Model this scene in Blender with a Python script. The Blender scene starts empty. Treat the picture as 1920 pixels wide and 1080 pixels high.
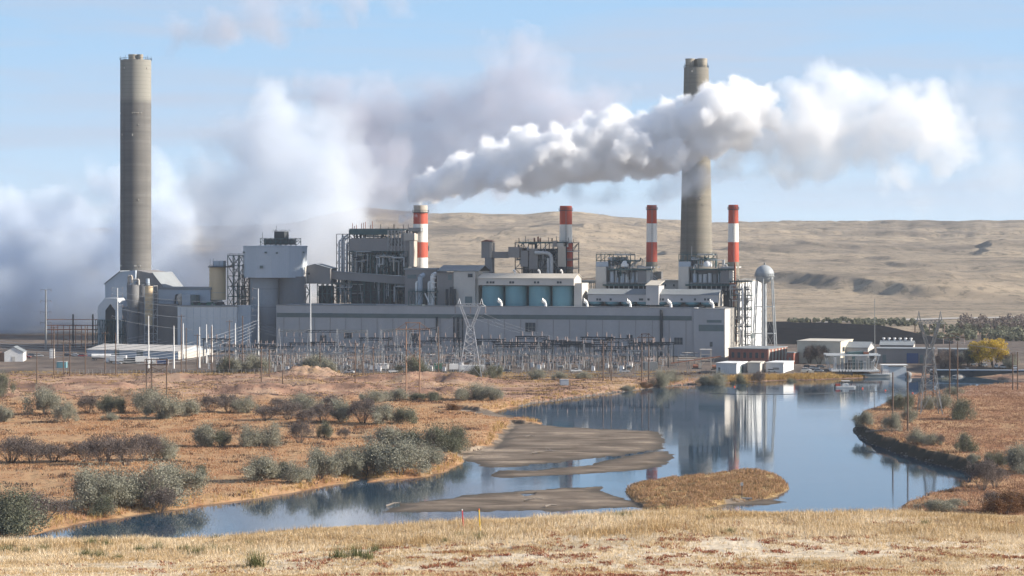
import bpy, bmesh, math, random
import numpy as np
from mathutils import Vector, Matrix, Euler
R = math.radians
SC = bpy.context.scene
COL = SC.collection
random.seed(7)

# ------------------------------------------------------------------ camera
CAM_H, FPX, HY = 67.0, 4500.0, 455.0        # eye above the water, focal length and eye-level row of the 1920 px photograph
cam_data = bpy.data.cameras.new("camera")
cam = bpy.data.objects.new("camera", cam_data)
COL.objects.link(cam)
SC.camera = cam
cam_data.sensor_width = 36.0
cam_data.lens = 36.0 * FPX / 1920.0
cam_data.shift_y = -(540.0 - HY) / 1920.0
cam_data.clip_start = 1.0
cam_data.clip_end = 40000.0
cam.location = (0, 0, CAM_H)
cam.rotation_euler = (R(90), 0, 0)

# ------------------------------------------------------------------ sky
SUN_EL, SUN_AZ = 24.0, 96.5                  # azimuth clockwise from +Y
world = bpy.data.worlds.new("World")
SC.world = world
world.use_nodes = True
wn, wl = world.node_tree.nodes, world.node_tree.links
wn.clear()
w_out = wn.new("ShaderNodeOutputWorld")
w_bg = wn.new("ShaderNodeBackground")
w_bg.inputs["Strength"].default_value = 0.15
w_sky = wn.new("ShaderNodeTexSky")
w_sky.sky_type = 'NISHITA'
w_sky.sun_disc = False
w_sky.sun_elevation = R(SUN_EL)
w_sky.sun_rotation = R(SUN_AZ)
w_sky.altitude = 1500
w_sky.air_density = 1.0
w_sky.dust_density = 0.3
w_sky.ozone_density = 1.6
w_co = wn.new("ShaderNodeTexCoord")
w_lift = wn.new("ShaderNodeVectorMath"); w_lift.operation = 'MULTIPLY_ADD'
w_lift.inputs[1].default_value = (1, 1, 2.6); w_lift.inputs[2].default_value = (0, 0, 0.10)
wl.new(w_co.outputs["Generated"], w_lift.inputs[0])
wl.new(w_lift.outputs[0], w_sky.inputs["Vector"])
# thin streaks of high cloud
w_map = wn.new("ShaderNodeMapping"); w_map.inputs["Scale"].default_value = (5, 5, 70)
wl.new(w_co.outputs["Generated"], w_map.inputs["Vector"])
w_n = wn.new("ShaderNodeTexNoise"); w_n.inputs["Scale"].default_value = 1.3
w_n.inputs["Detail"].default_value = 7; w_n.inputs["Roughness"].default_value = 0.55; w_n.inputs["Distortion"].default_value = 0.4
wl.new(w_map.outputs[0], w_n.inputs["Vector"])
w_r = wn.new("ShaderNodeMapRange"); w_r.inputs["From Min"].default_value = 0.40; w_r.inputs["From Max"].default_value = 0.68
w_r.inputs["To Max"].default_value = 0.7
wl.new(w_n.outputs["Fac"], w_r.inputs["Value"])
w_mix = wn.new("ShaderNodeMix"); w_mix.data_type = 'RGBA'
w_mix.inputs["B"].default_value = (1.95, 2.2, 2.7, 1)
wl.new(w_r.outputs[0], w_mix.inputs["Factor"])
w_sep = wn.new("ShaderNodeSeparateXYZ"); wl.new(w_co.outputs["Generated"], w_sep.inputs[0])
w_el = wn.new("ShaderNodeMapRange"); w_el.inputs["From Min"].default_value = 0.0; w_el.inputs["From Max"].default_value = 0.11
wl.new(w_sep.outputs["Z"], w_el.inputs["Value"])
w_hz = wn.new("ShaderNodeMix"); w_hz.data_type = 'RGBA'
w_hz.inputs["A"].default_value = (2.0, 2.52, 2.95, 1); w_hz.inputs["B"].default_value = (1.42, 2.34, 3.32, 1)
wl.new(w_el.outputs[0], w_hz.inputs["Factor"])
w_m2 = wn.new("ShaderNodeMix"); w_m2.data_type = 'RGBA'; 
w_fd = wn.new("ShaderNodeMapRange"); w_fd.inputs["From Min"].default_value = 0.12; w_fd.inputs["From Max"].default_value = 0.5
w_fd.inputs["To Min"].default_value = 0.8; w_fd.inputs["To Max"].default_value = 0.0
wl.new(w_sep.outputs["Z"], w_fd.inputs["Value"]); wl.new(w_fd.outputs[0], w_m2.inputs["Factor"])
wl.new(w_sky.outputs[0], w_m2.inputs["A"]); wl.new(w_hz.outputs["Result"], w_m2.inputs["B"])
wl.new(w_m2.outputs["Result"], w_mix.inputs["A"])
wl.new(w_mix.outputs["Result"], w_bg.inputs["Color"])
wl.new(w_bg.outputs[0], w_out.inputs["Surface"])

# ------------------------------------------------------------------ sun
sun_data = bpy.data.lights.new("sun", 'SUN')
sun_data.energy = 5.0
sun_data.angle = R(0.53)
sun_data.color = (1.0, 0.92, 0.81)
sun = bpy.data.objects.new("sun", sun_data)
COL.objects.link(sun)
sd = Vector((math.sin(R(SUN_AZ)) * math.cos(R(SUN_EL)), math.cos(R(SUN_AZ)) * math.cos(R(SUN_EL)), math.sin(R(SUN_EL))))
sun.rotation_euler = sd.to_track_quat('Z', 'Y').to_euler()
sun.location = (600, 0, 500)

SC.view_settings.view_transform = 'Standard'
SC.view_settings.look = 'None'
SC.view_settings.exposure = 0.9
SC.view_settings.gamma = 1.0
SC.render.engine = 'CYCLES'
SC.cycles.max_bounces = 20
SC.cycles.diffuse_bounces = 2
SC.cycles.glossy_bounces = 2
SC.cycles.transmission_bounces = 2
SC.cycles.volume_bounces = 18
SC.cycles.transparent_max_bounces = 16
SC.cycles.caustics_reflective = False
SC.cycles.caustics_refractive = False
SC.cycles.use_denoising = True
SC.cycles.use_adaptive_sampling = True
SC.cycles.adaptive_threshold = 0.03

# ------------------------------------------------------------------ node helpers
def new_mat(name):
    m = bpy.data.materials.new(name)
    m.use_nodes = True
    m.node_tree.nodes.clear()
    return m, m.node_tree.nodes, m.node_tree.links

def ramp(nodes, stops):
    r = nodes.new("ShaderNodeValToRGB")
    e = r.color_ramp.elements
    while len(e) > 1: e.remove(e[0])
    e[0].position, e[0].color = stops[0][0], (*stops[0][1], 1)
    for p, c in stops[1:]:
        k = e.new(p); k.color = (*c, 1)
    return r

def noise(nodes, links, scale, detail=4, rough=0.55, vec=None, mul=(1, 1, 1), dist=0.0):
    co = nodes.new("ShaderNodeTexCoord")
    mp = nodes.new("ShaderNodeMapping"); mp.inputs["Scale"].default_value = mul
    links.new(vec if vec is not None else co.outputs["Object"], mp.inputs["Vector"])
    n = nodes.new("ShaderNodeTexNoise")
    n.inputs["Scale"].default_value = scale; n.inputs["Detail"].default_value = detail
    n.inputs["Roughness"].default_value = rough; n.inputs["Distortion"].default_value = dist
    links.new(mp.outputs[0], n.inputs["Vector"])
    return n

def principled(nodes, links, rough=0.7, metal=0.0, spec=0.3):
    o = nodes.new("ShaderNodeOutputMaterial")
    b = nodes.new("ShaderNodeBsdfPrincipled")
    b.inputs["Roughness"].default_value = rough
    b.inputs["Metallic"].default_value = metal
    b.inputs["Specular IOR Level"].default_value = spec
    links.new(b.outputs[0], o.inputs["Surface"])
    return b

def mixc(nodes, links, fac, a, b, mode='MIX'):
    m = nodes.new("ShaderNodeMix"); m.data_type = 'RGBA'; m.blend_type = mode
    for s, v in (("Factor", fac), ("A", a), ("B", b)):
        if isinstance(v, (int, float)): m.inputs[s].default_value = v
        elif isinstance(v, tuple): m.inputs[s].default_value = (*v, 1)
        else: links.new(v, m.inputs[s])
    return m.outputs["Result"]

def maprange(nodes, links, v, a, b, c=0.0, d=1.0):
    m = nodes.new("ShaderNodeMapRange")
    for s, x in (("From Min", a), ("From Max", b), ("To Min", c), ("To Max", d)): m.inputs[s].default_value = x
    links.new(v, m.inputs["Value"])
    return m.outputs[0]

def weathered(name, col, col2=None, scale=0.15, rough=0.7, metal=0.0, streak=None, spec=0.3, amt=0.6, panel=None):
    """painted or bare surface with blotches, optional vertical streaks and sheet seams"""
    m, n, l = new_mat(name)
    b = principled(n, l, rough, metal, spec)
    col2 = col2 or tuple(c * 0.75 for c in col)
    nz = noise(n, l, scale, 5, 0.6, mul=(1, 1, streak if streak else 1))
    f = maprange(n, l, nz.outputs["Fac"], 0.35, 0.68, 0, amt)
    c = mixc(n, l, f, col, col2)
    nf = noise(n, l, scale * 9, 3, 0.6)
    c = mixc(n, l, maprange(n, l, nf.outputs["Fac"], 0.4, 0.7, 0, 0.25), c, col2)
    if panel:
        co = n.new("ShaderNodeTexCoord")
        mp = n.new("ShaderNodeMapping"); mp.inputs["Rotation"].default_value = (0, 0, R(panel[1])); 
        l.new(co.outputs["Object"], mp.inputs["Vector"])
        w = n.new("ShaderNodeTexWave"); w.wave_type = 'BANDS'; w.bands_direction = 'X'
        w.inputs["Scale"].default_value = panel[0]; w.inputs["Distortion"].default_value = 0.0
        l.new(mp.outputs[0], w.inputs["Vector"])
        c = mixc(n, l, maprange(n, l, w.outputs["Fac"], 0.0, 0.25, panel[2], 0), c, tuple(x * 0.5 for x in col))
    l.new(c, b.inputs["Base Color"])
    return m

# ------------------------------------------------------------------ numeric noise for the terrain
def _hash(i, j, s):
    h = (i.astype(np.int64) * 374761393 + j.astype(np.int64) * 668265263 + s * 1442695041) & 0x7fffffff
    h = ((h ^ (h >> 13)) * 1274126177) & 0x7fffffff
    return ((h ^ (h >> 16)) & 0xffff) / 65535.0

def vnoise(x, y, s=0):
    xi, yi = np.floor(x), np.floor(y)
    fx, fy = x - xi, y - yi
    fx = fx * fx * (3 - 2 * fx); fy = fy * fy * (3 - 2 * fy)
    a, b = _hash(xi, yi, s), _hash(xi + 1, yi, s)
    c, d = _hash(xi, yi + 1, s), _hash(xi + 1, yi + 1, s)
    return (a + (b - a) * fx) * (1 - fy) + (c + (d - c) * fx) * fy

def fbm(x, y, s=0, oct=4, gain=0.5):
    t, a, n = 0.0, 1.0, 0.0
    for o in range(oct):
        t = t + a * vnoise(x * 2 ** o + 17.3 * o, y * 2 ** o - 9.1 * o, s + o)
        n += a; a *= gain
    return t / n * 2 - 1

def sstep(x, a, b):
    t = np.clip((x - a) / (b - a), 0, 1)
    return t * t * (3 - 2 * t)

# ------------------------------------------------------------------ photo rows/columns -> points on the water plane
def PW(px, py, z=0.0):
    d = (CAM_H - z) * FPX / (py - HY)
    return ((px - 960.0) / FPX * d, d)

def poly(pts): return np.array([PW(*p) for p in pts])

WATER = poly([(-400, 1020), (-100, 1012), (0, 1010), (60, 1003), (130, 986), (250, 967), (350, 953), (480, 936), (600, 916), (660, 903), (690, 895), (690, 905), (715, 901), (778, 896),
              (807, 893), (837, 884), (859, 874), (872, 862), (925, 846), (948, 818), (963, 800), (1022, 797), (1000, 786), (955, 783), (922, 775), (943, 768), (1000, 756), (1075, 746), (1150, 736),
              (1190, 732), (1231, 726), (1264, 723), (1337, 719), (1402, 716), (1472, 713), (1560, 711), (1600, 709), (1671, 706), (1735, 705), (1800, 706), (1920, 711), (2100, 716), (2100, 726),
              (1920, 729), (1860, 733), (1807, 738), (1771, 743), (1720, 750), (1668, 763), (1640, 774), (1612, 787), (1602, 797), (1602, 811), (1627, 829), (1683, 851), (1738, 866),
              (1794, 881), (1850, 892), (1838, 908), (1820, 918), (1775, 933), (1738, 944), (1694, 957), (1650, 1000), (1600, 1050), (900, 1080), (0, 1100), (-400, 1100)])
BARS = [poly(p) for p in (
    [(925, 838), (950, 805), (963, 794), (1018, 798), (1118, 804), (1180, 806), (1237, 810), (1246, 822), (1242, 841), (1210, 847), (1177, 853), (1115, 860), (1081, 863), (1044, 868), (1000, 871), (952, 876), (915, 877),
     (902, 873), (890, 868), (868, 862), (850, 856)],
    [(915, 894), (926, 884), (989, 882), (1063, 874), (1115, 871), (1150, 860), (1211, 849), (1251, 846), (1268, 856), (1244, 864), (1259, 869), (1229, 878), (1155, 884), (1044, 892), (952, 896)],
    [(711, 960), (748, 947), (822, 936), (933, 923), (1044, 916), (1137, 912), (1126, 921), (1155, 932), (1195, 945), (1215, 950), (1155, 953), (1044, 958), (896, 958), (785, 961)],
    [(860, 768), (922, 772), (965, 781), (1012, 787), (960, 790), (900, 784), (850, 776)],
    [(1370, 944), (1420, 938), (1480, 940), (1440, 945), (1380, 950)])]
ISLE = poly([(1168, 926), (1176, 917), (1205, 908), (1260, 900), (1330, 893), (1400, 887), (1440, 889), (1468, 899), (1481, 914), (1465, 930), (1430, 937), (1380, 946), (1300, 957), (1220, 962), (1195, 948)])
PUDDLES = [poly([(972, 927), (985, 925), (1004, 925), (1000, 929), (985, 932)])]

def sdist(P, x, y):
    """signed distance to a polygon, positive inside"""
    d = np.full(x.shape, 1e9); ins = np.zeros(x.shape, bool)
    n = len(P)
    for i in range(n):
        ax, ay = P[i]; bx, by = P[(i + 1) % n]
        ex, ey = bx - ax, by - ay
        wx, wy = x - ax, y - ay
        t = np.clip((wx * ex + wy * ey) / (ex * ex + ey * ey + 1e-9), 0, 1)
        d = np.minimum(d, (wx - ex * t) ** 2 + (wy - ey * t) ** 2)
        c = ((ay <= y) & (by > y)) | ((by <= y) & (ay > y))
        with np.errstate(divide='ignore', invalid='ignore'):
            xi = ax + (y - ay) / (by - ay if by != ay else 1e-9) * ex
        ins ^= c & (x < xi)
    return np.where(ins, 1, -1) * np.sqrt(d)

RIDGE_PX = np.array([-1500, 0, 300, 560, 620, 680, 760, 830, 870, 940, 1000, 1045, 1085, 1130, 1180, 1250, 1400, 1600, 1920, 3400.])
RIDGE_PY = np.array([432, 430, 425, 418, 400, 385, 394, 401, 397, 402, 400, 394, 395, 401, 409, 412, 411, 412.5, 413, 413.])

def crest_y(px): return np.interp(px, [-400, 0, 400, 600, 800, 1000, 1200, 1700, 1920, 2400], [1021, 1019, 1013, 999, 989, 978, 970, 969, 976, 976])

def ground(x, D):
    """height of the ground and the surface masks"""
    x = np.asarray(x, float); D = np.asarray(D, float)
    Ds = np.maximum(D, 60)
    px = 960 + FPX * x / Ds
    # distorted shoreline
    jx = fbm(x / 9, D / 9, 3, 3) * 1.3; jy = fbm(x / 9 + 40, D / 9, 5, 3) * 3.0
    w = sdist(WATER, x + jx, D + jy)
    land = -w
    right = sstep(px, 1560, 1620) * (D < 1150)
    # dry land height by distance
    base = np.interp(D, [300, 560, 1050, 1120, 1185, 1290, 1700, 1900, 2200, 2600, 3200, 4000, 4900], [1.0, 1.3, 1.8, 2.4, 3.2, 6.0, 6.0, 7.5, 13, 25, 46, 76, 108])
    fieldn = fbm(x / 26, D / 30, 11, 4) * 0.55 + fbm(x / 5, D / 6, 12, 3) * 0.22
    flat = sstep(D, 1120, 1170) * (1 - sstep(D, 1750, 1900))
    base = base + fieldn * (1 - flat) * (D < 1900)
    # dirt berms and humps between the marsh and the yard, left half
    lm = (1 - sstep(px, 820, 960)) * sstep(D, 985, 1010) * (1 - sstep(D, 1130, 1160))
    base = base + lm * (np.clip(fbm(x / 22, D / 13, 21, 4), -0.1, 1) * 4.2 + 0.6)
    for (mx, my, rx, ry, h) in ((575, 712, 20, 14, 5.5), (470, 738, 32, 10, 2.8), (640, 735, 60, 9, 2.0), (800, 720, 40, 12, 2.2), (900, 722, 22, 12, 1.8), (180, 745, 22, 8, 2.5), (350, 712, 50, 8, 1.2)):
        cx, cd = PW(mx, my, 2.0)
        q = ((x - cx) / rx) ** 2 + ((D - cd) / ry) ** 2
        base = base + h * np.exp(-q * 1.6) * (1 + 0.35 * fbm(x / 3.0, D / 3.0, 31, 3))
    slope = np.where(right > 0.5, 1.25 + 0.5 * fbm(x / 7, D / 7, 92, 3), 0.22)
    hmax = np.where(right > 0.5, np.maximum(base, 3.2 + fieldn * 0.7), base)
    z = np.where(land > 0, np.minimum(hmax, 0.1 + land * slope), np.maximum(-3.0, land * 0.25))
    # sandbars and the grassy islet
    sand = np.zeros(x.shape)
    near = (D > 450) & (D < 1250)
    for i, B in enumerate(BARS):
        s = np.full(x.shape, -99.0)
        s[near] = sdist(B, (x + fbm(x / 7, D / 7, 41, 5, 0.6) * 2.6)[near], (D + fbm(x / 6, D / 8, 43, 5, 0.6) * 6)[near])
        zb = np.clip(s * 0.05, -1.5, 0.32) * (1 + 0.3 * fbm(x / 12, D / 12, 44, 3)) + 0.05 * fbm(x / 5, D / 5, 45, 3)
        zb = np.where(s > -12, zb, -3)
        z = np.where((zb > z) | (s > 0.5), np.maximum(zb, np.minimum(z, 0.4)), z)
        sand = np.maximum(sand, sstep(s, -1.5, 0.2))
    for P in PUDDLES:
        s = sdist(P, x, D)
        z = np.where(s > 0, -0.25, z)
    s = np.full(x.shape, -99.0); s[near] = sdist(ISLE, (x + jx)[near], (D + jy)[near])
    z = np.where(s > -6, np.maximum(z, np.clip(s * 0.35, -1.5, 1.1) + 0.1 * fieldn), z)
    isle = sstep(s, -0.5, 0.5)
    # foreground hill: falls from the camera, levels out, breaks off towards the river
    Dc = 192.0
    zc = CAM_H - (crest_y(960 + FPX * x / Dc) - HY) / FPX * Dc
    near_prof = np.interp(D, [-200, 0, 60, 120, 150, 175, 192, 198, 215, 330], [66.5, 65.2, 58.5, 49.5, 46.6, 45.9, 45.6, 45.0, 38.0, -4])
    z_h = near_prof + (zc - 45.6) * sstep(D, 130, 190) * (1 - sstep(D, 230, 330)) + fbm(x / 14, D / 14, 51, 4) * 0.28 * (D < 330) + fbm(x / 2.2, D / 2.2, 52, 3) * 0.08
    fore = 1 - sstep(D, 225, 330)
    z = np.where(D < 332, np.maximum(z_h, z), z)
    # plains and ridge far behind
    far = sstep(D, 1640, 2500)
    pxw = px + 22 * fbm(px / 60.0, D / 900.0, 63, 3)
    ry = sum(np.interp(pxw + o, RIDGE_PX, RIDGE_PY) for o in (-24, -12, 0, 12, 24)) / 5 + 2.0 * fbm(px / 34.0, D / 1500.0, 61, 4)
    Dr = 5200 + 500 * fbm(px / 300.0, px * 0, 62, 2)
    zr = CAM_H - (ry - HY) / FPX * Dr
    k = np.clip((D - 2100) / (Dr - 2100), 0, 1)
    zf = base + (zr - 112) * k ** 1.7
    hilly = sstep(k, 0.62, 0.9) * (1 - sstep(px, 1150, 1500) * 0.75)
    r1 = 1 - np.abs(fbm(x / 420, D / 520, 71, 5, 0.55)) * 2
    und = fbm(x / 300, D / 330, 72, 5, 0.5)
    amp = np.interp(D, [1900, 2300, 3000, 4200, 5600], [0.8, 2.8, 5.5, 8.5, 12])
    zf = zf + amp * (0.75 * und - 0.55 * np.clip(-r1, 0, 1)) * (0.5 + 0.9 * hilly)
    esc = 0.6 * sstep(fbm(x / 330, D / 240, 75, 5), 0.03, 0.16) * np.interp(D, [1900, 2500, 3600, 5000], [1, 5, 7, 9]); zf = zf + esc - 3 + fbm(x / 55, D / 70, 76, 4) * np.interp(D, [1700, 2600, 5000], [0.3, 1.6, 3.0])
    for (x0, y0, x1, y1, h) in ((283, 2620, 392, 2330, 17), (392, 2330, 470, 2300, 10), (424, 2579, 560, 2760, 15), (560, 2760, 700, 2790, 12), (150, 2900, 238, 3350, 16), (640, 3300, 760, 3700, 14), (-60, 3600, 60, 4100, 18), (120, 3900, 260, 4400, 20), (330, 3500, 430, 3900, 16)):
        L = math.hypot(x1 - x0, y1 - y0); ux, uy = (x1 - x0) / L, (y1 - y0) / L
        wv = fbm(x / 60, D / 90, 81, 3) * 26
        a = (x - x0) * ux + (D - y0) * uy; s_ = np.sign(uy) * ((x - x0) * uy - (D - y0) * ux) + wv
        endf = sstep(a, -60, 40) * (1 - sstep(a, L - 40, L + 60))
        zf = zf + 0.62 * h * endf * np.where(s_ > 0, np.exp(-(s_ / 150) ** 2), np.clip(1 + s_ / 24, 0, 1) ** 1.2)
    gul = np.clip(1 - np.abs(fbm(x / 190, D / 260, 73, 4)) * 7, 0, 1)
    zf = zf - gul * amp * 0.30
    lim = CAM_H - (ry - HY) / FPX * np.maximum(D, 100)                       # the ridge line itself
    zf = np.where(D > Dr, np.minimum(zf, lim) - (D - Dr) * 0.03, zf)
    zf = np.where(D > 2500, np.minimum(zf, lim - np.clip((Dr - D) / 900, 0, 1) * 4), zf)
    z = np.where(far > 0, z * (1 - far) + zf * far, z)
    # masks
    bank = (right > 0.5) * (1 - sstep(land + 1.2 * fbm(x / 3, D / 3, 91, 3), 2.2, 3.4)) * (land > -2)
    yard = sstep(D, 1165 - 0 * x, 1180) * (1 - sstep(D, 1560, 1620)) * (land > 6)
    yedge = sstep(px, 880, 1000)
    yard = np.maximum(yard * 1.0, yedge * sstep(D, 1135, 1150) * (1 - sstep(D, 1560, 1620)) * (land > 9))
    dirt = sstep(D, 985, 1015) * (1 - sstep(D, 1600, 1700)) * (1 - yard)
    return z, dict(sand=sand, isle=isle, fore=fore, yard=yard, dirt=dirt, far=sstep(D, 1560, 1700), bank=bank, land=land)

GRID = {}
def gz(x, D):
    rows, t, Z = GRID['rows'], GRID['t'], GRID['Z']
    i = min(max(int(np.searchsorted(rows, D)) - 1, 0), len(rows) - 2); fi = (D - rows[i]) / (rows[i + 1] - rows[i])
    tt = x / (max(D, 0) + 60); j = min(max(int(np.searchsorted(t, tt)) - 1, 0), len(t) - 2); fj = (tt - t[j]) / (t[j + 1] - t[j])
    return float((Z[i, j] * (1 - fj) + Z[i, j + 1] * fj) * (1 - fi) + (Z[i + 1, j] * (1 - fj) + Z[i + 1, j + 1] * fj) * fi)

def PG(px, py, z0=2.0):
    """the point of the ground seen at a photo pixel"""
    z = z0
    for _ in range(12):
        x, d = PW(px, py, z)
        z = 0.5 * z + 0.5 * gz(x, d)
    x, d = PW(px, py, z)
    return Vector((x, d, gz(x, d)))

# ------------------------------------------------------------------ ground sheet (one mesh)
def build_ground():
    rows = np.concatenate([np.linspace(-200, 110, 16), np.linspace(114, 225, 120)[0:], np.linspace(232, 520, 26), 
                           (CAM_H * FPX) / (np.linspace(1030, 665, 640) - HY) + 0, np.linspace(1450, 2100, 90)[0:], np.geomspace(2112, 6400, 380), np.linspace(6500, 15000, 12)])
    rows = np.unique(rows)
    t = np.concatenate([np.linspace(-0.62, -0.27, 40), np.linspace(-0.268, 0.268, 900), np.linspace(0.27, 0.62, 40)])
    D, T = np.meshgrid(rows, t, indexing='ij')
    X = T * (np.maximum(D, 0) + 60)
    Z, M = ground(X, D)
    GRID.update(rows=rows, t=t, Z=Z)
    nr, nc = D.shape
    me = bpy.data.meshes.new("ground")
    me.vertices.add(nr * nc)
    me.vertices.foreach_set("co", np.stack([X, D, Z], -1).astype(np.float32).ravel())
    i = (np.arange(nr - 1)[:, None] * nc + np.arange(nc - 1)[None, :])
    q = np.stack([i, i + 1, i + nc + 1, i + nc], -1).reshape(-1, 4)
    me.loops.add(q.size); me.loops.foreach_set("vertex_index", q.ravel().astype(np.int32))
    me.polygons.add(len(q)); me.polygons.foreach_set("loop_start", (np.arange(len(q)) * 4).astype(np.int32))
    me.polygons.foreach_set("use_smooth", np.ones(len(q), bool))
    me.update()
    for k in ("sand", "isle", "fore", "yard", "dirt", "far", "bank"):
        a = me.attributes.new(k, 'FLOAT', 'POINT')
        a.data.foreach_set("value", M[k].astype(np.float32).ravel())
    ob = bpy.data.objects.new("ground", me)
    COL.objects.link(ob)
    ob["kind"] = "structure"
    return ob

def ground_material():
    m, n, l = new_mat("ground")
    b = principled(n, l, 0.95, 0, 0.1)
    def att(k):
        a = n.new("ShaderNodeAttribute"); a.attribute_name = k; return a.outputs["Fac"]
    geo = n.new("ShaderNodeNewGeometry")
    # marsh grass
    n1 = noise(n, l, 0.035, 6, 0.6, mul=(1, 0.8, 1))
    n2 = noise(n, l, 0.5, 5, 0.65, mul=(1, 0.5, 1))
    n3 = noise(n, l, 0.14, 5, 0.6, mul=(1, 0.35, 1))
    marsh = ramp(n, [(0.30, (0.16, 0.078, 0.042)), (0.43, (0.33, 0.165, 0.08)), (0.55, (0.47, 0.285, 0.15)), (0.70, (0.27, 0.13, 0.065))])
    l.new(n1.outputs["Fac"], marsh.inputs[0])
    c = marsh.outputs[0]
    c = mixc(n, l, maprange(n, l, n3.outputs["Fac"], 0.42, 0.62), c, (0.42, 0.27, 0.145))
    c = mixc(n, l, maprange(n, l, n2.outputs["Fac"], 0.52, 0.72, 0, 0.8), c, (0.10, 0.065, 0.035))
    # dirt
    d1 = noise(n, l, 0.06, 6, 0.6, mul=(0.5, 1.4, 1))
    d2 = noise(n, l, 0.6, 5, 0.7, mul=(1, 0.6, 1))
    dirt = ramp(n, [(0.36, (0.20, 0.12, 0.085)), (0.46, (0.33, 0.195, 0.13)), (0.56, (0.42, 0.28, 0.19)), (0.66, (0.32, 0.21, 0.12))])
    l.new(d1.outputs["Fac"], dirt.inputs[0])
    dc = mixc(n, l, maprange(n, l, d2.outputs["Fac"], 0.54, 0.66, 0, 0.7), dirt.outputs[0], (0.11, 0.065, 0.05))
    c = mixc(n, l, att("dirt"), c, dc)
    # plant yard: gravel and packed earth
    y1 = noise(n, l, 0.04, 5, 0.6)
    yc = ramp(n, [(0.35, (0.085, 0.07, 0.06)), (0.55, (0.155, 0.125, 0.105)), (0.7, (0.22, 0.17, 0.13))])
    l.new(y1.outputs["Fac"], yc.inputs[0])
    c = mixc(n, l, att("yard"), c, yc.outputs[0])
    # plains
    f1 = noise(n, l, 0.0035, 7, 0.62, mul=(0.6, 1, 1))
    f2 = noise(n, l, 0.02, 6, 0.65, mul=(0.6, 1, 1))
    fc = ramp(n, [(0.34, (0.14, 0.115, 0.09)), (0.45, (0.26, 0.21, 0.155)), (0.56, (0.36, 0.285, 0.20)), (0.68, (0.23, 0.185, 0.14))])
    l.new(f1.outputs["Fac"], fc.inputs[0])
    fcc = mixc(n, l, maprange(n, l, f2.outputs["Fac"], 0.5, 0.7, 0, 0.75), fc.outputs[0], (0.12, 0.10, 0.075))
    c = mixc(n, l, att("far"), c, fcc)
    # islet
    i1 = noise(n, l, 0.35, 5, 0.6)
    ic = ramp(n, [(0.35, (0.17, 0.13, 0.055)), (0.5, (0.36, 0.24, 0.11)), (0.65, (0.50, 0.35, 0.18))])
    l.new(i1.outputs["Fac"], ic.inputs[0])
    c = mixc(n, l, att("isle"), c, ic.outputs[0])
    # foreground slope
    g1 = noise(n, l, 0.10, 6, 0.6, mul=(0.6, 1.2, 1))
    g2 = noise(n, l, 1.1, 5, 0.7)
    gc = ramp(n, [(0.34, (0.42, 0.32, 0.20)), (0.47, (0.56, 0.44, 0.29)), (0.58, (0.70, 0.59, 0.44)), (0.7, (0.60, 0.48, 0.33))])
    l.new(g1.outputs["Fac"], gc.inputs[0])
    gcc = mixc(n, l, maprange(n, l, g2.outputs["Fac"], 0.52, 0.7, 0, 0.6), gc.outputs[0], (0.26, 0.15, 0.08))
    c = mixc(n, l, att("fore"), c, gcc)
    c = mixc(n, l, att('bank'), c, (0.055, 0.045, 0.032))  # shade on the steep bank face painted in as dark soil colour
    # sandbars: dry crown, wet rim, a matter of height above the water
    s1 = noise(n, l, 0.07, 6, 0.62, mul=(0.6, 1.4, 1), dist=0.8)
    sep = n.new("ShaderNodeSeparateXYZ"); l.new(geo.outputs["Position"], sep.inputs[0])
    s2 = noise(n, l, 0.7, 5, 0.65)
    sc = ramp(n, [(0.36, (0.095, 0.072, 0.052)), (0.47, (0.155, 0.12, 0.09)), (0.56, (0.215, 0.168, 0.125)), (0.66, (0.31, 0.245, 0.18))])
    l.new(s1.outputs["Fac"], sc.inputs[0])
    scn = mixc(n, l, maprange(n, l, s2.outputs['Fac'], 0.5, 0.72, 0, 0.6), sc.outputs[0], (0.10, 0.082, 0.066))
    wet = maprange(n, l, sep.outputs["Z"], 0.02, 0.3, 0.75, 0.0)
    scc = mixc(n, l, wet, scn, (0.10, 0.085, 0.07))
    c = mixc(n, l, att("sand"), c, scc)
    # mud under and at the edge of the water
    mud = maprange(n, l, sep.outputs["Z"], -0.1, 0.25, 1.0, 0.0)
    c = mixc(n, l, mud, c, (0.06, 0.05, 0.04))
    # sagebrush speckle on the plains
    sp1 = noise(n, l, 0.09, 4, 0.75, mul=(1, 0.5, 1))
    fm = n.new("ShaderNodeMath"); fm.operation = 'MULTIPLY'; l.new(maprange(n, l, sp1.outputs["Fac"], 0.52, 0.6, 0, 0.55), fm.inputs[0]); l.new(att("far"), fm.inputs[1])
    c = mixc(n, l, fm.outputs[0], c, (0.09, 0.08, 0.06))
    l.new(c, b.inputs["Base Color"])
    bn = noise(n, l, 1.2, 5, 0.7)
    bm = n.new("ShaderNodeBump"); bm.inputs["Strength"].default_value = 0.5; bm.inputs["Distance"].default_value = 0.6
    nof = n.new("ShaderNodeMath"); nof.operation = 'MULTIPLY'
    inv = n.new("ShaderNodeMath"); inv.operation = 'SUBTRACT'; inv.inputs[0].default_value = 1.0
    l.new(att("sand"), inv.inputs[1]); l.new(inv.outputs[0], nof.inputs[0]); nof.inputs[1].default_value = 0.6
    l.new(nof.outputs[0], bm.inputs["Strength"])
    l.new(bn.outputs["Fac"], bm.inputs["Height"]); l.new(bm.outputs[0], b.inputs["Normal"])
    return m

ground_ob = build_ground()
ground_ob.data.materials.append(ground_material())

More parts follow.
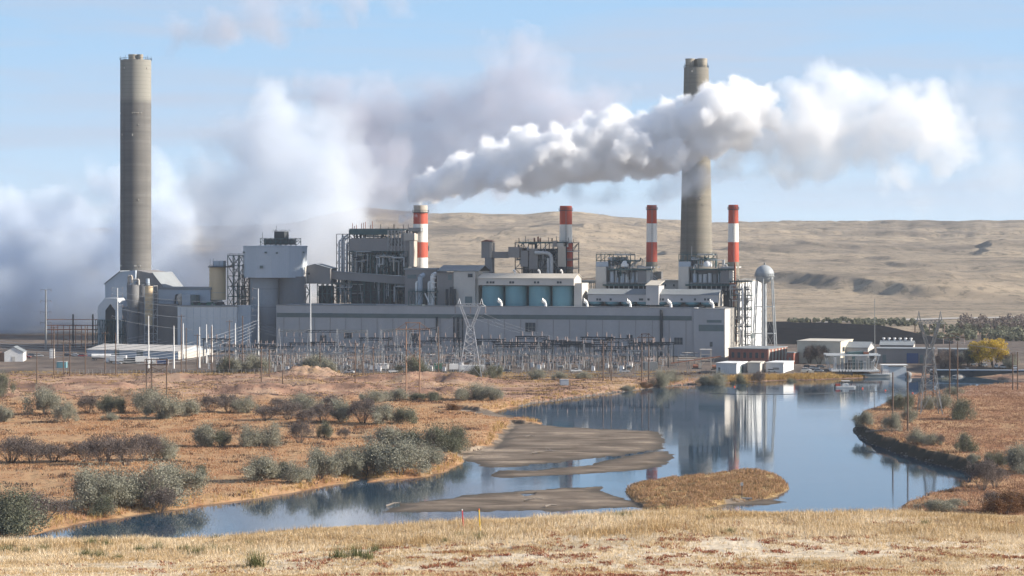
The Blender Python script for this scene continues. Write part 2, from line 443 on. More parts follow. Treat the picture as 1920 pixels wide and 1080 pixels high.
# ------------------------------------------------------------------ water
def water_material():
    m, n, l = new_mat("river_water")
    b = principled(n, l, 0.03, 0, 0.5)
    b.inputs["Base Color"].default_value = (0.025, 0.055, 0.085, 1)
    b.inputs["IOR"].default_value = 1.333
    co = n.new("ShaderNodeTexCoord")
    # patches of ripples and of calm
    pn = noise(n, l, 0.010, 4, 0.5, mul=(0.35, 1.5, 1))
    rip = maprange(n, l, pn.outputs["Fac"], 0.42, 0.62, 0.15, 1.0)
    w1 = noise(n, l, 0.7, 4, 0.6, mul=(0.6, 1.0, 1))
    w2 = noise(n, l, 0.09, 3, 0.5, mul=(0.5, 1.0, 1))
    s1 = n.new("ShaderNodeMath"); s1.operation = 'MULTIPLY'; l.new(w1.outputs["Fac"], s1.inputs[0]); l.new(rip, s1.inputs[1])
    s2 = n.new("ShaderNodeMath"); s2.operation = 'MULTIPLY_ADD'; l.new(w2.outputs["Fac"], s2.inputs[0]); s2.inputs[1].default_value = 0.6; l.new(s1.outputs[0], s2.inputs[2])
    bm = n.new("ShaderNodeBump"); bm.inputs["Strength"].default_value = 1.0; bm.inputs["Distance"].default_value = 0.02
    l.new(s2.outputs[0], bm.inputs["Height"]); l.new(bm.outputs[0], b.inputs["Normal"])
    return m

def build_water():
    bm = bmesh.new()
    vs = [bm.verts.new((x, y, 0)) for x, y in ((-420, 340), (520, 340), (700, 1340), (-420, 1340))]
    bm.faces.new(vs)
    me = bpy.data.meshes.new("water"); bm.to_mesh(me); bm.free()
    o = bpy.data.objects.new("water", me); COL.objects.link(o)
    me.materials.append(water_material()); o["kind"] = "structure"
build_water()

# ------------------------------------------------------------------ steam
def tag(o, label=None, cat=None, group=None, kind=None):
    if label: o["label"] = label
    if cat: o["category"] = cat
    if group: o["group"] = group
    if kind: o["kind"] = kind
    return o

ICO = {}
def ico(sub):
    if sub not in ICO:
        b = bmesh.new(); bmesh.ops.create_icosphere(b, subdivisions=sub, radius=1.0)
        b.verts.ensure_lookup_table()
        ICO[sub] = (np.array([v.co[:] for v in b.verts]), np.array([[v.index for v in f.verts] for f in b.faces]))
        b.free()
    return ICO[sub]

def mesh_from(name, V, F):
    me = bpy.data.meshes.new(name)
    me.vertices.add(len(V)); me.vertices.foreach_set("co", np.asarray(V, np.float32).ravel())
    F = np.asarray(F); k = F.shape[1]
    me.loops.add(F.size); me.loops.foreach_set("vertex_index", F.ravel().astype(np.int32))
    me.polygons.add(len(F)); me.polygons.foreach_set("loop_start", (np.arange(len(F)) * k).astype(np.int32))
    me.update()
    return me

def ball_mesh(name, balls, sub=2):
    Vs, Fs, n = [], [], 0
    v0, f0 = ico(sub)
    for (c, r) in balls:
        s = r if hasattr(r, '__len__') else (r, r, r)
        Vs.append(v0 * np.array(s) + np.array(c)); Fs.append(f0 + n); n += len(v0)
    return mesh_from(name, np.concatenate(Vs), np.concatenate(Fs))

def billows(rng, core, levels, ratio=0.5, up=0.0):
    """big puffs, smaller puffs on their skin, smaller ones again"""
    out = list(core); cur = list(core)
    for n, rr in levels:
        nxt = []
        for c, r in cur:
            for _ in range(n):
                while True:
                    d = rng.normal(size=3); d /= np.linalg.norm(d)
                    if d[2] > -0.75: break
                k = rr * (0.6 + 0.8 * rng.random())
                nxt.append((np.array(c) + d * r * (0.93 - 0.2 * rng.random()), r * k))
        out += nxt; cur = nxt
    return out

def remeshed(name, balls, voxel, mat, sub=2, smooth=1):
    me = ball_mesh(name + "_src", balls, sub)
    o = bpy.data.objects.new(name + "_src", me); COL.objects.link(o)
    md = o.modifiers.new("remesh", 'REMESH'); md.mode = 'VOXEL'; md.voxel_size = voxel; md.adaptivity = 0; md.use_smooth_shade = True
    if smooth:
        sm = o.modifiers.new("smooth", 'SMOOTH'); sm.iterations = smooth; sm.factor = 0.5
    dg = bpy.context.evaluated_depsgraph_get()
    m2 = bpy.data.meshes.new_from_object(o.evaluated_get(dg))
    bpy.data.objects.remove(o); bpy.data.meshes.remove(me)
    m2.name = name; m2.materials.clear(); m2.materials.append(mat)
    r = bpy.data.objects.new(name, m2); COL.objects.link(r)
    return r

def steam_mat(name, density, color=(0.985, 0.985, 0.985), aniso=0.2):
    m, n, l = new_mat(name)
    o = n.new("ShaderNodeOutputMaterial"); v = n.new("ShaderNodeVolumePrincipled")
    v.inputs["Color"].default_value = (*color, 1); v.inputs["Density"].default_value = density
    v.inputs["Anisotropy"].default_value = aniso; v.inputs["Density Attribute"].default_value = ""
    l.new(v.outputs[0], o.inputs["Volume"])
    return m

def P3(px, py, D): return ((px - 960) / FPX * D, D, CAM_H - (py - HY) / FPX * D)


def gn_volume(o, voxel, band, mat):
    g = bpy.data.node_groups.new("fog", 'GeometryNodeTree')
    g.interface.new_socket("Geometry", in_out='INPUT', socket_type='NodeSocketGeometry')
    g.interface.new_socket("Geometry", in_out='OUTPUT', socket_type='NodeSocketGeometry')
    a = g.nodes.new("NodeGroupInput"); z = g.nodes.new("NodeGroupOutput")
    mv = g.nodes.new("GeometryNodeMeshToVolume"); sm = g.nodes.new("GeometryNodeSetMaterial")
    mv.resolution_mode = 'VOXEL_SIZE'
    mv.inputs["Voxel Size"].default_value = voxel
    mv.inputs["Interior Band Width"].default_value = band
    mv.inputs["Density"].default_value = 1.0
    sm.inputs["Material"].default_value = mat
    g.links.new(a.outputs[0], mv.inputs["Mesh"]); g.links.new(mv.outputs[0], sm.inputs[0]); g.links.new(sm.outputs[0], z.inputs[0])
    md = o.modifiers.new("fog", 'NODES'); md.node_group = g

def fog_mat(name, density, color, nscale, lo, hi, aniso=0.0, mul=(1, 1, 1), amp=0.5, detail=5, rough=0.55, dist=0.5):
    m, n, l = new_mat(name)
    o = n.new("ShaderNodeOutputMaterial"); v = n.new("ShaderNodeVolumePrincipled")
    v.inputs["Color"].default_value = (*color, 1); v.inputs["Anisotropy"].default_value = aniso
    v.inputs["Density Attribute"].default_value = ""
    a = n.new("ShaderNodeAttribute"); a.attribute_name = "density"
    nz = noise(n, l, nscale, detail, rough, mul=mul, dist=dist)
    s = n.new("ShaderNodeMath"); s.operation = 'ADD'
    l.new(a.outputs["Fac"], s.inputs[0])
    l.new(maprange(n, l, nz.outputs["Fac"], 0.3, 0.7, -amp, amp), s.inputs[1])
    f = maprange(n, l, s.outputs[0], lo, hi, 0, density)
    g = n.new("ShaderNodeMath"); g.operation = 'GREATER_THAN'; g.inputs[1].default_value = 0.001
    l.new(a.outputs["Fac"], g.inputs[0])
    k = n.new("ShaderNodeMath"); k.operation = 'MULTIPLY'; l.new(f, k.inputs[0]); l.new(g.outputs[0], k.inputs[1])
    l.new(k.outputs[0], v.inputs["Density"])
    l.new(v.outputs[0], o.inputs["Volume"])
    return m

def plume_dense():
    rng = np.random.default_rng(4)
    D0 = 1275.0
    x = [780, 790, 815, 855, 900, 950, 1000, 1050, 1100, 1150, 1200, 1250, 1290, 1330, 1370, 1410, 1450, 1470]
    top = [366, 334, 300, 280, 262, 240, 234, 222, 218, 192, 188, 174, 172, 146, 132, 142, 156, 172]
    bot = [392, 387, 388, 388, 388, 386, 374, 368, 364, 358, 352, 344, 328, 316, 298, 276, 256, 235]
    core = []
    for k in range(135):
        u = k / 134.0
        px = 784 + (1452 - 784) * u ** 1.15
        t, b = np.interp(px, x, top), np.interp(px, x, bot)
        r = (b - t) / 2
        kk = 0.44 if k > 5 else 0.9
        off = (rng.random() * 2 - 1) * r * (1 - kk)
        rr = r * kk * (0.7 + 0.4 * rng.random())
        if k < 5: off, rr = 0, max(r * 0.8, 9.5)
        dd = (rng.random() * 2 - 1) * r * 0.75 * 0.28 if k > 5 else 0
        D0 = float(np.interp(px, [784, 830, 900, 1000, 1300, 1470], [1381, 1368, 1348, 1330, 1335, 1330]))
        core.append((np.array(P3(px, (t + b) / 2 + off, D0 + dd)), rr * D0 / FPX))
    balls = billows(rng, core, [(7, 0.50), (9, 0.40), (4, 0.42)])
    mt = fog_mat("dense_steam", 0.27, (1.0, 1.0, 1.0), 0.36, 0.10, 0.72, amp=0.34, detail=4, rough=0.55, dist=0.15)
    o = remeshed("steam_plume", balls, 0.8, mt, sub=1)
    gn_volume(o, 0.8, 2.8, mt)
    tag(o, "dense white billowing steam plume from the leftmost striped chimney", "steam plume", kind="stuff")
    return o
plume_dense()

def cloud(name, blobs, D, label, density, color=(0.99, 0.99, 0.99), band=15, vox=3.0, nscale=0.036, lo=0.12, hi=1.0, sq=0.8, seed=1, amp=0.6, n2=7):
    rng = np.random.default_rng(seed)
    core = [(np.array(P3(px, py, D + dd)), r * D / FPX) for px, py, r, dd in [(b + (0,))[:4] for b in blobs]]
    core = [(c + np.array([0, rng.normal() * r * .4, 0]), r) for c, r in core]
    balls = billows(rng, core, [(n2, 0.45), (4, 0.45)])
    mt = fog_mat(name, density, color, nscale, lo, hi, amp=amp)  # a colour below white puts shade into the steam itself
    o = remeshed("steam_cloud", balls, vox, mt, sub=1)
    gn_volume(o, vox, band, mt)
    tag(o, label, "steam cloud", kind="stuff")
    return o
cloud("steam_bank", [(40, 470, 110), (120, 520, 120), (0, 560, 130), (150, 430, 60), (205, 365, 50), (230, 480, 110), (60, 410, 60), (-90, 480, 150), (170, 580, 90), (100, 590, 80), (310, 330, 50), (330, 430, 80), (20, 400, 60), (100, 400, 60), (180, 340, 40), (250, 370, 60), (-40, 600, 90), (280, 560, 90)],
      1620, "low bluish steam bank drifting behind the left chimney's foot", 0.06, seed=2, color=(0.83, 0.88, 0.94))  # shade on this bank is put into its bluish scatter colour
cloud("steam_tower", [(320, 530, 100), (420, 370, 80), (460, 260, 80), (520, 215, 75), (540, 320, 120), (480, 440, 120), (600, 430, 110), (400, 540, 100), (580, 520, 100), (300, 450, 80), (650, 360, 90), (375, 480, 75), (350, 520, 80), (390, 430, 60), (400, 560, 80)],
      1540, "tall pale steam cloud rising behind the white silo building", 0.04, seed=3, color=(0.82, 0.855, 0.905))
cloud("steam_veil", [(560, 175, 45), (640, 190, 70), (720, 230, 95), (790, 175, 50), (700, 330, 110), (800, 300, 100), (860, 230, 95), (960, 170, 95), (1020, 140, 65), (1050, 230, 100), (930, 290, 100), (1120, 200, 75), (760, 380, 70)],
      1750, "thin mauve steam veil spreading above the plant's middle", 0.034, color=(0.70, 0.71, 0.78), seed=4)
cloud("steam_wisps", [(340, 70, 45), (420, 60, 50), (500, 40, 55), (580, 30, 45), (660, 15, 45), (740, 5, 45)],
      1900, "faint grey lilac steam drifting across the top left sky", 0.03, color=(0.72, 0.71, 0.76), seed=5)
cloud("steam_tail", [(1400, 250, 60), (1450, 240, 60), (1500, 215, 65), (1560, 205, 80), (1600, 160, 42), (1620, 260, 80), (1700, 230, 80), (1760, 240, 70), (1800, 270, 45), (1540, 300, 65), (1480, 340, 40), (1680, 335, 42), (1360, 300, 50), (1750, 190, 50), (1650, 200, 60), (1780, 300, 45), (1420, 190, 50), (1520, 260, 70), (1460, 300, 60)],
      1335, "soft broken steam trailing right of the tall tapered chimney", 0.05, amp=0.8, band=8, vox=1.6, nscale=0.06, seed=6, color=(0.98, 0.985, 0.99))
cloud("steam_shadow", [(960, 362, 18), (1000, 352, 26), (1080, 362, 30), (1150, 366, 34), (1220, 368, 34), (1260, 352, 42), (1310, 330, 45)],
      1330, "blue grey ragged steam hanging below the white plume", 0.05, band=8, vox=1.6, nscale=0.06, seed=7, color=(0.74, 0.81, 0.91))  # bluish shade under the plume carried by the steam's own colour
cloud("steam_end", [(1850, 210, 80), (1880, 330, 80), (1720, 380, 45), (1560, 370, 40), (1800, 150, 50)],
      1500, "barely visible steam haze at the right end of the sky", 0.01, seed=8)
cloud("steam_leak", [(762, 405, 9), (754, 412, 9), (772, 399, 6), (780, 404, 5)],
      1362, "small puff of steam leaking beside the steaming chimney's rim", 0.35, band=1.6, vox=0.4, nscale=0.3, seed=9)

# ------------------------------------------------------------------ mesh builder
class MB:
    def __init__(s): s.v, s.f, s.n = [], [], 0
    def add(s, vs, fs):
        s.v += [tuple(p) for p in vs]; s.f += [tuple(i + s.n for i in f) for f in fs]; s.n += len(vs); return s
    def hexa(s, p):   # 4 bottom then 4 top, both the same way round
        return s.add(p, [(3, 2, 1, 0), (4, 5, 6, 7), (0, 1, 5, 4), (1, 2, 6, 5), (2, 3, 7, 6), (3, 0, 4, 7)])
    def box(s, x0, x1, y0, y1, z0, z1, fr=None):
        p = [(x0, y0, z0), (x1, y0, z0), (x1, y1, z0), (x0, y1, z0), (x0, y0, z1), (x1, y0, z1), (x1, y1, z1), (x0, y1, z1)]
        return s.hexa([fr(*q) for q in p] if fr else p)
    def beam(s, p, q, w, h=None):
        p, q = Vector(p), Vector(q); d = q - p
        if d.length < 1e-6: return s
        d.normalize(); h = h or w
        up = Vector((0, 0, 1)) if abs(d.z) < 0.95 else Vector((0, 1, 0))
        a = d.cross(up).normalized() * w / 2; b = a.cross(d).normalized() * h / 2
        return s.hexa([p - a - b, p + a - b, p + a + b, p - a + b, q - a - b, q + a - b, q + a + b, q - a + b])
    def tube(s, p, q, r0, r1=None, n=8, caps=True):
        p, q = Vector(p), Vector(q); r1 = r0 if r1 is None else r1; d = (q - p).normalized()
        up = Vector((0, 0, 1)) if abs(d.z) < 0.95 else Vector((0, 1, 0))
        a = d.cross(up).normalized(); b = a.cross(d).normalized()
        vs = []
        for c, r in ((p, r0), (q, r1)):
            for i in range(n):
                t = 2 * math.pi * i / n
                vs.append(c + a * math.cos(t) * r + b * math.sin(t) * r)
        fs = [(i, (i + 1) % n, n + (i + 1) % n, n + i) for i in range(n)]
        if caps: fs += [tuple(range(n))[::-1], tuple(range(n, 2 * n))]
        return s.add(vs, fs)
    def path(s, pts, r, n=8):
        for a, b in zip(pts[:-1], pts[1:]): s.tube(a, b, r, r, n)
        return s
    def lathe(s, c, prof, n=32):
        vs = []
        for r, z in prof:
            for i in range(n):
                t = 2 * math.pi * i / n
                vs.append((c[0] + r * math.cos(t), c[1] + r * math.sin(t), c[2] + z))
        fs = []
        for k in range(len(prof) - 1):
            for i in range(n):
                fs.append((k * n + i, k * n + (i + 1) % n, (k + 1) * n + (i + 1) % n, (k + 1) * n + i))
        if prof[0][0] > 1e-3: fs.append(tuple(range(n))[::-1])
        if prof[-1][0] > 1e-3: fs.append(tuple((len(prof) - 1) * n + i for i in range(n)))
        return s.add(vs, fs)
    def prism(s, pts, a, b, fr=None):
        """outline pts = [(s, z)] pushed along the second axis from a to b"""
        n = len(pts)
        vs = [(x, a, z) for x, z in pts] + [(x, b, z) for x, z in pts]
        if fr: vs = [fr(*q) for q in vs]
        return s.add(vs, [tuple(range(n)), tuple(range(n, 2 * n))[::-1]] + [((i + 1) % n, i, n + i, n + (i + 1) % n) for i in range(n)])
    def build(s, name, mat, parent=None, smooth=False, **kw):
        me = bpy.data.meshes.new(name)
        off = Vector(parent_world(parent)) if parent else Vector((0, 0, 0))
        me.from_pydata([(x - off.x, y - off.y, z - off.z) for x, y, z in s.v], [], s.f)
        b = bmesh.new(); b.from_mesh(me); bmesh.ops.recalc_face_normals(b, faces=b.faces); b.to_mesh(me); b.free()
        if smooth:
            me.polygons.foreach_set("use_smooth", np.ones(len(me.polygons), bool))
            try: me.set_sharp_from_angle(angle=R(40))
            except Exception: pass
        me.materials.append(MAT[mat] if isinstance(mat, str) else mat)
        o = bpy.data.objects.new(name, me); COL.objects.link(o)
        if parent: o.parent = parent
        for k, v in kw.items(): o[k] = v
        return o

def parent_world(p):
    w = Vector((0, 0, 0))
    while p is not None:
        w += p.location; p = p.parent
    return w

def T(name, label, cat, loc, group=None):
    o = bpy.data.objects.new(name, None); COL.objects.link(o)
    o.location = loc; o.empty_display_size = 0.1
    return tag(o, label, cat, group)

def copy_thing(o, loc=None, rz=None, scale=None, label=None, group=None):
    def rec(s, par):
        c = s.copy(); COL.objects.link(c)
        if par is not None: c.parent = par
        for ch in kids.get(s.name, ()): rec(ch, c)
        return c
    kids = {}
    def walk(s):
        kids[s.name] = list(s.children)
        for ch in s.children: walk(ch)
    walk(o)
    c = rec(o, None)
    if loc is not None: c.location = loc
    if rz is not None: c.rotation_euler = (0, 0, rz)
    if scale is not None: c.scale = (scale,) * 3 if not hasattr(scale, '__len__') else scale
    if label: c["label"] = label
    if group: c["group"] = group
    return c

# ------------------------------------------------------------------ materials
MAT = {}
def W_(key, *a, **k): MAT[key] = weathered(key, *a, **k)
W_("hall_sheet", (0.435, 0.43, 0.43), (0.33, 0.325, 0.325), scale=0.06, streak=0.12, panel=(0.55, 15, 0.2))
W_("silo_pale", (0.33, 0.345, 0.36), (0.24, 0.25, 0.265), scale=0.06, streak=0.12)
W_("annex_sheet", (0.54, 0.505, 0.455), (0.42, 0.395, 0.36), scale=0.08, streak=0.15, panel=(0.7, 15, 0.12))  # pale cladding; over end walls its lighter tone stands for sunlight
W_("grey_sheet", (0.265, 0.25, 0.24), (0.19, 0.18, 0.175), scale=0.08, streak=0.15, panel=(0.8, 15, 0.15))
W_("blue_sheet", (0.42, 0.47, 0.52), (0.33, 0.38, 0.43), scale=0.06, streak=0.15, panel=(0.35, 15, 0.12))
W_("white_sheet", (0.64, 0.65, 0.65), (0.50, 0.51, 0.51), scale=0.08, streak=0.1, panel=(0.3, 15, 0.10))
W_("white_paint", (0.78, 0.77, 0.74), (0.60, 0.58, 0.55), scale=0.3)
W_("red_paint", (0.50, 0.095, 0.055), (0.38, 0.07, 0.045), scale=0.12, streak=0.3)
W_("white_band", (0.76, 0.73, 0.68), (0.60, 0.57, 0.52), scale=0.12, streak=0.3)
W_("steel_teal", (0.07, 0.125, 0.125), (0.045, 0.075, 0.08), scale=0.3)
W_("steel_dark", (0.055, 0.062, 0.068), (0.035, 0.04, 0.045), scale=0.3)
W_("steel_grey", (0.26, 0.265, 0.26), (0.17, 0.175, 0.175), scale=0.3)
W_("steel_light", (0.42, 0.42, 0.41), (0.30, 0.30, 0.295), scale=0.4)
W_("duct_tan", (0.46, 0.41, 0.35), (0.34, 0.30, 0.26), scale=0.15, streak=0.3)
W_("tank_teal", (0.15, 0.30, 0.335), (0.12, 0.24, 0.27), scale=0.2, streak=0.2, rough=0.5)
W_("silo_tan", (0.62, 0.48, 0.31), (0.52, 0.40, 0.26), scale=0.15, streak=0.2)
W_("silo_grey", (0.20, 0.20, 0.205), (0.145, 0.15, 0.155), scale=0.12, streak=0.1)
W_("roof_grey", (0.24, 0.26, 0.27), (0.18, 0.19, 0.20), scale=0.1)
W_("roof_beige", (0.55, 0.50, 0.42), (0.45, 0.41, 0.35), scale=0.1)
W_("beige_wall", (0.62, 0.56, 0.44), (0.52, 0.47, 0.38), scale=0.15)
W_("dark_glass", (0.03, 0.04, 0.05), (0.05, 0.06, 0.07), rough=0.3, spec=0.5)
W_("louvre", (0.16, 0.20, 0.20), (0.12, 0.15, 0.15), scale=0.2)
W_("wood_pole", (0.13, 0.085, 0.06), (0.085, 0.055, 0.04), scale=1.0, streak=0.1)
W_("wood_brown", (0.33, 0.19, 0.12), (0.22, 0.13, 0.08), scale=1.0)
W_("galvanised", (0.50, 0.51, 0.51), (0.38, 0.39, 0.40), scale=0.5, rough=0.5)
W_("concrete_pale", (0.50, 0.46, 0.39), (0.38, 0.35, 0.31), scale=0.2)
W_("tower_silver", (0.33, 0.35, 0.36), (0.25, 0.27, 0.28), scale=0.2, rough=0.5)
W_("green_paint", (0.08, 0.17, 0.12), (0.06, 0.12, 0.09), scale=0.5)
W_("rust", (0.30, 0.13, 0.08), (0.2, 0.09, 0.06), scale=0.5)
W_("tyre", (0.02, 0.02, 0.02), (0.03, 0.03, 0.03))
W_("orange_plastic", (0.75, 0.12, 0.06), (0.6, 0.1, 0.05), scale=2.0)
W_("red_stake", (0.55, 0.06, 0.06), (0.42, 0.05, 0.05), scale=2.0)
W_("yellow_stake", (0.75, 0.50, 0.03), (0.6, 0.40, 0.03), scale=2.0)
W_("shaded_white_sheet", (0.47, 0.51, 0.55), (0.38, 0.42, 0.46), scale=0.06, streak=0.15, panel=(0.3, 15, 0.10))  # white cladding with the steam plume's shade put into its colour
W_("rock", (0.20, 0.175, 0.145), (0.13, 0.115, 0.095), scale=0.5)
W_("coal", (0.014, 0.015, 0.018), (0.026, 0.026, 0.029), scale=0.1, rough=1.0, spec=0.0)
W_("gravel_pale", (0.42, 0.38, 0.33), (0.32, 0.29, 0.25), scale=0.05)
W_("insulator", (0.30, 0.24, 0.22), (0.22, 0.17, 0.15), scale=1.0)
W_("wire", (0.35, 0.36, 0.37), (0.25, 0.26, 0.27), scale=1.0)
W_("driftwood", (0.32, 0.27, 0.22), (0.18, 0.15, 0.12), scale=1.0)
W_("skin", (0.45, 0.28, 0.20), (0.40, 0.25, 0.18), scale=3.0)
W_("blue_cloth", (0.06, 0.10, 0.22), (0.05, 0.08, 0.16), scale=3.0)

def concrete_mat(name, base, dark, ztop=None):
    m, n, l = new_mat(name)
    b = principled(n, l, 0.85, 0, 0.2)
    rings = noise(n, l, 0.09, 5, 0.65, mul=(0.12, 0.12, 1.6))
    st = noise(n, l, 0.25, 5, 0.6, mul=(1, 1, 0.06))
    c = mixc(n, l, maprange(n, l, rings.outputs["Fac"], 0.36, 0.64), base, dark)
    c = mixc(n, l, maprange(n, l, st.outputs["Fac"], 0.45, 0.7, 0, 0.35), c, tuple(x * 0.8 for x in dark))
    co = n.new("ShaderNodeTexCoord"); sp = n.new("ShaderNodeSeparateXYZ"); l.new(co.outputs["Object"], sp.inputs[0])
    if ztop:     # paler towards the top of the shaft
        c = mixc(n, l, maprange(n, l, sp.outputs["Z"], ztop - 3, ztop + 1, 0, 0.85), c, (0.27, 0.26, 0.225))
    md = n.new("ShaderNodeMath"); md.operation = 'FRACT'
    dv = n.new("ShaderNodeMath"); dv.operation = 'DIVIDE'; dv.inputs[1].default_value = 2.3
    l.new(sp.outputs["Z"], dv.inputs[0]); l.new(dv.outputs[0], md.inputs[0])
    c = mixc(n, l, maprange(n, l, md.outputs[0], 0.0, 0.14, 0.4, 0), c, tuple(x * 0.6 for x in dark))
    l.new(c, b.inputs["Base Color"])
    MAT[name] = m
concrete_mat("stack_concrete", (0.175, 0.168, 0.157), (0.122, 0.118, 0.112), ztop=146)
concrete_mat("stack_concrete_tan", (0.24, 0.22, 0.18), (0.175, 0.16, 0.135))
concrete_mat("flue_concrete", (0.36, 0.32, 0.26), (0.28, 0.25, 0.2))

def brick_mat():
    m, n, l = new_mat("brick")
    b = principled(n, l, 0.85)
    t = n.new("ShaderNodeTexBrick"); t.inputs["Scale"].default_value = 1.2
    t.inputs["Color1"].default_value = (0.30, 0.085, 0.055, 1); t.inputs["Color2"].default_value = (0.22, 0.06, 0.04, 1); t.inputs["Mortar"].default_value = (0.35, 0.28, 0.24, 1)
    co = n.new("ShaderNodeTexCoord"); l.new(co.outputs["Object"], t.inputs["Vector"])
    l.new(t.outputs["Color"], b.inputs["Base Color"]); MAT["brick"] = m
brick_mat()

# ------------------------------------------------------------------ the plant's own axes: u leftwards along the turbine hall front, v into the site
PA = R(15.0); CA, SA = math.cos(PA), math.sin(PA)
PX0, PY0, YZ = 114.0, 1283.0, 6.0
def F(u, v, z): return (PX0 - u * CA + v * SA, PY0 + u * SA + v * CA, z)
def U(px, v=0.0):
    t = (px - 960.0) / FPX
    return (PX0 + v * SA - t * (PY0 + v * CA)) / (CA + t * SA)
def Zp(py, u, v=0.0): return CAM_H - (py - HY) / FPX * (PY0 + u * SA + v * CA)

def pb(mb, px0, px1, y0, y1, v0, v1, z0=None, z1=None, ref=None):
    """box in plant axes whose front face covers columns px0..px1 and rows y0 (top)..y1"""
    a, b = U(px1, v0), U(px0, v0)
    um = (a + b) / 2 if ref is None else U(ref, v0)
    t = Zp(y0, um, v0) if z1 is None else z1
    bt = Zp(y1, um, v0) if z0 is None else z0
    mb.box(a, b, v0, v1, bt, t, F)
    return a, b, bt, t

def base_at(px, v): return Vector(F(U(px, v), v, YZ))

def frame(mb, u0, u1, v0, v1, z0, z1, nu, nv, nz, w=0.5, diag=0.4, rng=random, rail=True):
    us = [u0 + (u1 - u0) * i / nu for i in range(nu + 1)]
    vs = [v0 + (v1 - v0) * i / nv for i in range(nv + 1)]
    zs = [z0 + (z1 - z0) * i / nz for i in range(nz + 1)]
    for u in us:
        for v in (vs[0], vs[-1]): mb.beam(F(u, v, z0), F(u, v, z1), w)
    for v in vs[1:-1]:
        for u in (us[0], us[-1]): mb.beam(F(u, v, z0), F(u, v, z1), w)
    for z in zs[1:]:
        for v in (vs[0], vs[-1]): mb.beam(F(us[0], v, z), F(us[-1], v, z), w * 0.8)
        for u in (us[0], us[-1]): mb.beam(F(u, vs[0], z), F(u, vs[-1], z), w * 0.8)
    for k in range(nz):
        for i in range(nu):
            for v in (vs[0], vs[-1]):
                if rng.random() < diag:
                    a, b = (us[i], us[i + 1]) if rng.random() < 0.5 else (us[i + 1], us[i])
                    mb.beam(F(a, v, zs[k]), F(b, v, zs[k + 1]), w * 0.55)
        for j in range(nv):
            for u in (us[0], us[-1]):
                if rng.random() < diag:
                    a, b = (vs[j], vs[j + 1]) if rng.random() < 0.5 else (vs[j + 1], vs[j])
                    mb.beam(F(u, a, zs[k]), F(u, b, zs[k + 1]), w * 0.55)

def platform(mb, u0, u1, v0, v1, z, rail=True, t=0.25):
    mb.box(u0, u1, v0, v1, z - t, z, F)
def railing(mb, u0, u1, v0, v1, z, h=1.1, step=2.5, w=0.09):
    for (a, b) in (((u0, v0), (u1, v0)), ((u0, v0), (u0, v1)), ((u1, v0), (u1, v1)), ((u0, v1), (u1, v1))):
        mb.beam(F(*a, z + h), F(*b, z + h), w); mb.beam(F(*a, z + h * .5), F(*b, z + h * .5), w * .8)
        L = math.hypot(b[0] - a[0], b[1] - a[1]); k = max(1, int(L / step))
        for i in range(k + 1):
            q = (a[0] + (b[0] - a[0]) * i / k, a[1] + (b[1] - a[1]) * i / k)
            mb.beam(F(*q, z), F(*q, z + h), w)

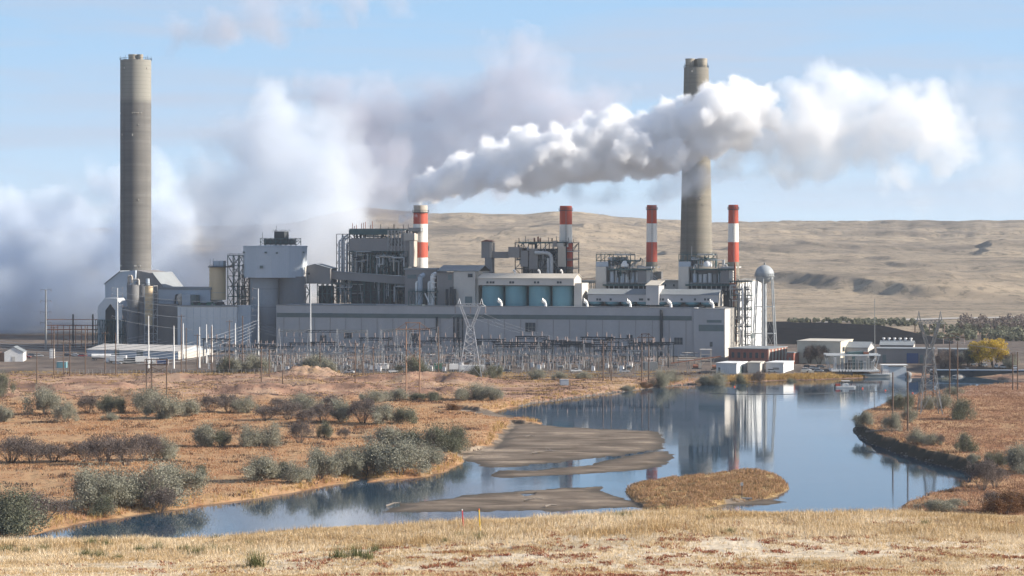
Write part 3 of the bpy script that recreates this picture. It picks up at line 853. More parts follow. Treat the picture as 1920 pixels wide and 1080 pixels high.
# ------------------------------------------------------------------ tall concrete chimneys
def chimney_tall(px, v, y_top, r_top_px, r_bot_px, y_bot, liners, liner_y, mat, label, marks):
    u = U(px, v); c = Vector(F(u, v, 0)); Dc = c.y; k = Dc / FPX
    t = T("concrete_chimney", label, "chimney", (c.x, c.y, YZ))
    zt = CAM_H - (y_top - HY) * k; zb = CAM_H - (y_bot - HY) * k
    rt, rb = r_top_px * k, r_bot_px * k
    prof = []
    for i in range(25):
        z = YZ - 1 + (zt - YZ + 1) * i / 24
        f = (z - zb) / (zt - zb)
        prof.append((rb + (rt - rb) * max(f, -0.3) ** 1 if f > 0 else rb + (rb - rt) * 0.3 * (-f), z - YZ))
    prof += [(rt * 0.97, zt - YZ + 0.01), (rt * 0.93, zt - YZ - 1.0), (0.001, zt - YZ - 1.0)]
    m = MB(); m.lathe((c.x, c.y, YZ), prof, 56); m.build("shaft", mat, t, smooth=True)
    m = MB()
    zr = zt - 0.1
    for i in range(40):
        a = 2 * math.pi * i / 40; b = 2 * math.pi * (i + 1) / 40
        p = (c.x + math.cos(a) * rt * 1.02, c.y + math.sin(a) * rt * 1.02); q = (c.x + math.cos(b) * rt * 1.02, c.y + math.sin(b) * rt * 1.02)
        m.beam((*p, zr), (*p, zr + 1.2), 0.12); m.beam((*p, zr + 1.2), (*q, zr + 1.2), 0.12)
    for i in range(8):
        a = 2 * math.pi * (i + .3) / 8
        m.beam((c.x + math.cos(a) * rt, c.y + math.sin(a) * rt, zr), (c.x + math.cos(a) * rt, c.y + math.sin(a) * rt, zr + 2.6), 0.14)
    m.build("rim_railing", "steel_dark", t)
    for (dx, dy, r) in liners:
        zl = CAM_H - (liner_y - HY) * k
        m = MB(); m.lathe((c.x + dx * k, c.y + dy * k, zt - 1), [(r * k, 0), (r * k, zl - zt + 1), (r * k * 1.06, zl - zt + 1.01), (r * k * 1.06, zl - zt + 1.5), (r * k * .9, zl - zt + 1.5), (r * k * 0.88, zl - zt - 1), (0.001, zl - zt - 1)], 28)
        m.build("flue", "flue_concrete", t, smooth=True)
    # small openings, lights and brackets let into the shell
    m = MB()
    for (mx, my, w, h) in marks:
        s = (mx - px) * k; z = CAM_H - (my - HY) * k
        f = (z - zb) / (zt - zb); rr = rb + (rt - rb) * f
        yy = -math.sqrt(max(rr * rr - s * s, 0.1))
        m = MB(); m.box(c.x + s - w * k / 2, c.x + s + w * k / 2, c.y + yy - 0.35, c.y + yy + 0.8, z - h * k / 2, z + h * k / 2); m.build("inspection_port", "concrete_pale", t)
    # ladder with cage on the shaded side
    m = MB()
    a = R(225)
    def LP(z):
        f = (z - zb) / (zt - zb); rr = rb + (rt - rb) * f + 0.35
        return (c.x + math.cos(a) * rr, c.y + math.sin(a) * rr, z)
    for o_ in (-0.3, 0.3):
        p, q = LP(60), LP(zt); m.beam((p[0] + o_, p[1] - o_ * .5, p[2]), (q[0] + o_, q[1] - o_ * .5, q[2]), 0.1)
    for i in range(50):
        p = LP(60 + (zt - 60) * i / 50.0); m.beam((p[0] - .35, p[1] + .2, p[2]), (p[0] + .35, p[1] - .2, p[2]), 0.1)
    m.build("ladder", "steel_grey", t)
    return t

chimney_tall(254.5, 48, 113, 28.8, 29, 505, [(-4, 0, 9.5), (9, -4, 5.5), (6, 12, 6)], 104, "stack_concrete", "tall plain concrete chimney at the left end of the plant",
             [(237, 129, 2, 3), (278, 129, 2, 3), (228, 213, 1.5, 3), (253, 213, 1.5, 2), (257, 213, 1.5, 2), (262, 213, 5, 2), (268, 213, 3, 2), (264, 235, 2, 2), (232, 253, 1.5, 4), (253, 254, 1.5, 4), (264, 375, 2, 3), (230, 498, 4, 3), (258, 498, 4, 3), (266, 498, 4, 3)])
chimney_tall(1305.5, 112, 127, 23, 30.3, 480, [(-12, -3, 8.5), (10, -6, 9), (2, 9, 9), (16, 4, 5)], 112, "stack_concrete_tan", "tall tapered concrete chimney with grouped flues, partly hidden by white steam",
             [(1311, 372, 3, 3), (1296, 135, 2, 3), (1316, 384, 2, 2)])

# ------------------------------------------------------------------ striped chimneys
def chimney_striped(px, v, r_px, y_top, bands, label, grp="red and white striped chimneys", rim=None, r_low=None):
    u = U(px, v); c = Vector(F(u, v, 0)); k = c.y / FPX
    t = T("striped_chimney", label, "chimney", (c.x, c.y, YZ), grp)
    r_low = r_low or r_px * 1.16
    def rad(z):
        zt = CAM_H - (y_top - HY) * k
        f = np.clip((zt - z) / (zt - (CAM_H - (530 - HY) * k)), 0, 1.5)
        return (r_px + (r_low - r_px) * f) * k
    zs = [CAM_H - (y - HY) * k for y, _ in bands] + [YZ - 1]
    for i, (_, mt) in enumerate(bands):
        z1, z0 = zs[i], zs[i + 1]
        prof = [(rad(z0), z0 - YZ), (rad((z0 + z1) / 2), (z0 + z1) / 2 - YZ), (rad(z1), z1 - YZ)]
        if i == 0: prof += [(rad(z1) * 0.85, z1 - YZ + .02), (rad(z1) * .84, z1 - YZ - 2), (0.001, z1 - YZ - 2)]
        m = MB(); m.lathe((c.x, c.y, YZ), prof, 40)
        m.build("flue_top" if mt == "duct_tan" else "painted_band" if mt in ("red_paint", "white_band") else "shaft", mt, t, smooth=True)
    m = MB()
    zr = CAM_H - ((rim or y_top + 8) - HY) * k; rr = rad(zr)
    m.lathe((c.x, c.y, YZ), [(rr * .99, zr - YZ - .35), (rr * 1.18, zr - YZ - .3), (rr * 1.18, zr - YZ), (rr * .99, zr - YZ)], 32)
    for i in range(20):
        a = 2 * math.pi * i / 20; b = a + 2 * math.pi / 20
        p = (c.x + math.cos(a) * rr * 1.16, c.y + math.sin(a) * rr * 1.16); q = (c.x + math.cos(b) * rr * 1.16, c.y + math.sin(b) * rr * 1.16)
        m.beam((*p, zr), (*p, zr + 1.2), 0.12); m.beam((*p, zr + 1.2), (*q, zr + 1.2), 0.12)
    m.build("gallery", "steel_dark", t)
    m = MB(); zt = zs[0]
    for s in (-.3, .3): m.beam((c.x + s, c.y - rad(60) - .3, 35), (c.x + s, c.y - rad(zt) - .3, zt), .1)
    for i in range(40): 
        z = 35 + (zt - 35) * i / 40; m.beam((c.x - .3, c.y - rad(z) - .3, z), (c.x + .3, c.y - rad(z) - .3, z), .1)
    m.build("ladder", "steel_grey", t)
chimney_striped(788.5, 60, 13.2, 385, [(385, "duct_tan"), (399, "red_paint"), (420, "white_band"), (454, "red_paint"), (483, "white_band")], "striped chimney with a bare grey top pouring out white steam", rim=398, r_low=14.2)
chimney_striped(1061, 62, 11.3, 386, [(386, "red_paint"), (421, "white_band"), (455, "red_paint"), (500, "stack_concrete_tan")], "smokeless striped chimney behind the boiler house with the curved silver duct")
chimney_striped(1222, 50, 9.2, 384.5, [(384.5, "red_paint"), (419, "white_band"), (454, "red_paint"), (491, "stack_concrete_tan")], "slim striped chimney just left of the tall tapered concrete chimney", r_low=11)
chimney_striped(1375, 50, 9.2, 384, [(384, "red_paint"), (419, "white_band"), (454, "red_paint"), (491, "stack_concrete_tan")], "slim striped chimney right of the tall tapered concrete chimney", r_low=11)

# ------------------------------------------------------------------ turbine hall
def turbine_hall():
    t = T("turbine_hall", "long low grey metal clad hall running along the front of the plant", "power station hall", F(127, 0, YZ))
    zr = 31.9
    uL = U(518, 0); uB = U(1302, 0)
    m = MB(); m.box(uB, uL, 0, 43, YZ - 1, zr, F); m.build("wall", "hall_sheet", t)
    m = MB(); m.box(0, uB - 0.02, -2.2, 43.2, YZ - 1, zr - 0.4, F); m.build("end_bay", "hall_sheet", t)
    m = MB(); m.box(-0.15, 0.0 - 0.02, -2.1, 43, YZ - 1, zr - 0.5, F); m.build("end_wall", "annex_sheet", t)  # sunlight on this end put into a paler, warmer sheet
    m = MB()   # parapet coping
    m.box(uB, uL + .2, -.25, .35, zr, zr + .35, F); m.box(-.3, uB - .1, -2.45, -1.9, zr - .4, zr - .05, F)
    m.box(uL, uL + .25, .3, 43, zr, zr + .35, F); m.box(-.3, 0.2, -1.9, 43, zr - .4, zr - .05, F)
    m.build("coping", "steel_grey", t)
    m = MB()
    a, b = U(1297, 0), U(519, 0)
    z0, z1 = 25.2, 27.6
    m.box(a, b, -0.12, 0.1, z0, z1, F)
    for i in range(5): m.box(a, b, -0.3, -0.121, z0 + .15 + i * .48, z0 + .32 + i * .48, F)
    m.build("louvre_band", "louvre", t)
    m = MB()
    for (p0, p1, y0, y1, vv) in ((1325, 1353, 600, 605, -2.2), (1310, 1357, 609, 621, -2.2)):  # upper one a vent; lower dark panel stands for a recess in shade
        pb(m, p0, p1, y0, y1, vv - .12, vv + .1)
    m.build("vent_recess_panel", "louvre", t)
    for (p0, p1, y0, y1, vv) in ((1264, 1280, 633, 646, 0), (1218, 1226, 638, 646, 0), (1331, 1336, 641, 650, -2.2), (645, 660, 624, 635, 0), (728, 736, 632, 638, 0), (769, 785, 625, 639, 0), (1175, 1186, 628, 640, 0), (985, 1004, 605, 622, 0),
                                 (600, 612, 628, 640, 0), (895, 905, 640, 650, 0), (1050, 1060, 640, 650, 0)):
        m = MB(); a, b, z0, z1 = pb(m, p0, p1, y0, y1, vv - .1, vv + .1); w = m.build("window", "dark_glass", t)
        g = MB()
        for i in range(4): g.box(a + (b - a) * i / 3 - .1, a + (b - a) * i / 3 + .1, vv - .2, vv - .101, z0, z1, F)
        for i in range(3): g.box(a, b, vv - .22, vv - .101, z0 + (z1 - z0) * i / 2 - .08, z0 + (z1 - z0) * i / 2 + .08, F)
        g.build("frame", "steel_grey", w)
    # seams and downpipes
    m = MB(); rng = random.Random(3)
    for i in range(26):
        u = uB + (uL - uB) * (i + .5) / 26
        m.box(u - .12, u + .12, -.16, 0.02, YZ, z0 if False else 25.1, F)
    m.build("downpipe", "grey_sheet", t)
    m = MB()
    for p0, p1, z0_, z1_ in ((820, 852, 6, 26), (860, 868, 6, 26), (1240, 1242, 6, 31)):
        for q_, r_ in ((p0, .6), (p1, .4)):
            m = MB(); u = U(q_, 0); m.tube(F(u, -1.0, z0_), F(u, -1.0, z1_), r_, r_, 8); m.build("duct", "steel_dark", t)
    # hooded ventilators along the roof
    for px in (940, 1023, 1101, 1182, 1258, 1337):
        u = U(px, 6); m = MB()
        m.tube(F(u, 6, zr), F(u, 6, zr + 2.0), .75, .65, 10)
        pts = [F(u + 1.6 * math.sin(R(a)) * .9, 6, zr + 2.0 + 1.5 * math.sin(R(a * .75))) for a in range(0, 121, 20)]
        for i, (p, q) in enumerate(zip(pts[:-1], pts[1:])): m.tube(p, q, .8 + .1 * i, .9 + .1 * i, 10)
        m.build("roof_ventilator", "white_paint", t, smooth=True)
    for p0, p1 in ((765, 792), (560, 600), (640, 700)):
        m = MB(); pb(m, p0, p1, 571, 573.5, 4, 9, z0=zr); m.build("roof_kerb", "louvre", t)
turbine_hall()

# ------------------------------------------------------------------ bunker gallery on the right half
def gable_long(m, u0, u1, v0, v1, z0, ze, zp):
    vm = (v0 + v1) / 2
    out = [(v0, z0), (v0, ze), (vm, zp), (v1, ze), (v1, z0)]
    vs = [F(u0, a, z) for a, z in out] + [F(u1, a, z) for a, z in out]
    n = 5
    m.add(vs, [tuple(range(n)), tuple(range(n, 2 * n))[::-1]] + [((i + 1) % n, i, n + i, n + (i + 1) % n) for i in range(n)])
def roof_long(m, u0, u1, v0, v1, ze, zp, o=.5, th=.3):
    vm = (v0 + v1) / 2
    for (va, vb) in ((v0 - o, vm), (v1 + o, vm)):
        za = ze - (zp - ze) / (vm - v0) * o
        m.hexa([F(u0 - o, va, za), F(u1 + o, va, za), F(u1 + o, vb, zp), F(u0 - o, vb, zp), F(u0 - o, va, za + th), F(u1 + o, va, za + th), F(u1 + o, vb, zp + th), F(u0 - o, vb, zp + th)])

def bunker_gallery():
    v0, v1 = 20, 36
    u0, u1 = U(1346, v0), U(1102, v0)
    t = T("bunker_gallery", "long gabled grey coal bunker gallery above the right half of the turbine hall", "gallery building", F((u0 + u1) / 2, v0, 31.9))
    ze, zp = Zp(553, u0, v0), Zp(549, u0, v0) + 1.5
    m = MB(); gable_long(m, u0, u1, v0, v1, 34.5, ze, zp); m.build("wall", "hall_sheet", t)
    m = MB(); m.prism([(v0 + .1, 32.2), (v0 + .1, ze - .2), ((v0 + v1) / 2, zp - .3), (v1 - .1, ze - .2), (v1 - .1, 32.2)], u0 - .12, u0 - .01, lambda a, b, z: F(b, a, z)); m.build("end_wall", "annex_sheet", t)  # lit gable end painted as a paler sheet than the long walls
    m = MB(); roof_long(m, u0, u1, v0, v1, ze, zp); m.build("roof", "roof_grey", t)
    m = MB()
    a, b, z0, z1 = pb(m, 1211, 1235, 536, 575, v0 - 3, v1 - 4, z0=33); m.build("transfer_tower", "hall_sheet", t)
    m = MB(); m.hexa([F(a - .4, v0 - 3.4, z1), F(b + .4, v0 - 3.4, z1), F(b + .4, v1 - 3.6, z1 + 2.4), F(a - .4, v1 - 3.6, z1 + 2.4), F(a - .4, v0 - 3.4, z1 + .4), F(b + .4, v0 - 3.4, z1 + .4), F(b + .4, v1 - 3.6, z1 + 2.8), F(a - .4, v1 - 3.6, z1 + 2.8)])
    m.build("tower_roof", "roof_beige", t)
    for p in (1120, 1125, 1204, 1216, 1237, 1243, 1322, 1328, 1145, 1278, 1303, 1177, 1200):
        m = MB(); vv = v0 - (3.1 if 1211 < p < 1235 else .1); pb(m, p - 2, p + 2, 559.5, 563.5, vv - .05, vv + .2); m.build("window", "dark_glass", t)
    for i in range(8):      # coal bunkers showing under the eaves
        px = 1118 + i * 30
        m = MB(); u = U(px, v0 + 4); m.lathe(F(u, v0 + 4, 31.95), [(1.5, 0), (4.0, 1.5), (4.0, 3.5), (3.9, 3.6)], 20); m.build("bunker", "tank_teal", t, smooth=True)
bunker_gallery()

# ------------------------------------------------------------------ tank house with four teal tanks
def tank_house():
    v0, v1 = 16, 34
    u0, u1 = U(1076, v0), U(897, v0)
    t = T("tank_house", "pale headhouse standing over the four teal silos", "headhouse", F((u0 + u1) / 2, v0 + 8, 31.9))
    um = (u0 + u1) / 2
    ze, zp = Zp(522, um, v0), Zp(516, um, v0) + .6
    zf = Zp(535, um, v0)
    m = MB(); gable_long(m, u0, u1, v0, v1, zf, ze, zp); m.build("wall", "annex_sheet", t)
    m = MB(); roof_long(m, u0, u1, v0, v1, ze, zp); m.build("roof", "roof_beige", t)
    m = MB(); m.box(u0, u1, v1 - 6, v1, 31.9, zf - .02, F); m.build("rear_wall", "grey_sheet", t)
    m = MB(); pb(m, 1076.5, 1091, 531, 576, v0 + 2, v1); m.build("stair_block", "annex_sheet", t)
    for p in (914, 920, 925, 957, 962, 1003, 1009, 1046, 1051):
        m = MB(); pb(m, p - 2, p + 2, 527.5, 531.5, v0 - .15, v0 + .2); m.build("window", "dark_glass", t)
    for px in (966, 1012, 1054): 
        m = MB(); u = U(px, v0 + 12); m.tube(F(u, v0 + 12, zp - 1.4), F(u, v0 + 12, zp + 1.4), .5, .5, 8); m.tube(F(u, v0 + 12, zp + 1.4), F(u + 1, v0 + 12, zp + 2.2), .6, .7, 8); m.build("roof_cowl", "white_paint", t)
    tanks = [(899, 940.5, "teal silo at the left end of the row of four"), (942.5, 983.5, "second teal silo from the left end of the row of four"), (986.5, 1028.5, "third teal silo from the left end of the row of four"), (1031, 1072.5, "teal silo with a sun glint at the right end of the row of four")]
    for a, b, lab in tanks:
        ua, ub = U(b, v0 + 1), U(a, v0 + 1); r = (ub - ua) / 2; c = F((ua + ub) / 2, v0 + 1 + r, 31.9)
        tt = T("storage_silo", lab, "silo", c, "teal silos under the headhouse")
        h = zf - 31.9 - .1
        m = MB(); m.lathe(c, [(r, 0), (r, h - .8), (r * .97, h - .3), (r * .6, h)], 40); m.build("shell", "tank_teal", tt, smooth=True)
        m = MB()
        for z in (.15 * h, .48 * h, .96 * h): m.lathe((c[0], c[1], c[2] + z), [(r * .99, -.12), (r + .14, -.1), (r + .14, .1), (r * .99, .12)], 40)
        m.build("stiffener_ring", "tank_teal", tt)
tank_house()

# ------------------------------------------------------------------ boiler houses
def pipes(t, rng, u0, u1, v0, v1, z0, z1, n, mats, r=(.25, .7), name="pipe"):
    """n separate pipes, each a part: a riser, a bend and a run"""
    for i in range(n):
        u, v = rng.uniform(u0, u1), rng.uniform(v0, v1); za, zb = sorted((rng.uniform(z0, z1), rng.uniform(z0, z1)))
        if zb - za < (z1 - z0) * .25: zb = min(z1, za + (z1 - z0) * .4)
        rr = rng.uniform(*r); w = rng.uniform(-.35, .35) * (u1 - u0); u2 = min(max(u + w, u0), u1)
        m = MB(); m.path([F(u, v, za), F(u, v, zb), F(u2, v, zb), F(u2, v + rng.uniform(0, 4), min(z1, zb + rng.uniform(0, 4)))], rr, 8)
        m.build(name, rng.choice(mats), t, smooth=True)

def boiler(label, pxa, pxb, ytop, ybase, v0, v1, nu, nv, nz, seed, extras=None, w=.5, mat="steel_teal", casing=True, topbox=True, group="boiler houses"):
    rng = random.Random(seed)
    u0, u1 = U(pxb, v0), U(pxa, v0); um = (u0 + u1) / 2
    zt, zb = Zp(ytop, um, v0), Zp(ybase, um, v0)
    t = T("boiler_house", label, "boiler house", F(um, v0, YZ), group)
    m = MB(); frame(m, u0, u1, v0, v1, zb, zt, nu, nv, nz, w, .5, rng); m.build("steel_frame", mat, t)
    H = (zt - zb) / nz
    for k in range(1, nz + 1):
        z = zb + H * k
        a = u0 + (u1 - u0) * rng.choice((0, 0, .25)); b = u1 - (u1 - u0) * rng.choice((0, 0, .2))
        m = MB(); platform(m, a, b, v0 - .6, v0 + 2.2, z); railing(m, a, b, v0 - .6, v0 + 2.2, z, step=2.2); m.build("platform", rng.choice(["steel_grey", mat, mat]), t)
        m = MB(); platform(m, u0 - .6, u0 + 2, v0, v1, z); railing(m, u0 - .6, u0 + 2, v0, v1, z, step=2.6); m.build("platform", "steel_light" if rng.random() < .4 else "steel_grey", t)
        # stair flight between decks
        s = rng.uniform(.1, .7) * (u1 - u0) + u0
        m = MB(); m.beam(F(s, v0 - .3, z - H), F(s + H * .9, v0 - .3, z), .5, .2); m.beam(F(s, v0 - .3, z - H + 1), F(s + H * .9, v0 - .3, z + 1), .08); m.build("stair", "steel_light", t)
    if casing:
        m = MB(); m.box(u0 + (u1 - u0) * .12, u1 - (u1 - u0) * .12, v0 + 3.2, v1 - 2, zb, zt - H * .7, F); m.build("furnace_casing", "steel_dark", t)
        m = MB(); m.box(u0 + (u1 - u0) * .3, u1 - (u1 - u0) * .25, v0 + 2.4, v0 + 3.15, zb + H * .4, zt - H * 1.2, F); m.build("casing_panel", "grey_sheet", t)
    pipes(t, rng, u0 + 1, u1 - 1, v0 + .4, v0 + 2.9, zb, zt, 16, ["steel_grey", "steel_light", "steel_dark", "galvanised", mat])
    for i in range(5):
        m = MB(); u = rng.uniform(u0 + 2, u1 - 2); z = rng.uniform(zb + 1, zt - 5); s = rng.uniform(1.2, 2.6)
        if rng.random() < .5: m.box(u - s, u + s, v0 + .6, v0 + 2.8, z, z + s * 1.6, F); m.build("duct", rng.choice(["steel_grey", "duct_tan", "grey_sheet"]), t)
        else: m.tube(F(u, v0 + 1.6, z), F(u, v0 + 1.6, z + s * 2.2), s * .8, s * .8, 14); m.build("vessel", rng.choice(["steel_grey", "steel_light", "galvanised"]), t, smooth=True)
    # hangers, vents and lamp standards on the roof
    for i in range(9):
        m = MB(); u = rng.uniform(u0, u1); v = rng.uniform(v0, v1); h = rng.uniform(1.5, 4); m.tube(F(u, v, zt), F(u, v, zt + h), .16, .16, 6); m.build("vent_pipe", "steel_dark", t)
    return t, u0, u1, zb, zt

def panel(t, name, mat, p0, p1, y0, y1, v0, v1, **k):
    m = MB(); pb(m, p0, p1, y0, y1, v0, v1, **k); return m.build(name, mat, t)

# the big boiler house at the left
t, u0, u1, zb, zt = boiler("largest dark boiler house in its steel frame, left of the steaming striped chimney", 655, 762, 432, 572, 52, 90, 7, 3, 7, 11, w=.6, mat="steel_dark")
panel(t, "upper_casing", "grey_sheet", 655, 732, 447, 461, 51.2, 88)
panel(t, "upper_casing", "grey_sheet", 653, 768, 461, 471, 50.4, 88)
panel(t, "lower_casing", "steel_dark", 660, 735, 522, 570, 46, 60)
panel(t, "roof_hood", "steel_teal", 655, 730, 429, 440, 51, 70)
panel(t, "roof_hood", "steel_teal", 728, 762, 429.5, 431.5, 51, 70)
panel(t, "elevator_shaft", "duct_tan", 767.5, 776, 452, 500, 49, 57); panel(t, "elevator_shaft", "grey_sheet", 756, 767, 438, 500, 50, 62)
panel(t, "elevator_head", "duct_tan", 757, 777, 437, 451, 48.9, 60)
panel(t, "crosswalk", "steel_grey", 766, 789, 427, 434, 52, 58)
rng = random.Random(5)
m = MB(); frame(m, U(655, 54), U(631, 54), 54, 74, 31.9, Zp(439, U(640, 54), 54), 2, 2, 7, .45, .5, rng); m.build("side_frame", "steel_grey", t)
for i, px in enumerate((636, 641, 645, 650)):
    m = MB(); u = U(px, 53); zt_ = Zp((452, 447, 450, 458)[i], u, 53); m.path([F(u, 53, 32), F(u, 53, zt_), F(u - 3, 55, zt_ + 2)], .55, 10); m.build("riser_pipe", "galvanised", t, smooth=True)
for i in range(14):
    m = MB(); px = 663 + i * 5.2 + rng.uniform(-1.5, 1.5); u = U(px, 51.8); z1 = Zp(rng.uniform(470, 476), u, 51.8); z0 = Zp(rng.uniform(500, 516), u, 51.8); m.tube(F(u, 51.8, z0), F(u, 51.8, z1), rng.uniform(.4, 1.0), None, 8); m.build("riser_pipe", rng.choice(["steel_grey", "galvanised", "steel_dark"]), t, smooth=True)
for i in range(8):
    m = MB(); px = 661 + i * 3.6 + (i // 3) * 6; u = U(px, 60); m.tube(F(u, 60, zt), F(u, 60, zt + rng.uniform(2.5, 5.5)), .2, .2, 6); m.build("vent_pipe", "rust", t)

m = MB(); frame(m, U(768, 44.5), U(622, 44.5), 44.5, 45.6, 31.9, Zp(520, U(700, 44), 44.5), 12, 1, 4, .34, .35, rng); m.build("lower_frame", "steel_teal", t)
pipes(t, rng, U(764, 45), U(628, 45), 44, 45.8, 32.2, 48, 26, ["steel_grey", "steel_light", "steel_dark", "galvanised", "grey_sheet"], r=(.15, .5))
m = MB(); frame(m, U(764, 49.6), U(656, 49.6), 49.6, 50.3, Zp(522, U(700, 50), 50), Zp(471, U(700, 50), 50), 14, 1, 5, .28, .5, rng); m.build("front_frame", "steel_teal", t)
pipes(t, rng, U(762, 50), U(664, 50), 49, 50.2, Zp(520, U(700, 50), 50), Zp(472, U(700, 50), 50), 22, ["steel_grey", "steel_light", "steel_dark", "duct_tan", "galvanised"], r=(.15, .55))
m = MB(); frame(m, U(760, 50.6), U(728, 50.6), 49.8, 51.0, Zp(471, U(740, 50), 50), Zp(432, U(740, 50), 50), 5, 1, 4, .3, .8, rng); m.build("upper_frame", "steel_light", t)

# conveyor and transfer houses feeding it
def conveyor():
    t = T("conveyor_gallery", "enclosed grey conveyor gallery sloping down to the right in front of the largest boiler house", "conveyor", F(U(700, 44), 44, 31.9))
    v0, v1 = 43, 48
    pts = [(618, 509, 523), (810, 523, 537)]
    a, b = [(U(p, v0), Zp(y0, U(p, v0), v0), Zp(y1, U(p, v0), v0)) for p, y0, y1 in pts]
    m = MB(); m.hexa([F(a[0], v0, a[2]), F(b[0], v0, b[2]), F(b[0], v1, b[2]), F(a[0], v1, a[2]), F(a[0], v0, a[1]), F(b[0], v0, b[1]), F(b[0], v1, b[1]), F(a[0], v1, a[1])]); m.build("gallery", "grey_sheet", t)
    m = MB(); m.hexa([F(a[0], v0 - .4, a[1]), F(b[0], v0 - .4, b[1]), F(b[0], v1 + .4, b[1]), F(a[0], v1 + .4, a[1]), F(a[0], v0 - .4, a[1] + .35), F(b[0], v0 - .4, b[1] + .35), F(b[0], v1 + .4, b[1] + .35), F(a[0], v1 + .4, a[1] + .35)]); m.build("roof", "roof_grey", t)
    for p in (650, 680, 712, 745, 775):
        u = U(p, v0 + 1); z = Zp(533, u, v0)
        m = MB(); m.beam(F(u, v0 + .5, 31.9), F(u + 1.5, v0 + .5, z), .4); m.beam(F(u, v1 - .5, 31.9), F(u + 1.5, v1 - .5, z), .4); m.beam(F(u, v0 + .5, 38), F(u, v1 - .5, 42), .3); m.build("trestle", "steel_grey", t)
    t = T("transfer_house", "grey metal transfer house with a shallow gable at the head of the conveyor gallery", "transfer house", F(U(596, 40), 40, 31.9))
    u0, u1 = U(619, 40), U(572, 40); zb = Zp(532, u0, 40)
    m = MB(); ze, zp = Zp(501, u0, 40), Zp(496, u0, 40)
    um = u0 * .4 + u1 * .6
    m.prism([(u0, zb), (u1, zb), (u1, ze), (um, zp), (u0, ze - 1)], 40, 52, F); m.build("wall", "grey_sheet", t)
    m = MB(); m.hexa([F(u1 + .4, 39.6, ze), F(um, 39.6, zp), F(um, 52.4, zp), F(u1 + .4, 52.4, ze), F(u1 + .4, 39.6, ze + .4), F(um, 39.6, zp + .4), F(um, 52.4, zp + .4), F(u1 + .4, 52.4, ze + .4)])
    m.hexa([F(um, 39.6, zp), F(u0 - .4, 39.6, ze - 1), F(u0 - .4, 52.4, ze - 1), F(um, 52.4, zp), F(um, 39.6, zp + .4), F(u0 - .4, 39.6, ze - .6), F(u0 - .4, 52.4, ze - .6), F(um, 52.4, zp + .4)]); m.build("roof", "roof_grey", t)
    panel(t, "window", "dark_glass", 577, 581, 511, 515, 39.85, 40.2)
    m = MB(); frame(m, U(622, 41), U(595, 41), 41, 51, 31.9, zb, 3, 1, 2, .45, .8, random.Random(3)); m.build("support_frame", "steel_teal", t)
    panel(t, "lower_casing", "steel_dark", 597, 620, 536, 570, 44, 50)
    t = T("transfer_house", "boxy grey transfer house on braced steel legs beside the white silo building", "transfer house", F(U(550, 36), 36, 31.9))
    panel(t, "wall", "grey_sheet", 528, 563.5, 501, 527, 36, 46)
    panel(t, "end_panel", "annex_sheet", 564, 571.5, 500, 530, 36.2, 44)
    m = MB(); u0, u1 = U(571, 36.5), U(532, 36.5); zb = Zp(527, u0, 36.5)
    frame(m, u0, u1, 36.5, 45, 31.9, zb, 3, 1, 2, .5, .9, random.Random(8)); m.build("support_frame", "steel_teal", t)
    for px in (535.5, 547, 558):
        m = MB(); u = U(px, 39); m.tube(F(u, 39, 31.9), F(u, 39, zb), 1.0, 1.0, 12); m.build("chute", "annex_sheet", t, smooth=True)
conveyor()

# boiler house 3 with the curved duct
t, u0, u1, zb, zt = boiler("boiler house with a tall curved silver duct, behind the teal silos", 966, 1062, 455, 520, 48, 78, 6, 2, 4, 21, mat="steel_dark")
for p0, p1, y0, y1 in ((953, 974, 463, 483), (976, 990, 470, 500), (992, 1008, 466, 505), (1036, 1044, 452, 462), (1046, 1060, 462, 500)):
    panel(t, "casing_panel", "grey_sheet" if p0 != 1046 else "duct_tan", p0, p1, y0, y1, 46.4, 49)
panel(t, "roof_hood", "steel_teal", 972, 1056, 453.5, 456.5, 47, 60)
panel(t, "roof_hood", "annex_sheet", 1037, 1056, 456, 463, 46.8, 60)
m = MB(); v = 45.5; u_a, u_b, u_c = U(1003, v), U(1023, v), U(1034, v); zt_, zm = Zp(474, u_b, v), Zp(484, u_b, v)
pts = [F(u_a, v, zt_)] + [F(u_b + (u_c - u_b) * math.sin(R(a)), v, zt_ - (zt_ - zm) * (1 - math.cos(R(a)))) for a in (0, 25, 50, 75, 90)] + [F(u_c, v, 38)]
m.path(pts, 1.05, 14); m.build("curved_duct", "galvanised", t, smooth=True)
m = MB(); u = U(1028, v); m.tube(F(u, v, 38), F(u, v, zm), .7, .7, 10); m.build("riser_pipe", "galvanised", t, smooth=True)
for px, y in ((1002, 446), (1009, 444), (1013, 447), (973, 446), (1036, 446)):
    m = MB(); u = U(px, 55); m.tube(F(u, 55, zt), F(u, 55, Zp(y, u, 55)), .5 if 1000 < px < 1015 else .18, None, 8); m.build("vent_pipe", "rust" if 1000 < px < 1015 else "steel_dark", t)

t = T("elevator_tower", "narrow brown elevator tower with a walkway bridge, left of the curved duct boiler house", "elevator tower", F(U(915, 50), 50, 31.9))
panel(t, "shaft", "grey_sheet", 909, 922, 484, 518, 50, 56, z0=31.9)
panel(t, "head_box", "grey_sheet", 902.5, 918, 453, 484, 49.5, 56.5)
panel(t, "head_side", "duct_tan", 918.05, 922, 455, 483, 49.6, 56)
panel(t, "bridge", "grey_sheet", 922.3, 952.5, 472, 484, 50.2, 53)
m = MB(); a, b = U(922, 49.5), U(903, 49.5); z = Zp(453, a, 49.5); m.prism([(a - .5, z), (b + .5, z), ((a + b) / 2, z + 1.2)], 49, 57, F); m.build("roof", "rust", t)

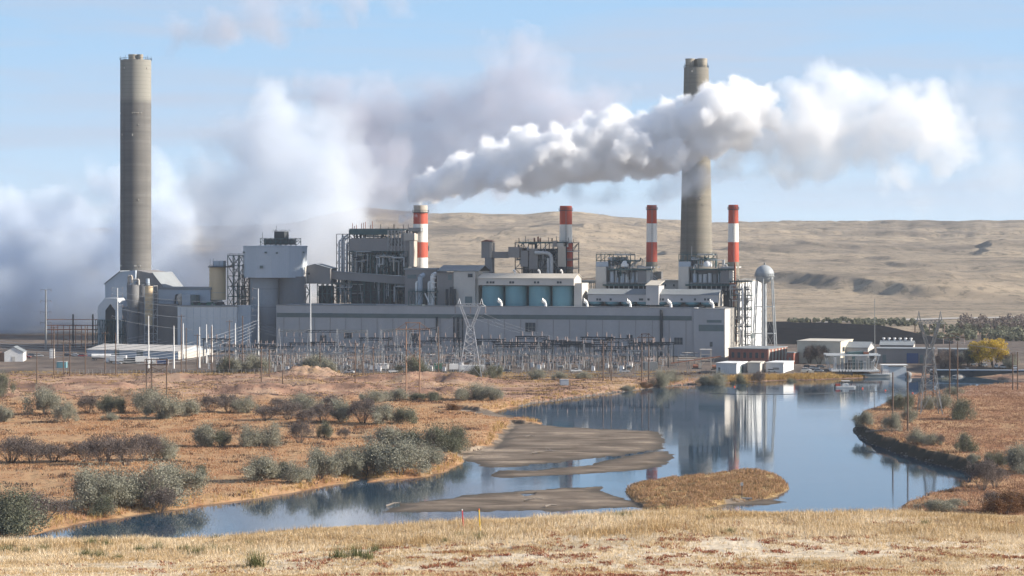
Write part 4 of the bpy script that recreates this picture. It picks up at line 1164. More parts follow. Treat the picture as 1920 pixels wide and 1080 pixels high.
# boiler houses 2 and 1: low, teal steel decks, a casing block at the left and vessels
def small_boiler(dx, label, seed):
    v0, v1 = 40, 62; rng = random.Random(seed)
    g = "boiler houses"
    u0, u1 = U(1216 + dx, v0), U(1117 + dx, v0); um = (u0 + u1) / 2
    t = T("boiler_house", label, "boiler house", F(um, v0, YZ), g)
    Z = lambda y: Zp(y, um, v0)
    panel(t, "stair_block", "annex_sheet", 1117 + dx, 1136 + dx, 500, 552, v0 - 1, v1 - 2, z0=31.9)
    panel(t, "stair_block_top", "blue_sheet", 1117.5 + dx, 1140 + dx, 490.5, 499.8, v0, v1 - 3)
    panel(t, "base_casing", "steel_dark", 1136.2 + dx, 1216 + dx, 532, 556, v0 + 1, v1 - 4, z0=31.9)
    panel(t, "furnace_casing", "silo_grey", 1141 + dx, 1212 + dx, 505, 531.8, v0 + 2.5, v1 - 4)
    for i in range(7):
        m = MB(); u = U(1148 + i * 9.5 + dx, v0 + 1.6); m.tube(F(u, v0 + 1.6, Z(530)), F(u, v0 + 1.6, Z(512 + rng.uniform(-3, 3))), 1.25, 1.25, 12); m.build("drum", rng.choice(["blue_sheet", "steel_grey", "galvanised"]), t, smooth=True)
    for i in range(8):
        m = MB(); u = U(1142 + i * 9.2 + dx, v0 - 1.2); m.tube(F(u, v0 - 1.2, Z(553)), F(u, v0 - 1.2, Z(536)), .3, .3, 8); m.build("downcomer", rng.choice(["steel_light", "steel_grey"]), t)
    for y, p0, p1, mt in ((533, 1130, 1222, "steel_teal"), (503.5, 1140, 1221, "steel_teal"), (545, 1140, 1218, "steel_dark")):
        m = MB(); a, b = U(p1 + dx, v0 - 2), U(p0 + dx, v0 - 2); platform(m, a, b, v0 - 2, v0 + 2.4, Z(y), t=.9); m.build("platform", mt, t)
        m = MB(); railing(m, a, b, v0 - 2, v0 + 2.3, Z(y), step=1.8, w=.1); m.build("handrail", "steel_light", t)
    m = MB(); pb(m, 1196 + dx, 1221 + dx, 500, 503, v0 - 2.3, v1); m.build("platform_edge", "steel_light", t)
    # open frame on top
    m = MB(); a, b = U(1182 + dx, v0 + 2), U(1118 + dx, v0 + 2); frame(m, a, b, v0 + 2, v0 + 14, Z(500), Z(477), 4, 1, 2, .42, .35, rng); m.build("steel_frame", "steel_teal", t)
    m = MB(); platform(m, a, b, v0 + 1.6, v0 + 14, Z(488)); railing(m, a, b, v0 + 1.6, v0 + 14, Z(477), h=1.2); m.build("platform", "steel_teal", t)
    m = MB(); pb(m, 1152 + dx, 1182 + dx, 476, 478.5, v0 + 1.4, v0 + 14.5); m.build("roof_plate", "steel_light", t)
    for i in range(5):
        m = MB(); u = U(1146 + i * 7 + dx, v0 + 5); m.tube(F(u, v0 + 5, Z(498)), F(u, v0 + 5, Z(482)), rng.uniform(.6, 1.2), None, 12); m.build("vessel", rng.choice(["duct_tan", "steel_light", "steel_grey"]), t, smooth=True)
    m = MB(); c = F(U(1172 + dx, v0 + 1), v0 + 1, Z(500)); m.lathe(c, [(2.6, 0), (2.6, 1.0), (2.2, 2.3), (1.2, 3.1), (0.01, 3.4)], 20); m.build("dome", "white_paint", t, smooth=True)
    pipes(t, rng, U(1210 + dx, v0), U(1140 + dx, v0), v0 - .5, v0 + 1.4, Z(532), Z(484), 14, ["steel_grey", "steel_light", "steel_dark", "steel_teal", "galvanised"], r=(.18, .5))
    panel(t, "precipitator", "grey_sheet", 1196 + dx, 1212 + dx, 508, 531, v0 - 1.2, v1 - 6)
    panel(t, "precipitator_end", "annex_sheet", 1212.2 + dx, 1219 + dx, 507, 531, v0 - 1.1, v1 - 8)
    for k in range(3):
        m = MB(); m.beam(F(U(1214 + dx, v0), v0 - 1, Z(506 + k * 4)), F(U(1232 + dx, v0), v0 - 1, Z(520 + k * 5)), .35); m.build("guy_strut", "steel_light", t)
    if dx > 0: 
        m = MB(); u = U(1297, v0); m.beam(F(u, v0, Z(480)), F(u, v0, Z(462)), .25); m.build("mast", "steel_light", t)
    else:
        panel(t, "rooftop_hut", "annex_sheet", 1232, 1240, 509, 523, v0 + 22, v0 + 26)
small_boiler(0, "low boiler house with teal decks, left one of the two alike", 31)
small_boiler(155, "low teal decked boiler house in front of the tall tapered concrete chimney", 37)
t = T("link_building", "flat grey block filling the gap between the two low boiler houses", "plant building", F(U(1250, 50), 50, YZ))
panel(t, "wall", "annex_sheet", 1240, 1272, 527, 556, 48, 66, z0=31.9); panel(t, "roof", "roof_beige", 1238, 1273, 525.2, 526.9, 47, 67)
for p in (1246, 1262): panel(t, "window", "dark_glass", p, p + 3, 533, 537, 47.8, 48.2)
t = T("link_building", "low block with an open steel rack between the teal silos and the low boiler houses", "plant building", F(U(1100, 50), 50, YZ))
panel(t, "wall", "steel_dark", 1092, 1116, 545, 572, 42, 60, z0=31.9); panel(t, "roof", "roof_beige", 1080, 1117, 526, 530, 44, 60)
m = MB(); frame(m, U(1116, 43), U(1088, 43), 43, 58, 31.9, Zp(530, U(1100, 43), 43), 4, 2, 3, .35, .5, random.Random(2)); m.build("steel_rack", "steel_teal", t)
m = MB(); railing(m, U(1116, 43), U(1088, 43), 43, 58, Zp(526, U(1100, 43), 43)); m.build("handrail", "rust", t)

# buildings between the steaming chimney and the silos
t = T("filter_house", "pale corrugated block with a lit right half, just left of the teal silos", "plant building", F(U(870, 20), 20, 31.9))
a, b, z0, z1 = pb(MB(), 850, 897, 507, 573, 20, 44, z0=31.9)
panel(t, "wall", "annex_sheet", 850.5, 891, 509, 573, 20, 44, z0=31.9)  # lit right half coloured in as a paler sheet than the grey left
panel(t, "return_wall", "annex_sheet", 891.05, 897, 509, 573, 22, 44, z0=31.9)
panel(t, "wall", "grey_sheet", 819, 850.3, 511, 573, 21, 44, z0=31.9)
m = MB(); ua, ub = U(898, 19.5), U(819, 19.5); z = Zp(509, ua, 20)
m.hexa([F(ua, 19.4, z), F(ub, 19.4, z), F(ub, 32, z + 3), F(ua, 32, z + 3), F(ua, 19.4, z + .4), F(ub, 19.4, z + .4), F(ub, 32, z + 3.4), F(ua, 32, z + 3.4)]); m.build("roof", "roof_grey", t)
m = MB(); m.hexa([F(ua, 32, z + 3), F(ub, 32, z + 3), F(ub, 45, z), F(ua, 45, z), F(ua, 32, z + 3.4), F(ub, 32, z + 3.4), F(ub, 45, z + .4), F(ua, 45, z + .4)]); m.build("roof", "roof_grey", t)
panel(t, "window", "dark_glass", 877, 886, 513, 520, 19.8, 20.2); panel(t, "vent_panel", "louvre", 840, 847, 515, 525, 20.8, 21.2); panel(t, "service_door", "louvre", 872, 885, 556, 573, 19.8, 20.2, z0=31.95)
for px in (838, 846, 853): 
    m = MB(); u = U(px, 18); m.tube(F(u, 18, 31.9), F(u, 18, Zp(538 + (px % 3) * 4, u, 18)), .8, .8, 10); m.build("stub_pipe", "steel_dark", t)
t = T("fan_house", "blue grey flat roofed block with white ducts before it, beneath the steaming chimney", "plant building", F(U(790, 26), 26, 31.9))
panel(t, "wall", "grey_sheet", 759, 818, 506, 573, 27, 48, z0=31.9)
panel(t, "roof", "roof_grey", 757, 820, 503, 506, 26.4, 49)
panel(t, "vent_panel", "louvre", 764, 780, 515, 522, 26.8, 27.2)
for px, y0, r in ((781, 530, .75), (788, 519, 1.4), (811, 517, 1.3), (804, 530, .7)):
    m = MB(); u = U(px, 22); m.path([F(u, 22, 31.95), F(u, 22, Zp(y0, u, 22)), F(u - 1.5, 24, Zp(y0, u, 22) + 1.0)], r, 12); m.build("white_duct", "white_paint" if r < 1 or px == 811 else "blue_sheet", t, smooth=True)
for k in range(5):
    m = MB(); pb(m, 807, 816, 520 + k * 9, 522 + k * 9, 20.2, 24); m.build("duct_flange", "white_paint", t)
m = MB(); a, b = U(819, 18), U(766, 18); platform(m, a, b, 18, 25, Zp(546, a, 18)); railing(m, a, b, 18, 25, Zp(546, a, 18)); m.build("platform", "steel_teal", t)
m = MB(); frame(m, a, b, 18.2, 24.8, 31.9, Zp(546, a, 18), 4, 1, 1, .35, .9, random.Random(4)); m.build("support_frame", "steel_teal", t)
m = MB(); m.beam(F(U(796, 17), 17.6, Zp(550, a, 18)), F(U(806, 17), 17.6, Zp(572, a, 18)), .5); m.build("chute", "white_paint", t)

# ------------------------------------------------------------------ white silo building
def silo_block():
    v = 22
    u = U(516, v + 14); c = F(u, v + 14, YZ); k = c[1] / FPX; r = 60 * k
    t = T("silo_building", "tall white many-sided storage building with a dark penthouse on its roof", "silo building", c)
    z = lambda y: CAM_H - (y - HY) * k - YZ
    m = MB(); vs = []
    m.lathe(c, [(r, z(520)), (r, z(462)), (r * .995, z(461)), (.01, z(459.5))], 12); m.build("upper_drum", "shaded_white_sheet", t)
    m = MB(); m.lathe(c, [(r * 1.012, z(463.4)), (r * 1.012, z(461)), (r * .97, z(460.9))], 12); m.build("parapet", "blue_sheet", t)
    cx = F(U(499, v + 10), v + 10, YZ); r2 = 30 * k
    m = MB(); m.lathe(cx, [(r2, 0), (r2, z(515))], 40); m.build("lower_silo", "silo_pale", t, smooth=True)
    m = MB(); 
    for y in (521, 541, 575, 608): m.lathe((cx[0], cx[1], YZ + z(y)), [(r2, -.15), (r2 + .15, -.12), (r2 + .15, .12), (r2, .15)], 40)
    m.build("hoop", "steel_grey", t)
    c3 = F(U(548, v + 12), v + 12, YZ); m = MB(); m.lathe(c3, [(26 * k, 0), (26 * k, z(518))], 32); m.build("lower_silo", "silo_grey", t, smooth=True)
    for px, y in ((459, 473), (504, 473), (496, 500), (525, 474), (571, 473)):
        a = (px - 516) * k / r
        if abs(a) > .97: continue
        yy = c[1] - math.cos(math.asin(a)) * r
        m = MB(); x = c[0] + a * r; h = (5 if y == 500 else 3) * k; m.box(x - h * .6, x + h * .6, yy - .3, yy + 1.2, YZ + z(y) - h / 2, YZ + z(y) + h / 2); m.build("vent_panel", "louvre", t)
    rng = random.Random(9)
    m = MB(); frame(m, U(546, v + 6), U(488, v + 6), v + 6, v + 22, YZ + z(460), YZ + z(447), 6, 2, 2, .35, .6, rng); m.build("penthouse_frame", "steel_teal", t)
    panel(t, "penthouse", "steel_dark", 495, 540, 448, 459, v + 8, v + 20)
    panel(t, "penthouse_top", "steel_dark", 514, 533, 434, 448, v + 9, v + 16)
    m = MB(); railing(m, U(535, v + 9), U(512, v + 9), v + 8.5, v + 16.5, YZ + z(435)); m.build("handrail", "steel_dark", t)
    for px, y in ((492, 436), (516, 430), (518, 423), (541, 438)):
        m = MB(); uu = U(px, v + 10); m.beam(F(uu, v + 10, YZ + z(447)), F(uu, v + 10, YZ + z(y)), .18); m.build("antenna", "steel_dark", t)
    # open steel stair tower
    t = T("stair_tower", "open teal steel stair tower against the left side of the white silo building", "stair tower", F(U(442, v + 8), v + 8, YZ))
    ua, ub = U(457, v + 8), U(427, v + 8)
    m = MB(); frame(m, ua, ub, v + 8, v + 18, YZ, Zp(479, ua, v + 8), 3, 1, 9, .45, .9, rng); m.build("steel_frame", "steel_teal", t)
    ua2 = U(468, v + 6); m = MB(); frame(m, ua2, ua, v + 6, v + 16, YZ, Zp(496, ua, v + 8), 1, 1, 7, .4, .9, rng); m.build("steel_frame", "steel_dark", t)
    for i in range(9):
        z0 = YZ + (Zp(479, ua, v + 8) - YZ) * i / 9; z1 = YZ + (Zp(479, ua, v + 8) - YZ) * (i + 1) / 9
        m = MB(); p, q = (ua + 1, ub - 1) if i % 2 else (ub - 1, ua + 1); m.beam(F(p, v + 10, z0), F(q, v + 10, z1), 1.0, .3); platform(m, ua, ub, v + 12, v + 17, z1); m.build("stair_flight", "steel_grey", t)
    m = MB(); railing(m, ua, ub, v + 8, v + 18, Zp(479, ua, v + 8)); m.build("handrail", "steel_dark", t)
    for i in range(4):
        m = MB(); uu = ub + (ua - ub) * (i + .5) / 4; m.tube(F(uu, v + 14, YZ + 4), F(uu, v + 14, 46 - i * 2), .45, .45, 8); m.build("riser_pipe", rng.choice(["steel_grey", "steel_light"]), t)
silo_block()

def round_silo(px, v, r_px, y0, y1, mat, name, label, cat="silo", z0=None, cap=None, n=36):
    u = U(px, v); c = F(u, v, 0); k = c[1] / FPX
    zt = CAM_H - (y0 - HY) * k; zb = CAM_H - (y1 - HY) * k if z0 is None else z0
    t = T(name, label, cat, (c[0], c[1], zb))
    m = MB(); m.lathe((c[0], c[1], zb), [(r_px * k, 0), (r_px * k, zt - zb), (0.01, zt - zb + r_px * k * .08)], n); m.build("shell", mat, t, smooth=True)
    m = MB()
    for i in range(12):
        a = 2 * math.pi * i / 12; b = 2 * math.pi * (i + 1) / 12; rr = r_px * k * .97
        p = (c[0] + math.cos(a) * rr, c[1] + math.sin(a) * rr); q = (c[0] + math.cos(b) * rr, c[1] + math.sin(b) * rr)
        m.beam((*p, zt), (*p, zt + 1.2), .12); m.beam((*p, zt + 1.2), (*q, zt + 1.2), .12)
    m.build("handrail", "steel_dark", t)
    return t, c, k, zt, zb
t, c, k, zt, zb = round_silo(408, 30, 15.5, 501, 562, "silo_tan", "silo", "sunlit tan cylindrical silo left of the open steel stair tower")
panel(t, "top_hut", "blue_sheet", 399, 418, 489, 500, 28, 33)
panel(t, "top_platform", "steel_dark", 390, 425, 499.5, 501.5, 24, 36)
m = MB(); u = U(395, 27)
m.lathe((c[0], c[1], zb), [(15.6 * k, 4), (15.8 * k, 4.1), (15.6 * k, 4.3)], 30); m.build("hoop", "duct_tan", t)
for px in (394, 400, 411, 420):
    m = MB(); uu = U(px, 28); m.beam(F(uu, 28, zt), F(uu, 28, zt + 4 + (px % 3)), .15); m.build("antenna", "steel_dark", t)

# the group of grey silos by the concrete chimney
t1, c, k, zt, zb = round_silo(250, 8, 12, 534, 640, "silo_grey", "silo", "dark grey silo at the left of the pair below the tall plain chimney", z0=YZ)
t2, c2, k, zt2, zb2 = round_silo(268, 12, 13, 534, 640, "silo_grey", "silo", "dark grey silo at the right of the pair below the tall plain chimney", z0=YZ)
m = MB(); m.path([F(U(241, 8), 8, zt), F(U(241, 8), 8, zt + 5), F(U(247, 8), 8, zt + 5), F(U(247, 8), 8, zt + 1)], .7, 10); m.build("top_pipe", "duct_tan", t1, smooth=True)
m = MB(); m.path([F(U(250, 7), 7, zt), F(U(250, 7), 7, zt + 3), F(U(260, 7), 7, zt + 3), F(U(260, 7), 7, zt)], .6, 10); m.build("top_pipe", "annex_sheet", t1, smooth=True)
m = MB(); m.tube(F(U(277, 10), 10, zt), F(U(277, 10), 10, zt + 3.6), 1.2, 1.0, 10); m.build("filter", "blue_sheet", t2, smooth=True)
t, c, k, zt, zb = round_silo(279, 2, 7.5, 536, 590, "silo_tan", "hopper_silo", "slender pale hopper silo with a cone bottom beside the grey silos", z0=None)
m = MB(); m.lathe((c[0], c[1], 0), [(2.0, zb - 6), (7.5 * k, zb - .02)], 24); m.build("cone", "silo_tan", t, smooth=True)
m = MB(); frame(m, U(290, 1), U(274, 1), -1, 5, YZ, zt, 1, 1, 8, .3, .6, random.Random(6)); m.build("ladder_frame", "steel_light", t)

# chimney base buildings at the far left
def base_block():
    v = 26
    t = T("chimney_base_building", "blue grey building with steep sloping shoulders around the foot of the tall plain chimney", "plant building", F(U(250, v), v, YZ))
    m = MB()
    uL, uM, uN = U(197, v), U(226, v), U(254, v)
    m.prism([(uL, YZ), (uL, Zp(532, uL, v)), (uM, Zp(509, uM, v)), (uN, Zp(507, uN, v)), (uN, YZ)], v, v + 34, F); m.build("wall", "blue_sheet", t)
    m = MB(); m.hexa([F(uL + .5, v - .6, Zp(532, uL, v) - .4), F(uM, v - .6, Zp(509, uM, v)), F(uM, v + 35, Zp(509, uM, v)), F(uL + .5, v + 35, Zp(532, uL, v) - .4), F(uL + .5, v - .6, Zp(532, uL, v) + .1), F(uM, v - .6, Zp(509, uM, v) + .5), F(uM, v + 35, Zp(509, uM, v) + .5), F(uL + .5, v + 35, Zp(532, uL, v) + .1)]); m.build("roof", "roof_grey", t)
    m = MB(); a, b = U(284, v), U(304, v)
    m.prism([(uN - .02, YZ), (uN - .02, Zp(507, uN, v)), (a, Zp(513, a, v)), (b, Zp(540, b, v)), (b, YZ)], v + 2, v + 30, F); m.build("wing", "grey_sheet", t)
    m = MB(); m.hexa([F(a + .3, v + 1.5, Zp(512, a, v)), F(b - .5, v + 1.5, Zp(541, b, v)), F(b - .5, v + 31, Zp(541, b, v)), F(a + .3, v + 31, Zp(512, a, v)), F(a + .3, v + 1.5, Zp(512, a, v) + .5), F(b - .5, v + 1.5, Zp(541, b, v) + .5), F(b - .5, v + 31, Zp(541, b, v) + .5), F(a + .3, v + 31, Zp(512, a, v) + .5)]); m.build("roof", "roof_grey", t)
    t = T("loading_house", "pale gabled building with a dark pointed doorway below the tall plain chimney", "loading building", F(U(210, 14), 14, YZ))
    m = MB(); a, b, mm = U(183, 14), U(229, 14), U(206, 14)
    m.prism([(b, YZ), (a, YZ), (a, Zp(575, a, 14)), (U(196, 14), Zp(559, mm, 14)), (U(218, 14), Zp(559, mm, 14)), (b, Zp(575, b, 14))], 14, 25, F); m.build("wall", "white_sheet", t)
    m = MB(); a, b, mm = U(198, 14), U(216, 14), U(207, 14)
    m.prism([(b, YZ), (a, YZ), (a, Zp(582, a, 14)), (mm, Zp(570, mm, 14)), (b, Zp(582, b, 14))], 13.7, 14.1, F); m.build("doorway", "steel_dark", t)
    m = MB(); frame(m, U(232, 12), U(182, 12), 10, 13, YZ, Zp(600, mm, 12), 6, 1, 2, .35, .8, random.Random(7)); m.build("steel_frame", "steel_teal", t)
    # long low blocks to the right of it
    t = T("plant_annex", "long low pale blue annex with a grey roof running right from the tall plain chimney", "plant building", F(U(345, 24), 24, YZ))
    panel(t, "wall", "blue_sheet", 297, 394, 543, 600, 25, 44, z0=YZ); panel(t, "roof", "roof_grey", 300, 396, 538.5, 543, 24.6, 45)
    panel(t, "penthouse", "blue_sheet", 296, 330, 600, 612, 20, 24.8); panel(t, "lower_wall", "grey_sheet", 292, 333, 570, 640, 18, 24.9, z0=YZ)
    for p in (300, 312, 324): panel(t, "window", "dark_glass", p, p + 4, 604, 609, 19.8, 20.1)
    m = MB(); railing(m, U(330, 17), U(296, 17), 17, 20, Zp(566, U(310, 17), 17)); m.build("handrail", "steel_dark", t)
    m = MB(); c = F(U(338, 20), 20, Zp(573, U(338, 20), 20)); m.lathe(c, [(.5, 0), (1.8, 3), (2.0, 5), (1.2, 6.5), (.01, 7)], 20); m.build("cyclone", "duct_tan", t, smooth=True)
    m = MB(); m.path([F(U(338, 20), 20, c[2] + 6.5), F(U(330, 20), 20, c[2] + 6), F(U(328, 20), 20, c[2] + 1)], .5, 8); m.build("cyclone_pipe", "steel_dark", t, smooth=True)
    panel(t, "stair_hut", "blue_sheet", 341, 357, 552, 573, 18, 24.8); panel(t, "stair_hut_door", "louvre", 358, 367, 553, 573, 18, 24)
    t = T("white_block", "plain bluish white windowless block in front of the silo building", "plant building", F(U(386, 0), 0, YZ))
    panel(t, "wall", "white_sheet", 333, 444, 575, 640, 2, 17, z0=YZ); panel(t, "parapet", "steel_grey", 332, 445, 573, 575, 1.7, 17.3)
    panel(t, "side_wing", "blue_sheet", 444.3, 470, 573, 640, 4, 17, z0=YZ)
    m = MB()
    for i in range(9): 
        u = U(338 + i * 12.5, 1.9); m.box(u - .08, u + .08, 1.85, 2.02, YZ, Zp(576, u, 2), F)
    m.build("seam", "blue_sheet", t)
    rng = random.Random(13)
    for i in range(12):
        u = U(368 + i * 5, 14); m = MB(); s = rng.uniform(.6, 1.6); z = Zp(573, u, 14); m.box(u - s, u + s, 9, 12, z, z + s * 1.4, F); m.build("roof_equipment", rng.choice(["steel_dark", "steel_grey", "green_paint"]), t)
base_block()

# ------------------------------------------------------------------ right end annex, pipe tower, water tower
def right_end():
    v0, v1 = 60, 82
    t = T("scrubber_building", "tall sunlit white clad building at the right end of the plant", "plant building", F(U(1410, v0), v0, YZ))
    ua, ub = U(1437, v0), U(1386, v0)
    zl, zr_ = Zp(526, ub, v0), Zp(527, ua, v0)
    # a wing turned to the sun, so its long face is the lit one
    A = Vector(F(ub, v0, 0)); B = Vector(F(ua, v0, 0)) + Vector((0, 26, 0)); d = Vector((-7, 30, 0))
    def wall(z0, z1, o=0): 
        return [tuple(A + Vector((0, 0, z0))), tuple(B + Vector((0, 0, z0))), tuple(B + d + Vector((0, 0, z0))), tuple(A + d + Vector((0, 0, z0))), tuple(A + Vector((0, 0, z1 - 2))), tuple(B + Vector((0, 0, z1))), tuple(B + d + Vector((0, 0, z1))), tuple(A + d + Vector((0, 0, z1 - 2)))]
    m = MB(); m.hexa(wall(YZ, zl)); m.build("wall", "white_sheet", t)
    m = MB(); q = wall(YZ, zl)[4:]; m.hexa([(x, y, z) for x, y, z in q] + [(x, y, z + .5) for x, y, z in q]); m.build("roof", "roof_beige", t)
    nrm = Vector((B - A).normalized().y * 1.0, ) if False else Vector(((B - A).y, -(B - A).x, 0)).normalized()
    for f0, f1, z0, z1 in ((.05, .3, 8, 12), (.5, .7, 7, 10), (.36, .4, 14, 17)):
        p = A + (B - A) * f0 + nrm * .1; q2 = A + (B - A) * f1 + nrm * .1
        m = MB(); m.hexa([(p.x, p.y, YZ + z0), (q2.x, q2.y, YZ + z0), (q2.x - nrm.x * .3, q2.y - nrm.y * .3, YZ + z0), (p.x - nrm.x * .3, p.y - nrm.y * .3, YZ + z0), (p.x, p.y, YZ + z1), (q2.x, q2.y, YZ + z1), (q2.x - nrm.x * .3, q2.y - nrm.y * .3, YZ + z1), (p.x - nrm.x * .3, p.y - nrm.y * .3, YZ + z1)]); m.build("service_door", "louvre", t)
    t = T("pipe_tower", "open stair and pipe tower with white decks at the right corner of the turbine hall", "pipe tower", F(-4, 20, YZ))
    rng = random.Random(17)
    u0, u1 = U(1402, 30), U(1369, 30)
    m = MB(); frame(m, u0, u1, 30, 42, YZ, Zp(527, u0, 30), 3, 1, 8, .4, .6, rng); m.build("steel_frame", "steel_dark", t)
    for i, y in enumerate((527, 541, 553, 563, 580, 597, 612, 625)):
        z = Zp(y, u0, 30); m = MB(); e = rng.uniform(-2, 2.5); platform(m, u0 - 1.5 + e, u1 + .5, 29, 33, z, t=.5); railing(m, u0 - 1.5 + e, u1 + .5, 29, 33, z, step=2); m.build("platform", "steel_light" if i % 2 else "steel_teal", t)
    pipes(t, rng, u0, u1, 28, 30, YZ + 1, Zp(530, u0, 30), 14, ["steel_grey", "steel_light", "galvanised", "rust", "steel_dark"], r=(.2, .5))
    m = MB(); u = U(1378, 34); m.tube(F(u, 34, 36), F(u, 34, Zp(492, u, 34)), .7, .6, 10); m.build("exhaust_pipe", "rust", t, smooth=True)
    m = MB(); u2 = U(1390, 26); pts = [F(U(1396, 26), 26, Zp(604, u2, 26)), F(U(1384, 26), 26, Zp(612, u2, 26)), F(U(1388, 26), 26, Zp(620, u2, 26)), F(U(1388, 26), 26, Zp(645, u2, 26))]; m.path(pts, .6, 10); m.build("white_pipe", "white_paint", t, smooth=True)
    m = MB(); u2 = U(1393, 26); m.tube(F(u2, 26, YZ), F(u2, 26, Zp(540, u2, 26)), .55, .55, 10); m.build("white_pipe", "white_paint", t, smooth=True)
    # water tower
    X, D, zb = (1433.5 - 960) / FPX * 1300, 1300.0, YZ
    k = D / FPX; zc = CAM_H - (514 - HY) * k; r = 17.6 * k
    t = T("water_tower", "round silver water tower on tall braced legs at the right end of the plant", "water tower", (X, D, zb))
    prof = [(r * math.cos(a), zc - zb + r * math.sin(a) * (.97 if a > 0 else 1)) for a in [R(q) for q in range(-88, 89, 8)]]
    m = MB(); m.lathe((X, D, zb), prof, 40); m.build("tank", "tower_silver", t, smooth=True)
    m = MB(); m.lathe((X, D, zb), [(r * .98, zc - zb - 1.2), (r * 1.1, zc - zb - 1.2), (r * 1.1, zc - zb - .8), (r * .98, zc - zb - .8)], 40)
    for i in range(24):
        a = 2 * math.pi * i / 24; b = 2 * math.pi * (i + 1) / 24
        p = (X + math.cos(a) * r * 1.09, D + math.sin(a) * r * 1.09); q = (X + math.cos(b) * r * 1.09, D + math.sin(b) * r * 1.09)
        m.beam((*p, zc - .9), (*p, zc + .2), .1); m.beam((*p, zc + .2), (*q, zc + .2), .1)
    m.build("balcony", "steel_grey", t)
    legs = []
    for i in range(6):
        a = R(15 + 60 * i); top = Vector((X + math.cos(a) * r * .93, D + math.sin(a) * r * .93, zc - 1.5)); bot = Vector((X + math.cos(a) * r * 1.42, D + math.sin(a) * r * 1.42, zb)); legs.append((top, bot))
        m = MB(); m.tube(bot, top, .34, .34, 8); m.build("leg", "tower_silver", t, smooth=True)
    m = MB()
    for f in (.28, .62):
        ring = [b + (a - b) * f for a, b in legs]
        for i in range(6): m.beam(ring[i], ring[(i + 1) % 6], .3)
    m.build("ring_strut", "tower_silver", t)
    m = MB()
    lv = [0, .28, .62, 1.0]
    for i in range(6):
        for f0, f1 in zip(lv[:-1], lv[1:]):
            a0, b0 = legs[i]; a1, b1 = legs[(i + 1) % 6]
            m.beam(b0 + (a0 - b0) * f0, b1 + (a1 - b1) * f1, .09); m.beam(b1 + (a1 - b1) * f0, b0 + (a0 - b0) * f1, .09)
    m.build("tie_rod", "steel_grey", t)
    m = MB(); m.tube((X, D, zb), (X, D, zc - r + .5), 1.15, 1.0, 16); m.build("riser", "tower_silver", t, smooth=True)
    m = MB(); m.tube((X, D, zc + r * .95), (X, D, zc + r + 1.2), .5, .4, 10); m.build("finial", "steel_grey", t)
right_end()

# ------------------------------------------------------------------ yard, switchyard and river front
ORD = ("first second third fourth fifth sixth seventh eighth ninth tenth eleventh twelfth thirteenth fourteenth fifteenth sixteenth seventeenth eighteenth nineteenth twentieth "
       "twenty-first twenty-second twenty-third twenty-fourth twenty-fifth twenty-sixth twenty-seventh twenty-eighth twenty-ninth thirtieth thirty-first thirty-second thirty-third thirty-fourth thirty-fifth thirty-sixth thirty-seventh thirty-eighth thirty-ninth fortieth").split()

def at_h(p, py):      # height above the ground at point p that shows at row py
    return CAM_H - (py - HY) / FPX * p.y - p.z

class Shed:
    """building with its near right corner standing on the ground under a photo pixel"""
    def __init__(s, px0, pxc, px1, ybase, ang=15.0):
        c = PG(pxc, ybase); a = R(ang); s.ca, s.sa = math.cos(a), math.sin(a); s.c = c
        t0, t1 = (px0 - 960) / FPX, (px1 - 960) / FPX
        s.w = (c.x - t0 * c.y) / (s.ca + t0 * s.sa)
        s.d = (t1 * c.y - c.x) / (s.sa - t1 * s.ca) if px1 != pxc else 8
        if s.d < 2 or s.d > 60: s.d = 10
    def f(s, u, v, z): return (s.c.x - u * s.ca + v * s.sa, s.c.y + u * s.sa + v * s.ca, s.c.z + z)
    def h(s, py): return at_h(s.c, py)

